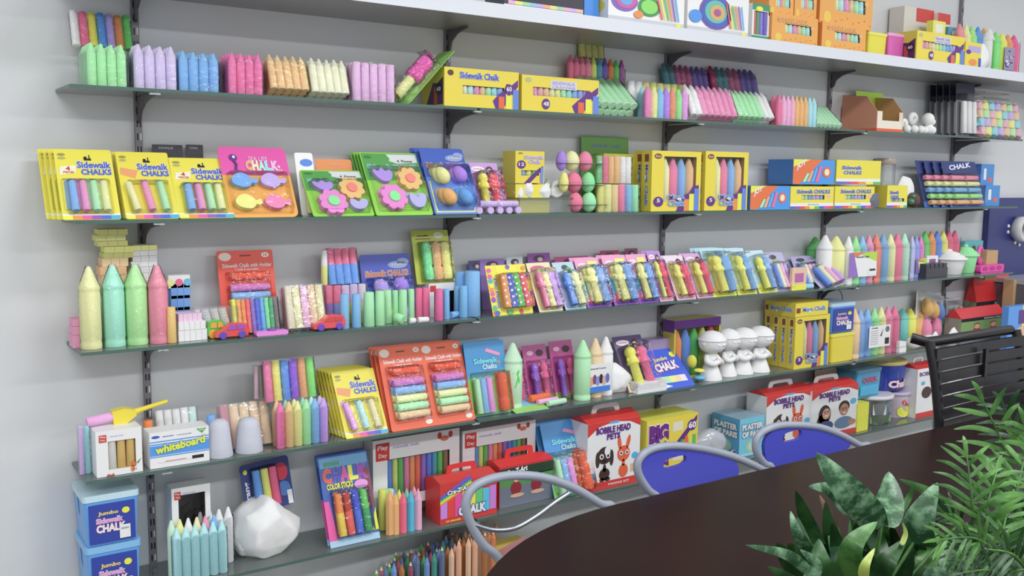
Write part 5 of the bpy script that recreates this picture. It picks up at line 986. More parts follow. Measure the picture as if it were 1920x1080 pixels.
blob('small yellow foam oval on the foam stack', 'E', [(1311, 695, .020, .0, .007)], '#e4e04a', -.15, 'foam oval', 'foam_oval', 'chalk')
blob('olive yellow oval propped behind the foam stack', 'E', [(1297, 678, .018, .02, .024)], '#c8c03c', -.15, 'foam oval', 'foam_oval', 'chalk')
# plaster figurines
def figurine(label, a, b_, t, y):
    xl, xr, z = base('E', a, b_, y); W = xr-xl; xm = (xl+xr)/2; h = Zat(t, xm, y+W*.4)-z; P = M('#f2f2f4', 'plaster')
    root = thing('plaster_figurine', label, 'figurine', (Xat((a+b_)/2, y+W*.25, z), y+W*.42, z+.0005), 'white plaster figurines', rz=R(12))
    m = MB(); m.lathe([(W*.42, 0), (W*.42, .003), (W*.36, h*.12), (W*.28, h*.24), (W*.22, h*.32), (W*.24, h*.40), (W*.26, h*.46), (W*.2, h*.52), (W*.12, h*.56)], P, n=24)
    for s in (-1, 1):
        m.tube(spline([(s*W*.24, 0, h*.49), (s*W*.36, -W*.08, h*.40), (s*W*.26, -W*.28, h*.35), (-s*W*.02, -W*.34, h*.40+(.03*h if s > 0 else 0))], 5), [W*.10]*16, P, 10); m.ball((-s*W*.04, -W*.34, h*.41+(.03*h if s > 0 else 0)), W*.09, W*.08, W*.1, P, 10, 8)
    for i in range(5): m.tube([(W*.4*math.cos(a_), W*.4*math.sin(a_), .004) for a_ in (-2.6+.5*i, -2.6+.5*i)]+[(W*.26*math.cos(-2.6+.5*i), W*.26*math.sin(-2.6+.5*i), h*.28)], W*.03, P, 6)
    m.build('body', root)
    m = MB(); m.lathe([(W*.08, h*.545), (W*.24, h*.565), (W*.36, h*.60), (W*.44, h*.65), (W*.475, h*.71), (W*.485, h*.78), (W*.48, h*.84), (W*.40, h*.92)], P, (0, -W*.03, 0), 28); m.ball((0, -W*.51, h*.74), W*.06, W*.06, h*.02, P, 10, 8)
    for s in (-1, 1):
        m.tube([(s*W*.18+W*.13*math.cos(t_), -W*.485+W*.03*abs(math.cos(t_))+(W*.06 if s*math.cos(t_) > .5 else 0), h*.78+h*.04*math.sin(t_)) for t_ in [2*math.pi*i/14 for i in range(14)]], W*.02, P, 6, True)
        m.ball((s*W*.45, 0, h*.75), W*.06, W*.08, h*.04, P, 10, 8)
    m.tube([(W*.11*math.cos(t_), -W*.45, h*.665+h*.012*math.sin(t_)) for t_ in [math.pi+math.pi*i/8 for i in range(9)]], W*.018, P, 6)
    m.build('head', root)
    m = MB()
    rz_ = h*.235
    m.lathe([(W*.50*math.sqrt(max(.0004, 1-((q_)/rz_)**2)), h*.775+q_) for q_ in [rz_*(.22+.775*i/9) for i in range(10)]], P, (0, -W*.03, 0), 28); m.tube([(W*.485*math.cos(t_), -W*.03+W*.485*math.sin(t_), h*.775+rz_*.22) for t_ in [2*math.pi*i/28 for i in range(28)]], W*.03, P, 6, True); m.build('cap', root)
for a, b_, t, y, lab in ((1319, 1357, 622, -.172, 'leftmost white plaster figurine with folded arms'), (1352, 1384, 618, -.150, 'second white plaster figurine from the left'), (1380, 1415, 616, -.155, 'third white plaster figurine from the left'), (1411, 1446, 613, -.160, 'rightmost white plaster figurine, next to the giant chalk boxes')): figurine(lab, a, b_, t, y)
for i in range(4):
    kw = dict(mg); 
    xs = 1490
    o = carton(('frontmost', 'second', 'third', 'rearmost')[i]+' of four upright giant chalk boxes on the fourth glass shelf', 'E', 1488, 1552, 592, -.178, .036, group='giant chalk boxes on the fourth shelf', **kw)
    o.location.y += .0385*i
kw = dict(mg); kw['win'] = None; kw['sticks'] = None; kw['drawl'] = lambda r_, p, w, h: (p.rect(-w*.47, h*.3, -w*.38, h*.65, M('#7a3a34', 'ink'), 1), p.text('Mega Chalk', -w*.30, h*.28, w*.40, h*.68, M('#5f86c8', 'ink'), WHT, 3, .03)); kw['draw'] = lambda r_, p, w, h: (p.rect(-w*.47, h*.3, -w*.35, h*.65, M('#7a3a34', 'ink'), 1), p.text('Mega Chalk', -w*.28, h*.28, w*.42, h*.68, M('#5f86c8', 'ink'), WHT, 3, .03))
carton('giant chalk box lying flat on top of the four upright ones', 'E', 1491, 1552, 567, -.178, .15, bp=593, group='giant chalk boxes on the fourth shelf', **kw)
def d_tublab(root, p, w, h):
    p.rect(-w*.47, h*.05, w*.47, h*.93, M('#2c3f9c', 'ink'), 1); p.text('Jumbo', -w*.28, h*.66, w*.12, h*.76, M('#e8c06a', 'ink'), None, 3, .04); p.text('Sidewalk', -w*.32, h*.50, w*.2, h*.61, M('#e09ac8', 'ink'), WHT, 3, .04); p.text('CHALK', -w*.32, h*.30, w*.25, h*.46, WHT, M('#b04a8a', 'ink'), 4, .05, ow=.09); p.ell(w*.28, h*.72, w*.08, h*.07, YEL, 2); p.rect(w*.14, h*.1, w*.36, h*.4, WHT, 5); p.rect(w*.17, h*.3, w*.33, h*.34, GRY, 6)
tub('yellow lower tub carrying the blue tub beside the giant chalk boxes', 'E', 1556, 1600, 624, '#dcc826', -.165, lid='#ded244')
tub('blue labelled tub standing on the yellow tub', 'E', 1556, 1601, 568, '#4a8ad8', -.165, lid='#a8c4d8', bp=623, draw=d_tublab, handle=(1.25, 1.5, '#46608a'))
loose('peach giant crayon right of the yellow tub', 'E', 1600, 1615, 580, '#f4b48c', -.165, 'giant')
o = pack('pack of pastel giant crayons behind a white paper label', 'E', 1611, 1688, 578, ['#7fa4dc', '#7aa8e4', '#8cd88a', '#d8dc92', '#ec7a9a', '#ec6a90'], -.155, 'giant'); zz = ZS['E']; labelled(o, -.085, Zat(650, o.location.x, -.155)-zz, .06, Zat(610, o.location.x, -.155)-zz, '#dfe4e8', 1)
for i, (a, t, yy) in enumerate(((1686, 641, -.17), (1686, 650, -.17))): brick(('upper', 'lower')[i]+' small white block at the foot of the pink giant crayon', 'E', a, a+13, t, yy, .03, '#f0eff0', 651 if i == 0 else None, 1, 'small white blocks')
for a, b_, t, c, lab in ((1692, 1707, 580, '#6ab8b0', 'teal'), (1707, 1721, 580, '#dcd85a', 'yellow'), (1720, 1735, 576, '#f0a86a', 'orange')): loose(lab+' ringed crayon in the trio behind the white egg row', 'E', a, b_, t, c, -.06, 'giant', group='ringed crayon trio')
for i, px in enumerate((1707, 1722, 1737)):
    xl, xr, z = base('E', px, px+17, -.15); o = chalk('egg', (xr-xl)/2, .05, '#ecebee', None, ((xl+xr)/2, -.14, z+.002), name='egg_chalk'); tag(o, ('left', 'middle', 'right')[i]+' white egg in the row behind the black chair back', 'egg chalk', 'white eggs in a row')
for a, b_, t, yy, lab in ((1750, 1763, 622, -.165, 'small'), (1782, 1799, 614, -.165, 'large')): rock(lab+' white pointed plaster chunk behind the black chair back', 'E', a, b_, t, yy, .03, '#f2f2f2', 51, peak=.1)
for i, (a, b_, t, c) in enumerate(((1738, 1752, 598, '#e87ea0'), (1757, 1770, 594, '#e87ea0'), (1777, 1788, 594, '#5ab088'))): loose(('left pink', 'right pink', 'dark green')[i]+' egg chalk standing behind the plaster chunks', 'E', a, b_, t, c, -.09, 'egg', name='egg_chalk', group='coloured eggs right end')
def d_clam(root, p, w, h):
    p.rect(-w*.5, 0, w*.5, h, M('#d4d8d8', 'ink'), .5)
    for i, c in enumerate(('#eea860', '#eea860', '#5a82c0')): chalk('egg', w*.12, h*.7, c, root, (-w*.2+i*w*.22, -w*.12, h*.1), (0, R(-25), 0), name='egg_chalk')
    blister(root, -w*.46, h*.04, w*.46, h*.96, w*.26)
card('tilted clear clamshell of orange and blue egg chalks above the pink eggs', 'E', 1715, 1768, 552, d_clam, -.05, .02, '#d0d4d4', .003, bp=602, ry=R(14))
card('small clear clamshell of green and pink eggs at the far right of the shelf', 'E', 1774, 1800, 560, lambda r_, p, w, h: ([chalk('egg', w*.2, h*.5, c, r_, (-w*.2+i*w*.4, -w*.2, h*.3), name='egg_chalk') for i, c in enumerate(('#78b890', '#d8a0b0'))], blister(r_, -w*.46, .01, w*.46, h*.96, w*.42)), -.03, .01, '#c8ccd0', .003)
# red carry boxes on the right
def gable(label, k, a, b_, t, y, d, c, draw=None, top=None, hb='#d02c2a', group=None, bp=None, lip=.72, cat='carry box', name='carry_box', hole=True, side=None, pos=None, rise=.07):
    if pos: xm, w, z, h = pos
    else: xl, xr, z = base(k, a, b_, y, bp); xm = (xl+xr)/2; w = xr-xl; h = Zat(t, xm, y+d*.5)-z
    root = thing(name, label, cat, (xm, y, z+.0008), group); hb_ = h*lip
    m = MB(); m.box(-w/2, w/2, 0, d, 0, hb_, M(side or c), M(c)); m.build('carton', root)
    m = MB(); tp = M(top or hb); ht = h*(lip+rise) if hole else h
    v = [(-w/2, 0, hb_), (w/2, 0, hb_), (w/2, d, hb_), (-w/2, d, hb_), (-w/2, d*.45, ht), (w/2, d*.45, ht), (w/2, d*.55, ht), (-w/2, d*.55, ht)]
    m.add(v, [(0, 1, 5, 4), (2, 3, 7, 6), (1, 2, 6, 5), (3, 0, 4, 7), (4, 5, 6, 7)], tp); m.build('gable_top', root)
    if hole:
        q = MB(); pts = spline([(-w*.27, d*.5, ht-.002), (-w*.25, d*.5, h*.96), (-w*.18, d*.5, h), (w*.18, d*.5, h), (w*.25, d*.5, h*.96), (w*.27, d*.5, ht-.002)], 4)
        vs = []; n = len(pts)
        c0 = Vector((0, 0, ht-.004))
        for P in pts:
            vs += [(P.x, d*.485, P.z), (P.x, d*.515, P.z), (P.x*.68, d*.515, c0.z+(P.z-c0.z)*.55), (P.x*.68, d*.485, c0.z+(P.z-c0.z)*.55)]
        fs = []
        for i in range(n-1):
            for j in range(4): fs.append((i*4+j, (i+1)*4+j, (i+1)*4+(j+1) % 4, i*4+(j+1) % 4))
        q.add(vs, fs, M(hb)); q.build('carry_handle', root)
    if draw: p = MB(); draw(root, p, w, hb_); p.build('printed_front', root)
    return root
def d_kids(root, p, w, h):
    p.rect(-w*.5, h*.86, w*.5, h, BLKI, 1); p.rect(-w*.5, h*.4, w*.5, h*.86, M('#7a9a5a', 'ink'), 1); p.rect(-w*.5, 0, w*.5, h*.4, M('#8a8ea0', 'ink'), 1); p.text('SIDEWALK CHALK', w*.0, h*.9, w*.42, h*.96, WHT, None, 3)
    for x in (-.15, .22):
        p.ell(w*x, h*.62, w*.06, h*.1, M('#d8a080', 'ink'), 4); p.ell(w*x, h*.68, w*.065, h*.09, M('#7a4a30', 'ink'), 3); p.ell(w*x, h*.40, w*.09, h*.18, M('#b03040', 'ink'), 2); p.ell(w*(x-.06), h*.2, w*.1, h*.05, M('#d8a080', 'ink'), 3); p.ell(w*(x+.06), h*.16, w*.1, h*.05, M('#d8a080', 'ink'), 3)
gable('red topped carry box at the far right, behind the lower red box', 'E', 1826, 1893, 515, -.07, .06, '#7a8a6a', d_kids, top='#d42428', group='red carry boxes', lip=.60, hole=False, bp=634)
gable('lower red carry box with a picture of sitting children, behind the black chair', 'E', 1800, 1882, 575, -.165, .08, '#8a8a7a', d_kids, top='#c82a34', group='red carry boxes', lip=.72, hole=False)
# ================= shelf F =================
for i, (a, b_, t, bp) in enumerate(((166, 266, 1020, None), (160, 262, 925, 1019))):
    tub(('lower', 'upper')[i]+' blue handled tub of jumbo chalk at the left end', 'F', a, b_, t, '#5a9ae0', -.165, lid='#7ab0e4' if i == 0 else '#b4d0e4', d=.14, bp=bp, draw=d_tublab, handle=(.35, .12, '#3a6aa0'), group='blue tubs of jumbo chalk')
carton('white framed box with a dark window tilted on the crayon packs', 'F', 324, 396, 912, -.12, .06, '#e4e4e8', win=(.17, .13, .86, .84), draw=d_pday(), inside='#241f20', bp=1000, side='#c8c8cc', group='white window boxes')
pack('low row of white sticks supporting the tilted dark window box', 'F', 320, 400, 995, ['#d8d8dc']*5, -.10, 'stick', wrap=False)
pack('pack of light blue crayons with coloured tips in front', 'F', 327, 429, 985, ['#a2cfe2']*6, -.17, 'crayon', rows=1)
pack('pack of white crayons behind the light blue ones', 'F', 372, 441, 958, ['#dcdcde']*4, -.11, 'crayon')
for i, c in enumerate(('#b8e0b8', '#e4e08a', '#dcdce0', '#e6e2a0', '#f08aa8', '#6fa8e0')):
    a = 318+16*i; loose(('mint', 'yellow', 'white', 'cream', 'pink', 'blue')[i]+' crayon tip in the row right behind the light blue crayons', 'F', a, a+16, 978-2*i, c, -.145, 'crayon', group='coloured crayons behind the light blue pack', name='chalk_crayon')
rock('large rough white chalk rock on the fifth glass shelf', 'F', 456, 587, 940, -.172, .15, '#e8e8e6', 61, facet=.42, peak=-.15)
rock('smaller grey white lump leaning on the left of the large rock', 'F', 441, 500, 975, -.12, .10, '#d0d0ce', 63, facet=.4)
def d_navy(root, p, w, h):
    sticks_on(root, [-w*.22, -w*.05, w*.12], h*.1, h*.76, w*.085, ['#5a90dc', '#e0e06a', '#ea5a86']); p.ell(w*.32, h*.7, w*.13, h*.18, M('#c83048', 'ink'), 1); p.ell(w*.33, h*.35, w*.13, h*.15, M('#4a7ac0', 'ink'), 1)
    o = MB(); o.text('Prang', 0, 0, h*.45, w*.12, WHT, None, 3, .03); p.merge(o, lambda v: (-w*.34-v[2], v[1], h*.2+v[0])); p.rect(w*.38, h*.02, w*.48, h*.3, WHT, 2); p.ell(-w*.4, h*.85, w*.04, h*.05, YEL, 2)
    blister(root, -w*.34, h*.06, w*.22, h*.9, w*.19)
card('navy blue card of blue, yellow and pink sticks perched on the white rock', 'F', 462, 553, 862, d_navy, -.07, .02, '#33407e', .010, bp=956, ry=R(-5))
def d_chalkcard(root, p, w, h):
    p.rect(-w*.48, h*.86, w*.48, h*.97, M('#5a9ac8', 'ink'), .8)
    for i, (ch, c) in enumerate(zip('CHALK', ('#e0503c', '#4a4ab8', '#d04a9a', '#e8dc3a', '#9a3ab0'))): p.text(ch, w*(-.44+.175*i), h*.70, w*(-.29+.175*i), h*.84, M(c, 'ink'), WHT, 5, .06)
    p.text('SIDEWALK', -w*.40, h*.88, -w*.08, h*.92, GRN, None, 3, .04); p.text('COLOR STICKS', -w*.40, h*.62, w*.12, h*.68, YEL, BLKI, 4, .04); p.rect(-w*.5, 0, w*.5, h*.07, M('#9cc0ea', 'ink'), 1)
    p.flat([(-w*.5, h*.07), (-w*.32, h*.07), (-w*.4, h*.5), (-w*.5, h*.5)], PNK, 1); p.flat([(w*.34, h*.1), (w*.5, h*.1), (w*.5, h*.35)], YEL, 1); p.rect(w*.34, h*.35, w*.49, h*.8, M('#8a3a4a', 'ink'), 1); p.ell(w*.28, h*.63, w*.14, h*.05, M('#d890d0', 'ink'), 6)
    for i, (c, c2) in enumerate((('#f2b838', '#ee7a34'), ('#d85a50', '#a83a30'), ('#4a6ad0', '#3a50c0'), ('#3f9a5a', '#58b858'))):
        x = -w*.25+w*.17*i; chalk('two', w*.075, h*.46, c, root, (x, -w*.08, h*.1), c2=c2, name='two_tone_chalk_stick')
    blister(root, -w*.36, h*.07, w*.38, h*.6, w*.2)
card('blue card with big rainbow lettering reading chalk and four printed sticks', 'F', 620, 713, 850, d_chalkcard, -.165, .09, '#3a5aa8', .006, 1, .02, 'rainbow lettered cards')
def d_pd(root, p, w, h):
    p.prism(rrect(-w*.47, h*.70, -w*.32, h*.95, .002), -.0014, -.0004, RED); p.text('Play', -w*.45, h*.84, -w*.34, h*.92, WHT, None, 4); p.text('Day', -w*.44, h*.73, -w*.35, h*.80, WHT, None, 4); p.text('sidewalk chalk', -w*.28, h*.85, w*.02, h*.885, LIL, None, 2)
    p.ell(w*.32, h*.88, w*.05, h*.04, M('#c86a4a', 'ink'), 1); p.ell(w*.26, h*.93, w*.025, h*.05, M('#b03a30', 'ink'), 2); p.ell(w*.39, h*.93, w*.025, h*.05, M('#b03a30', 'ink'), 2)
PDS = ['#5a86d0', '#c8cc6a', '#58a858', '#d878a8', '#e8945a', '#e06a58', '#8a68b8', '#5a78c8', '#4a9ab0', '#5ab85a', '#8a6a50']
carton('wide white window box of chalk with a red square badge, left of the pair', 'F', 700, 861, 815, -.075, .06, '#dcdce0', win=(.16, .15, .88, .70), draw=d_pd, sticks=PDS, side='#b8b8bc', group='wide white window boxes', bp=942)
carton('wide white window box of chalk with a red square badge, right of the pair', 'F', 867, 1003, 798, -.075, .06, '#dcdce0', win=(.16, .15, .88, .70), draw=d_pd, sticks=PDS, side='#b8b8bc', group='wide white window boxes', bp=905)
# pencil shaped crayons bundle
o = pack('square bundle of pencil shaped chalks in orange, pink, teal and rose', 'F', 738, 795, 922, ['#f4a066', '#e8607c', '#46a8c4', '#f29ab4'], -.172, 'pencil', rows=2, wrap=False, c2=None, back=['#f4b080', '#d8d06a', '#78b8a0', '#e090a8'])
for i, (a, c) in enumerate(((713, '#c8cc5a'), (722, '#9ccc80'), (728, '#a8dcc8'), (733, '#5a8ac8'))): loose(('olive yellow', 'light green', 'mint', 'blue')[i]+' stick behind the pencil shaped bundle', 'F', a, a+14, 920, c, -.12+.005*i, 'stick', group='sticks behind the pencil bundle')
loose('orange pencil shaped chalk at the left corner of the bundle', 'F', 727, 741, 920, '#f4a066', -.165, 'pencil', name='chalk_crayon')
def d_crazart(root, p, w, h):
    p.rect(-w*.5, h*.72, w*.5, h, RED, .8)
    for i, c in enumerate(('#c080d8', '#e03a3a', '#e04a98', '#f2a85a', '#e8dc3a', '#58c070', '#48b8d8', '#c07ad0')): p.rect(w*(-.49+.123*i), h*.13, w*(-.375+.123*i), h*(.70+.03*(i % 2)), M(c, 'ink'), 1+.1*i)
    p.rect(-w*.5, 0, w*.5, h*.12, RED, 2)
    for i, c in enumerate(('#ef8a35', '#e8dc3a', '#57b457', '#3f62c8', '#8a4fb0')): p.flat([(-w*.5, h*(.50+.05*i)), (-w*.5, h*(.45+.05*i)), (w*.05, h*(.86+.05*i)), (w*.0, h*(.91+.05*i))][::-1][::-1], M(c, 'ink'), 2+.2*i)
    p.text('Cra-Z-Art', -w*.38, h*.70, w*.02, h*.80, WHT, BLKI, 6, .05, .12, ow=.12); p.text('CHALK', -w*.18, h*.14, w*.28, h*.34, WHT, M('#3040a0', 'ink'), 6, .06, ow=.12); p.text('24 sidewalk', -w*.40, h*.03, -w*.15, h*.08, YEL, None, 4)
def d_craz_side(root, p, w, h): p.text('CHALK', -w*.35, h*.1, w*.35, h*.22, WHT, M('#3040a0', 'ink'), 3, .05); [p.rect(w*(-.45+.2*i), h*.3, w*(-.3+.2*i), h*.65, M(c, 'ink'), 1) for i, c in enumerate(('#e8dc3a', '#57b457', '#58b8d8', '#c080d8'))]
gC2 = 'red rainbow carry boxes on the fifth shelf'
o = gable('front red carry box with rainbow chalk stripes and white brand lettering', 'F', 825, 931, 868, -.17, .09, '#d03030', d_crazart, top='#c83a34', group=gC2, lip=.76, hb='#d02c2a')
p = MB(); xw = .0
def d_kids2(p, w, h):
    p.rect(-w*.5, 0, w*.5, h*.5, M("#6a7080", "ink"), 1); p.rect(-w*.5, h*.5, w*.5, h*.72, M("#4f8a4a", "ink"), 1)
    for x in (-.2, .18):
        p.ell(w*x, h*.66, w*.05, h*.08, M("#d8a080", "ink"), 4); p.ell(w*x, h*.44, w*.10, h*.16, M("#8a2430", "ink"), 3); p.ell(w*(x+.02), h*.26, w*.13, h*.05, M("#caa088", "ink"), 5)
    p.text("Cra-Z-Art", -w*.38, h*.78, 0, h*.9, WHT, BLKI, 6, .05, .1)
o2 = gable('rear red and dark green carry box with two seated children, behind the tube chair', 'F', 936, 1036, 838, -.15, .09, '#c02c34', lambda r_, p, w, h: (p.rect(-w*.5, h*.7, w*.5, h*.95, M('#24402c', 'ink'), 1), d_kids2(p, w, h)), group=gC2, lip=.76)
card('blue and green chalk card with an orange holder on the fifth glass shelf', 'F', 1040, 1116, 790, d_bluegreen, -.172, .09, '#3f8ac8', .005, 1, .025, 'blue and green cards', sx=-.008, short='blue and green card of the fifth shelf')
def d_bobble(root, p, w, h):
    p.rect(-w*.5, 0, w*.5, h*.11, RED, 1); p.text('MIXING KIT', -w*.1, h*.04, w*.3, h*.07, WHT, None, 2)
    bobtxt(p, w, h)
    p.ell(w*.40, h*.42, w*.06, h*.05, CYA, 2); p.ell(-w*.42, h*.22, w*.06, h*.05, CYA, 2); p.rect(w*.32, h*.18, w*.48, h*.3, M('#d8a880', 'ink'), 2)
    B2 = M('#43302c', 'ink')
    p.ell(-w*.18, h*.50, w*.14, h*.13, B2, 2); p.ell(-w*.31, h*.45, w*.04, h*.12, B2, 2.2); p.ell(-w*.05, h*.45, w*.04, h*.12, B2, 2.2); p.ell(-w*.13, h*.56, w*.055, h*.07, WHT, 3)
    for x in (-.24, -.12): p.ell(w*x, h*.49, w*.04, h*.04, WHT, 4); p.ell(w*x, h*.49, w*.02, h*.022, BLKI, 5)
    p.ell(-w*.18, h*.42, w*.035, h*.02, BLKI, 5); p.ell(-w*.18, h*.22, w*.10, h*.09, B2, 2); p.ell(-w*.18, h*.31, w*.03, h*.06, B2, 2); p.ell(-w*.22, h*.14, w*.05, h*.03, B2, 2); p.ell(-w*.12, h*.14, w*.05, h*.03, B2, 2)
    O2 = M('#d85a34', 'ink'); p.ell(w*.18, h*.48, w*.12, h*.12, O2, 2); p.ell(w*.10, h*.65, w*.035, h*.10, O2, 2, a=.15); p.ell(w*.27, h*.65, w*.035, h*.10, O2, 2, a=-.25)
    for x in (.13, .24): p.ell(w*x, h*.49, w*.035, h*.035, WHT, 4); p.ell(w*x, h*.49, w*.017, h*.019, BLKI, 5)
    p.ell(w*.18, h*.22, w*.09, h*.10, O2, 2); p.ell(w*.18, h*.34, w*.03, h*.05, O2, 2)
def bobtxt(p, w, h):
    p.flat([(-w*.5, h*.80), (-w*.30, h*.93), (0, h*.985), (w*.30, h*.95), (w*.5, h*.86), (w*.5, h), (-w*.5, h)], RED, 1); p.rect(-w*.1, h*.96, w*.08, h*.99, CYA, 2)
    p.text('BOBBLE HEAD', -w*.34, h*.83, w*.30, h*.92, PUR, None, 4, .05); p.text('PETS', -w*.14, h*.73, w*.1, h*.81, PUR, None, 4, .05)
def d_bobkids(root, p, w, h):
    p.rect(-w*.5, 0, w*.5, h*.10, RED, 1); bobtxt(p, w, h); p.ell(w*.40, h*.66, w*.07, h*.06, CYA, 2)
    SK, SK2, HR = M('#c8947a', 'ink'), M('#b07a5e', 'ink'), M('#2c2224', 'ink')
    p.ell(-w*.22, h*.48, w*.13, h*.2, HR, 2); p.ell(-w*.26, h*.36, w*.12, h*.14, HR, 2); p.ell(-w*.19, h*.50, w*.085, h*.11, SK, 3); p.ell(-w*.2, h*.25, w*.17, h*.11, M('#3a4a7a', 'ink'), 3.5)
    p.ell(w*.2, h*.58, w*.12, h*.12, HR, 2); p.ell(w*.2, h*.52, w*.095, h*.12, SK2, 3); p.ell(w*.2, h*.26, w*.2, h*.12, M('#5a7a9a', 'ink'), 3.5); p.ell(w*.38, h*.24, w*.09, h*.06, SK2, 4)
    for cx in (-.19, .2):
        for s in (-1, 1): p.ell(w*(cx+s*.035), h*.535, w*.012, h*.012, BLKI, 5); p.ell(w*(cx+s*.035), h*.56, w*.018, h*.004, HR, 5)
        p.ell(w*cx, h*.505, w*.012, h*.018, M('#a87058', 'ink'), 5); p.ell(w*cx, h*.46, w*.04, h*.014, WHT, 5)
gB = 'white carry boxes of bobble head pets'
def bob(label, a, b_, t, y, dr, d=.10, k='F', lip=.83): 
    o = gable(label, k, a, b_, t, y, d, '#eceaec', dr, top='#c8302e', hb='#c9c8ca', group=gB, lip=lip, side='#dcdade')
    w = [c for c in o.children if c.name.startswith('carton')][0]
    return o
bob('bobble head pets box with a brown dog and orange rabbit, left of the yellow box', 1100, 1198, 757, -.172, d_bobble)
bob('bobble head pets box with a black and white dog, right of the plaster box', 1434, 1519, 712, -.155, d_bobble)
bob('bobble head pets box showing two smiling children', 1519, 1605, 703, -.165, d_bobkids)
bob('bobble head pets box at the right, partly behind the black chair back', 1716, 1752, 668, -.165, lambda r_, p, w, h: (p.rect(-w*.5, 0, w*.5, h*.1, RED, 1), p.ell(0, h*.5, w*.25, h*.12, M('#4a3030', 'ink'), 2), p.ell(-w*.2, h*.7, w*.1, h*.04, CYA, 2), p.text('BOBBLE', -w*.4, h*.85, w*.4, h*.93, PUR, None, 3)))
def d_big(root, p, w, h):
    p.text('BIG', -w*.44, h*.42, -w*.1, h*.82, M('#6a2a80', 'ink'), WHT, 5, .08, ow=.12); p.text('chalk', -w*.3, h*.28, -w*.1, h*.40, M('#4a8a4a', 'ink'), WHT, 5, .05)
    p.flat([(-w*.1, .002), (w*.06, .002), (w*.48, h*.82), (w*.48, h*.96)], PUR, 2)
    for i in range(7): p.ell(w*(-.42+.09*i), h*.12, w*.025, h*.07, BLKI if i % 2 else M('#e8a070', 'ink'), 3)
    for i, c in enumerate(('#4f9a4a', '#e8602e', '#c8d04a', '#57b457')): p.rect(w*(.16+.08*i), h*.05, w*(.22+.08*i), h*(.35+.08*(i % 2)), M(c, 'ink'), 3)
    p.ell(w*.38, h*.70, w*.09, h*.15, PUR, 4); p.text('60', w*.31, h*.62, w*.45, h*.78, WHT, None, 5, .04); p.rect(0, h*.6, w*.2, h*.85, M('#d8d0b8', 'ink'), 1)
def d_bigs(root, p, w, h): p.ell(-w*.05, h*.4, w*.2, h*.25, PUR, 1); p.text('60', -w*.18, h*.3, w*.08, h*.5, WHT, None, 2)
carton('yellow and purple big chalk box, upper of the two', 'F', 1211, 1307, 782, -.165, .12, '#dac636', side='#cfc23c', top='#e2d640', draw=d_big, drawl=d_bigs, bp=852, group='yellow and purple big chalk boxes')
carton('yellow and purple big chalk box, lower one behind the blue chair', 'F', 1211, 1307, 850, -.165, .12, '#dac636', side='#cfc23c', draw=d_big, drawl=d_bigs, group='yellow and purple big chalk boxes')
def d_pop(root, p, w, h):
    p.text('PLASTER', -w*.40, h*.70, w*.40, h*.84, WHT, M('#2c6c98', 'ink'), 4, .06, ow=.12); p.text('OF PARIS', -w*.40, h*.50, w*.42, h*.64, WHT, M('#2c6c98', 'ink'), 4, .06, ow=.12)
    p.ell(0, h*.25, w*.22, h*.16, M('#a8cc90', 'ink'), 1); p.ell(0, h*.25, w*.13, h*.1, M('#b0d8e8', 'ink'), 2); p.rect(-w*.4, h*.04, w*.1, h*.06, WHT, 2)
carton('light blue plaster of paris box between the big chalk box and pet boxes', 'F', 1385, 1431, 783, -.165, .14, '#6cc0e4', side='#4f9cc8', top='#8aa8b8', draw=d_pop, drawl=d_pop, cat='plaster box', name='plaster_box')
carton('dark violet box behind the plaster of paris box', 'F', 1412, 1450, 758, -.04, .03, '#5c4f74', cat='box')
o = rock('clear plastic bag of silvery pieces with a blue label, below the plaster box', 'F', 1310, 1372, 808, -.165, .07, '#a8acb4', 71, facet=.15, cat='bag', name='plastic_bag', kind='shiny'); q = MB(); q.rect(.005, .015, .055, .045, CYA, 1); q.text('CHALK', .008, .024, .052, .034, WHT, None, 3); q.build('printed_label', o, (0, -.001, 0))
for i, px in enumerate((1318, 1332)):
    blob(('left', 'right')[i]+' small white ball on the glass by the silvery bag', 'F', [(px, 852, .010)], '#e8e8ea', -.18, 'plaster ball', 'plaster_ball', 'plastic', 'small white balls on the fifth shelf')
for i, (a, px) in enumerate(((1345, 0), (1366, 0))): ring(('left', 'right')[i]+' grey wire ring lying against the plaster box', 'F', a+8, 855, -.175, .018, .004, '#9a9ca8', (0, 0, R(15*i)), 'wire ring', 'wire_ring', kind='metal')
def d_lab2(cs, s):
    def f(root, p, w, h):
        p.rect(-w*.4, h*.08, w*.42, h*.8, M(cs[0], 'ink'), 1); p.rect(-w*.1, h*.5, w*.42, h*.8, M(cs[1], 'ink'), 2); p.text(s, -w*.3, h*.15, w*.35, h*.4, WHT, M(cs[2], 'ink'), 4, .04, ow=.1)
    return f
tub('clear tub with a pale lid and green bits under the blue tub', 'F', 1628, 1680, 746, '#ccc', -.17, lid='#d8d4dc', round_=True, mat=TUBC, draw=lambda r_, p, w, h: (p.rect(-w*.4, h*.4, -w*.05, h*.85, WHT, 1), p.rect(-w*.05, h*.4, w*.4, h*.85, M('#6ab0c8', 'ink'), 1), p.rect(-w*.45, h*.05, w*.3, h*.3, M('#7aa860', 'ink'), 1)))
carton('plain bright yellow box left of the clear tub', 'F', 1606, 1627, 756, -.17, .06, '#dfdc2e', side='#d0cf3a', cat='box', name='box')
tub('blue square tub with a red word, standing on the yellow box and clear tub', 'F', 1604, 1650, 692, '#3f96c0', -.13, lid='#4a7f9c', bp=745, draw=lambda r_, p, w, h: (p.text('CHALK', -w*.3, h*.62, w*.35, h*.82, M('#c83a5a', 'ink'), None, 3, .04), p.rect(-w*.4, h*.1, w*.42, h*.5, M('#48b0e0', 'ink'), 1)))
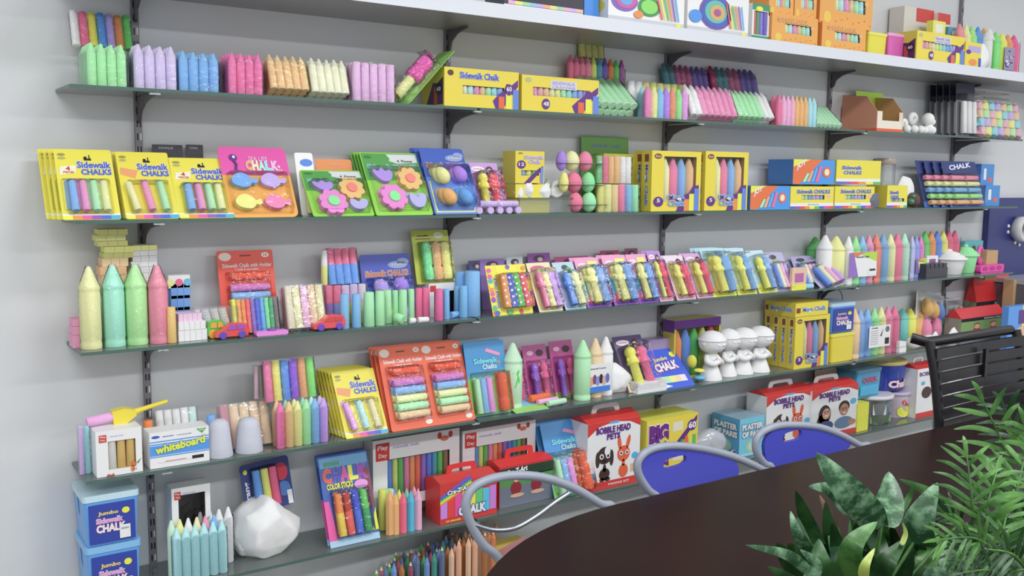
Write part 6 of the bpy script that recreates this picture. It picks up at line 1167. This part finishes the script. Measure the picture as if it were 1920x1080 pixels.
tub('round tub with a violet lid holding yellow and red pieces', 'F', 1672, 1712, 738, '#c8b8c8', -.14, lid='#b8acc8', round_=True, draw=lambda r_, p, w, h: (p.ell(-w*.1, h*.3, w*.25, h*.25, YEL, 2), p.ell(w*.05, h*.7, w*.25, h*.15, RED, 1)))
tub('round blue bucket with a yellow lid and printed label', 'F', 1650, 1706, 681, '#2f48a8', -.135, lid='#d0c070', round_=True, bp=736, draw=d_lab2(('#3048b8', '#d8a850', '#b04a8a'), 'Chalk'))
carton('dark green box far back under the fourth shelf', 'F', 1535, 1580, 690, -.03, .025, '#2f6a48', cat='box', name='box')
card('pale red card lying behind the bobble head children box', 'F', 1530, 1585, 690, lambda r_, p, w, h: p.rect(-w*.5, h*.8, w*.5, h*.9, M('#c88a7a', 'ink'), 1), -.05, .02, '#c8b8a8', .003)
brick('white slab beside the carry box seen through the chair slats', 'F', 1775, 1800, 700, -.08, .05, '#e8e6e8', None, 1)
# ================= shelf G : pencils =================
rr = random.Random(9); PC = ['#4a9a5a', '#3f8a7a', '#4a70b0', '#8a4a5a', '#c87a4a', '#5a6a8a', '#3a6a4a', '#b05a6a', '#6a8ac0', '#a86a3a', '#d8a080', '#e0b090']
root_n = 0
for j in range(5):
    for i in range(16):
        y = -.165+.028*j; px = 706+15.5*i+j*9+rr.uniform(-2, 2)
        x = Xat(px, y, ZS['G']+.2); t = 1070-i*5.2-j*8+rr.uniform(-5, 5)
        if px > 930: continue
        h = Zat(t, x, y)-ZS['G']
        if h < .05: continue
        c = PC[(i*3+j*5+rr.randint(0, 2)) % 10] if i < 9 else PC[rr.choice((4, 7, 10, 11, 9, 10))]
        o = chalk('pencil', .0095, h, c, None, (x, y, ZS['G']+.0005), c2=rr.choice(('#e8c8a0', c, c)), name='pencil'); tag(o, 'giant wooden colour pencil standing in the crowd below the fifth shelf', 'pencil', 'giant colour pencils on the lowest shelf')
for i in range(7):
    y = -.075+.012*(i % 3); px = 868+7*i; x = Xat(px, y, ZS['G']+.22); h = Zat(1042+(i % 3)*4, x, y)-ZS['G']
    o = chalk('crayon', .011, h, '#2f5a42', None, (x, y, ZS['G']+.0005), name='chalk_crayon'); tag(o, 'dark green crayon in the cluster left of the tube chair frame', 'crayon', 'dark green crayons on the lowest shelf')
carton('bright striped packet behind the table end on the lowest shelf', 'G', 925, 985, 1020, -.12, .05, '#e0c050', draw=lambda r_, p, w, h: [p.flat([(-w*.5, h*(.9-.2*i)), (-w*.5, h*(.7-.2*i)), (w*.5, h*(1.0-.2*i)-h*.05), (w*.5, h*(1.15-.2*i)-h*.05)], M(c, 'ink'), 1+.1*i) for i, c in enumerate(('#c88a8a', '#5a7ac8', '#e0c050', '#e8dc6a'))], cat='packet', name='packet')

# ================= blue board, counter and goods at the right =================
m = MB(); m.box(3.905, 5.3, -.03, -.001, 1.03, 1.47, M('#2c3270', 'plastic'))
tag(m.build('pin_board'), 'dark blue board on the wall right of the shelves', 'board')
root = thing('display_rack', 'grey two tier rack below the dark blue board', 'rack', (3.95, 0, 0)); G8 = M('#9a9da4', 'plastic')
for nm, z in (('upper_shelf', 1.085), ('lower_shelf', .78)): m = MB(); m.box(0, 1.1, -.26 if z > .9 else -.34, -.031, z-.02, z, G8); m.build(nm, root)
for x in (.0, 1.08): m = MB(); m.box(x, x+.02, -.24, -.031, 0, 1.06, M('#5a5a60', 'plastic')); m.build('side_panel', root)
def rackbox(label, px0, px1, t, y, z, d, c, draw=None, name='box', cat='box'):
    xl, xr = Xat(px0, y, z), Xat(px1, y, z); xm = (xl+xr)/2; w = xr-xl; h = Zat(t, xm, y)-z; root = thing(name, label, cat, (xm, y, z+.0008)); m = MB(); m.box(-w/2, w/2, 0, d, 0, h, M(c, 'kraft' if c == '#b4946a' else 'print')); m.build('carton', root)
    if draw: p = MB(); draw(root, p, w, h); p.build('printed_front', root)
rackbox('kraft brown cardboard box on the grey rack', 1893, 1965, 522, -.16, .781, .05, '#b4946a')
rackbox('yellow and purple printed box in front of the kraft box', 1886, 1950, 572, -.30, .781, .03, '#4f8fdc', lambda r_, p, w, h: (p.rect(-w*.1, h*.5, w*.5, h, YEL, 1), p.ell(0, h*.4, w*.3, h*.15, M('#f0a888', 'ink'), 2), p.rect(-w*.5, 0, w*.5, h*.3, M('#3a7ae0', 'ink'), 2), p.rect(-w*.2, h*.6, w*.0, h*.9, PUR, 3)))
rackbox('small kraft carton on the upper rack shelf beside the pink mould', 1847, 1868, 470, -.12, 1.086, .05, '#b4946a')
m = MB(); m.lathe([(.05, .05), (.062, .045), (.062, 0), (.045, 0), (.042, .04)], M('#c9cac8', 'plastic'), n=24, cap=False, ax='y'); p_ = at(1926, 430, -.085)
o = m.build('white_tube', loc=(p_.x, -.085, p_.z)); tag(o, 'white plastic pipe end fixed to the dark blue board', 'pipe')
for i, (px, py) in enumerate(((1891, 424), (1890, 435), (1903, 455), (1911, 459))):
    p_ = at(px, py, -.032); m = MB(); m.ball((0, 0, 0), .009, .006, .009, M('#d8dae4', 'plastic'), 10, 8); tag(m.build('board_pin', loc=tuple(p_)), ('top', 'second', 'third', 'lowest')[i]+' white pin on the dark blue board', 'pin', 'pins on the blue board')

# ================= table =================
out = []
for i in range(33):
    t = R(90+180*i/32); out.append((.9+.69*math.cos(t), -1.43+.6*math.sin(t)))
out += [(3.1, -2.03), (3.1, -.83)]
root = thing('conference_table', 'long glossy dark brown table with a rounded end', 'table', (1.8, -1.43, 0))
m = MB(); n = len(out); off = (1.8, -1.43)
for z0, z1, k in ((.715, .742, 1.0), (.742, .75, .996)):
    v = [((p[0]-1.8)*k, (p[1]+1.43)*k, z0) for p in out]+[((p[0]-1.8)*k, (p[1]+1.43)*k, z1) for p in out]
    m.add(v, [tuple(range(n-1, -1, -1)), tuple(range(n, 2*n))]+[(i, (i+1) % n, (i+1) % n+n, i+n) for i in range(n)], M('#22100f', 'wood'))
m.build('tabletop', root)
for x in (-.9, .8): m = MB(); m.box(x-.03, x+.03, -.35, .35, 0, .715, M('#33211f', 'wood')); m.build('leg', root)
# ================= tube chairs =================
TUBE = M('#a4a9b4', 'metal'); TUBE2 = M('#8f95a4', 'plastic')
def tubechair(label, hoop, y, panel=None, inner=None, sc=(0, 0)):
    P = [at(px, py, y+(0 if 1 else 0)) for px, py in hoop]; xs = [p.x for p in P]; xm = sc[0]; root = thing('tube_chair', label, 'chair', (xm, y, 0), 'tube framed chairs')
    P = [p-Vector((xm, y, 0)) for p in P]; a, b_ = P[0], P[-1]
    low0 = Vector((a.x+.055, -.02, .47)); low1 = Vector((b_.x-.05, -.02, .47))
    path = [Vector((low0.x+.02, .05, .012)), low0]+P+[low1, Vector((low1.x-.02, .05, .012))]
    m = MB(); m.tube(spline(path, 6), .0115, TUBE2, 12); m.build('back_frame', root)
    cx = (low0.x+low1.x)/2; r = .19
    m = MB(); m.lathe([(r, .455), (r+.006, .462), (r+.004, .478), (r*.9, .485)], M('#3c3fa0', 'plastic') if panel else M('#5a5c66', 'plastic'), (cx, -.2, 0), 32); m.build('seat', root)
    for s in (-1, 1): m = MB(); m.tube(spline([(cx+s*.15, -.12, .45), (cx+s*.17, -.30, .40), (cx+s*.19, -.38, .012)], 5), .0105, TUBE2, 10); m.build('leg', root)
    m = MB(); m.tube([low0, (cx, -.03, .45), low1], .009, TUBE2, 8); m.build('seat_rail', root)
    if inner:
        q = [at(px, py, y-.004)-Vector((xm, y, 0)) for px, py in inner]; m = MB(); m.tube(spline(q, 5), .0065, TUBE, 8); m.build('cross_rail', root)
    if panel:
        O, H = panel; O = [at(px, py, y)-Vector((xm, y, 0)) for px, py in O]; O = spline(O, 4, True); hc, hw, hh, ang = H
        c = at(*hc, y)-Vector((xm, y, 0)); n = len(O)
        Hn = []
        cc = Vector((sum(p.x for p in O)/n, 0, sum(p.z for p in O)/n))
        for p in O:
            a_ = math.atan2(p.z-cc.z, p.x-cc.x); ex = math.copysign(abs(math.cos(a_))**.6, math.cos(a_))*hw; ez = math.copysign(abs(math.sin(a_))**.6, math.sin(a_))*hh
            Hn.append(Vector((c.x+ex*math.cos(ang)-ez*math.sin(ang), 0, c.z+ex*math.sin(ang)+ez*math.cos(ang))))
        v = []
        for yy in (-.006, .006):
            for L_ in (O, Hn): v += [(p.x, yy-.05*(1-((p.x-cc.x)/.25)**2)*0, p.z) for p in L_]
        f = []
        for i in range(n):
            j = (i+1) % n; f += [(i, n+i, n+j, j), (2*n+i, 2*n+j, 3*n+j, 3*n+i), (i, j, 2*n+j, 2*n+i), (n+i, 3*n+i, 3*n+j, n+j)]
        m = MB(); m.add(v, f, M('#4347b4', 'chairblue')); m.build('backrest', root)
    return root
M('#4347b4', 'plastic'); MATS[('#4347b4', 'chairblue')] = MATS[('#4347b4', 'plastic')]
tubechair('grey tube chair without a back panel at the rounded table end', [(938, 1052), (905, 1020), (880, 975), (874, 940), (893, 910), (945, 893), (1010, 894), (1070, 912), (1125, 944), (1150, 962)], -.68, inner=[(888, 984), (925, 994), (965, 990), (1005, 968), (1040, 942), (1066, 925)], sc=(.8, 0))
tubechair('blue oval backed tube chair, left of the blue pair', [(1240, 945), (1215, 918), (1197, 888), (1198, 862), (1220, 843), (1262, 836), (1320, 842), (1380, 858), (1430, 880), (1450, 890)], -.68, panel=([(1222, 922), (1203, 890), (1204, 862), (1226, 846), (1264, 840), (1310, 843), (1352, 852), (1378, 868), (1382, 888), (1368, 905), (1310, 925), (1250, 936)], ((1263, 865), .043, .014, .05)), sc=(1.35, 0))
tubechair('blue oval backed tube chair, right of the blue pair', [(1450, 885), (1432, 868), (1418, 845), (1419, 822), (1436, 806), (1470, 797), (1530, 800), (1575, 815), (1612, 835), (1630, 845)], -.68, panel=([(1446, 880), (1432, 850), (1434, 822), (1456, 802), (1490, 794), (1530, 798), (1572, 814), (1590, 826), (1588, 840), (1560, 852), (1500, 868)], ((1483, 817), .043, .016, .05)), sc=(1.85, 0))
# ================= black slatted chair =================
root = thing('slatted_chair', 'black office chair with a slatted back behind the table', 'chair', (2.665, -.7, 0)); BK = M('#17151a', 'plastic')
W2 = .275; th = lambda z: -.06+(z-.72)*.16
for s in (-1, 1): m = MB(); m.tube(spline([(s*W2, -.10, .44), (s*W2, -.075, .55), (s*W2, th(.72), .72), (s*W2, th(.9), .9), (s*W2, th(1.0)+.01, 1.0)], 5), .017, BK, 10); m.build('back_post', root)
for i in range(10):
    z = .60+.0405*i; m = MB(); y0 = th(z) if z > .66 else -.085
    o_ = rrect(-.013, -.004, .013, .004, .003); v = []
    cx_ = [(-W2-.005, 0), (-W2*.6, .006), (0, .010), (W2*.6, .006), (W2+.005, 0)]
    prof = [(-.006, -.0172), (.006, -.0172), (.006, .0172), (-.006, .0172)]
    for xx, yy in cx_: v += [(xx, y0-.012+a+yy, z+b_) for a, b_ in prof]
    f = [(j*4+k, (j+1)*4+k, (j+1)*4+(k+1) % 4, j*4+(k+1) % 4) for j in range(4) for k in range(4)]+[(3, 2, 1, 0), (16, 17, 18, 19)]
    m.add(v, f, BK); m.build('back_slat', root)
m = MB(); m.tube([(-W2-.03, th(1.0)+.06, 1.012), (-W2, th(1.0)+.02, 1.0), (W2-.02, th(1.0)+.02, 1.0)], .018, BK, 12); m.build('top_rail', root)
m = MB(); m.box(-.008, .008, th(.9)-.024, th(.9)-.012, .86, .96, BK); m.build('centre_strap', root)
m = MB(); m.prism(rrect(-.26, .42, .26, .46, .015), -.5, -.09, BK); m.build('seat', root)
for s in (-1, 1): m = MB(); m.tube(spline([(s*W2, -.1, .44), (s*W2, -.14, .25), (s*W2, -.06, .03), (s*W2, -.25, .016), (s*W2, -.52, .016)], 6), .013, TUBE, 10); m.build('leg', root)

a_, b2_ = atz(1436, 1096, .753), atz(1515, 1060, .753); m = MB(); m.tube([a_-a_, b2_-a_], .0028, TUBE, 8); tag(m.build('chrome_rod', loc=tuple(a_)), 'thin chrome rod lying on the dark table below the silvery leaves', 'rod')
# ================= plants =================
def leafmat(name, c1, c2, scale, vein=True):
    m = bpy.data.materials.new(name); m.use_nodes = True; nt = m.node_tree; b = nt.nodes['Principled BSDF']; N = nt.nodes.new; L = nt.links.new
    uv = N('ShaderNodeTexCoord'); n = N('ShaderNodeTexNoise'); n.inputs['Scale'].default_value = scale; n.inputs['Detail'].default_value = 5; n.inputs['Roughness'].default_value = .7; L(uv.outputs['Object'], n.inputs['Vector'])
    r = N('ShaderNodeValToRGB'); r.color_ramp.elements[0].position = .44; r.color_ramp.elements[0].color = lin(c1); r.color_ramp.elements[1].position = .62; r.color_ramp.elements[1].color = lin(c2); L(n.outputs[0], r.inputs[0]); L(r.outputs[0], b.inputs['Base Color'])
    b.inputs['Roughness'].default_value = .38; return m
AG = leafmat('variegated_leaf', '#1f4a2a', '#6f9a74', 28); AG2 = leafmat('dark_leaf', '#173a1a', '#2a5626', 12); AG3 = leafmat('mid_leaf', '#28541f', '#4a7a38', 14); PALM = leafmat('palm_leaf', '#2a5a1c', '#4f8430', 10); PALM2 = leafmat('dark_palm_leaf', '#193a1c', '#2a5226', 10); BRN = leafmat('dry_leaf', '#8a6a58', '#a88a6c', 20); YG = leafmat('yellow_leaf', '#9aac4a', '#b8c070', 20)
def blade(path, width, mat, normal, cup=.15, tipw=.55, n=14):
    pts = spline(path, max(2, n//(len(path)-1))); N = len(pts); m = MB(); v = []
    for i, p in enumerate(pts):
        t = i/(N-1); tan = (pts[min(i+1, N-1)]-pts[max(i-1, 0)]).normalized(); side = tan.cross(Vector(normal)).normalized(); up = side.cross(tan)
        w = width*.5*(math.sin(math.pi*min(1, t**tipw))**.8) if 0 < t < 1 else .0004
        for s in (-1, -.5, 0, .5, 1): v.append(p+side*w*s-up*cup*w*(abs(s)))
    f = [(i*5+k, i*5+k+1, (i+1)*5+k+1, (i+1)*5+k) for i in range(N-1) for k in range(4)]
    m.add(v, f, mat, True); return m
def to3(px, py, y): return at(px, py, y)
VW = Vector((-.8, -.47, .38))
def pot(root, r, h, c, soil=True):
    m = MB(); m.lathe([(r*.72, 0), (r*.75, .004), (r, h*.9), (r*1.06, h*.9), (r*1.06, h), (r*.93, h), (r*.9, h*.85)], M(c, 'plastic'), n=28); m.build('pot', root)
    m = MB(); m.lathe([(r*.91, h*.82), (r*.91, h*.86)], M('#3a2c22', 'plaster'), n=24); m.build('soil', root)
bx_, by_ = .78, -1.62
root = thing('variegated_plant', 'potted plant with broad silvery green leaves on the dark table', 'potted plant', (bx_, by_, .7508)); pot(root, .085, .085, '#5a4038')
O0 = Vector((bx_, by_, .7508))
LV_ = [ # base px, mid px, tip px, depth offs base/mid/tip, width px, mat
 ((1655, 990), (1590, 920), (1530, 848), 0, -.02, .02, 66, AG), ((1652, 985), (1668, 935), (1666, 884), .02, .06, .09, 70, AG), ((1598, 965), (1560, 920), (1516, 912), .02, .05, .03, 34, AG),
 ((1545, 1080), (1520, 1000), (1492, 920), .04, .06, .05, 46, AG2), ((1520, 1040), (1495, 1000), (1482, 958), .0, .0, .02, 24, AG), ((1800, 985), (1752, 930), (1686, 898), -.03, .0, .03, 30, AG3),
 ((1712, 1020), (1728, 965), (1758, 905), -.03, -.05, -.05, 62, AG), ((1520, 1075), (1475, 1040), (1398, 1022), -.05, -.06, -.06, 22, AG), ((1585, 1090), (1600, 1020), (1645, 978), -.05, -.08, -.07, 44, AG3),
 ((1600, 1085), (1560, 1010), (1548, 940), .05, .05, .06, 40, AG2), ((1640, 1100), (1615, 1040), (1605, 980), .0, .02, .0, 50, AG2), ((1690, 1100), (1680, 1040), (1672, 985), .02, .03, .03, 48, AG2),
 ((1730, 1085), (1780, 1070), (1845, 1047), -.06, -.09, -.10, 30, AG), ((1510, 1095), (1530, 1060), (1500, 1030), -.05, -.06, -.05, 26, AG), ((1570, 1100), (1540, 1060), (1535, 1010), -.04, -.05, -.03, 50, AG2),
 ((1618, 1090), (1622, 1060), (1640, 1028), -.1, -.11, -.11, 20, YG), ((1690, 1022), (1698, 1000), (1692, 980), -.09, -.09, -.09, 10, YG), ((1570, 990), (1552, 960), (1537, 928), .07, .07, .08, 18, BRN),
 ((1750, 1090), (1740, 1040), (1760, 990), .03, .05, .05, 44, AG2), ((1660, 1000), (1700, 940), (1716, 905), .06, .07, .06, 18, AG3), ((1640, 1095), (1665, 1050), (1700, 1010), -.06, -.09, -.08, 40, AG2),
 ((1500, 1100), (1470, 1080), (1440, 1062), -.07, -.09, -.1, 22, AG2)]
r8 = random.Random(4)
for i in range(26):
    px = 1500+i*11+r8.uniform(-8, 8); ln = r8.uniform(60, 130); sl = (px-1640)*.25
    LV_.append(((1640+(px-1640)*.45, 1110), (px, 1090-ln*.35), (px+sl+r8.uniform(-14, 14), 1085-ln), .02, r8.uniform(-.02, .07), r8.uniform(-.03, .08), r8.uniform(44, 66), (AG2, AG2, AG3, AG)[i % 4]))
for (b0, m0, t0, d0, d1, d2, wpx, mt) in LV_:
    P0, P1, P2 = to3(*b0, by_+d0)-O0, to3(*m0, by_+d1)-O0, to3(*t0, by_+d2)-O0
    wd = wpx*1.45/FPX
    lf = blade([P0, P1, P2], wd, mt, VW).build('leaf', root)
    q = MB(); q.tube(spline([Vector((P0.x*.25, P0.y*.3, .075)), Vector((P0.x*.6, P0.y*.6, (P0.z+.075)*.5)), P0+(P1-P0)*.04], 4), .0032, AG3, 6); q.build('leaf_stalk', lf)
bx2, by2 = 1.02, -1.74
root = thing('palm_plant', 'bushy potted palm with narrow bright green leaflets at the right edge', 'potted plant', (bx2, by2, .7508)); pot(root, .085, .07, '#4a4442'); O1 = Vector((bx2, by2, .7508))
FR = [ # rachis pixels base, mid, tip ; depth; leaflet px ; n ; mat ; droop
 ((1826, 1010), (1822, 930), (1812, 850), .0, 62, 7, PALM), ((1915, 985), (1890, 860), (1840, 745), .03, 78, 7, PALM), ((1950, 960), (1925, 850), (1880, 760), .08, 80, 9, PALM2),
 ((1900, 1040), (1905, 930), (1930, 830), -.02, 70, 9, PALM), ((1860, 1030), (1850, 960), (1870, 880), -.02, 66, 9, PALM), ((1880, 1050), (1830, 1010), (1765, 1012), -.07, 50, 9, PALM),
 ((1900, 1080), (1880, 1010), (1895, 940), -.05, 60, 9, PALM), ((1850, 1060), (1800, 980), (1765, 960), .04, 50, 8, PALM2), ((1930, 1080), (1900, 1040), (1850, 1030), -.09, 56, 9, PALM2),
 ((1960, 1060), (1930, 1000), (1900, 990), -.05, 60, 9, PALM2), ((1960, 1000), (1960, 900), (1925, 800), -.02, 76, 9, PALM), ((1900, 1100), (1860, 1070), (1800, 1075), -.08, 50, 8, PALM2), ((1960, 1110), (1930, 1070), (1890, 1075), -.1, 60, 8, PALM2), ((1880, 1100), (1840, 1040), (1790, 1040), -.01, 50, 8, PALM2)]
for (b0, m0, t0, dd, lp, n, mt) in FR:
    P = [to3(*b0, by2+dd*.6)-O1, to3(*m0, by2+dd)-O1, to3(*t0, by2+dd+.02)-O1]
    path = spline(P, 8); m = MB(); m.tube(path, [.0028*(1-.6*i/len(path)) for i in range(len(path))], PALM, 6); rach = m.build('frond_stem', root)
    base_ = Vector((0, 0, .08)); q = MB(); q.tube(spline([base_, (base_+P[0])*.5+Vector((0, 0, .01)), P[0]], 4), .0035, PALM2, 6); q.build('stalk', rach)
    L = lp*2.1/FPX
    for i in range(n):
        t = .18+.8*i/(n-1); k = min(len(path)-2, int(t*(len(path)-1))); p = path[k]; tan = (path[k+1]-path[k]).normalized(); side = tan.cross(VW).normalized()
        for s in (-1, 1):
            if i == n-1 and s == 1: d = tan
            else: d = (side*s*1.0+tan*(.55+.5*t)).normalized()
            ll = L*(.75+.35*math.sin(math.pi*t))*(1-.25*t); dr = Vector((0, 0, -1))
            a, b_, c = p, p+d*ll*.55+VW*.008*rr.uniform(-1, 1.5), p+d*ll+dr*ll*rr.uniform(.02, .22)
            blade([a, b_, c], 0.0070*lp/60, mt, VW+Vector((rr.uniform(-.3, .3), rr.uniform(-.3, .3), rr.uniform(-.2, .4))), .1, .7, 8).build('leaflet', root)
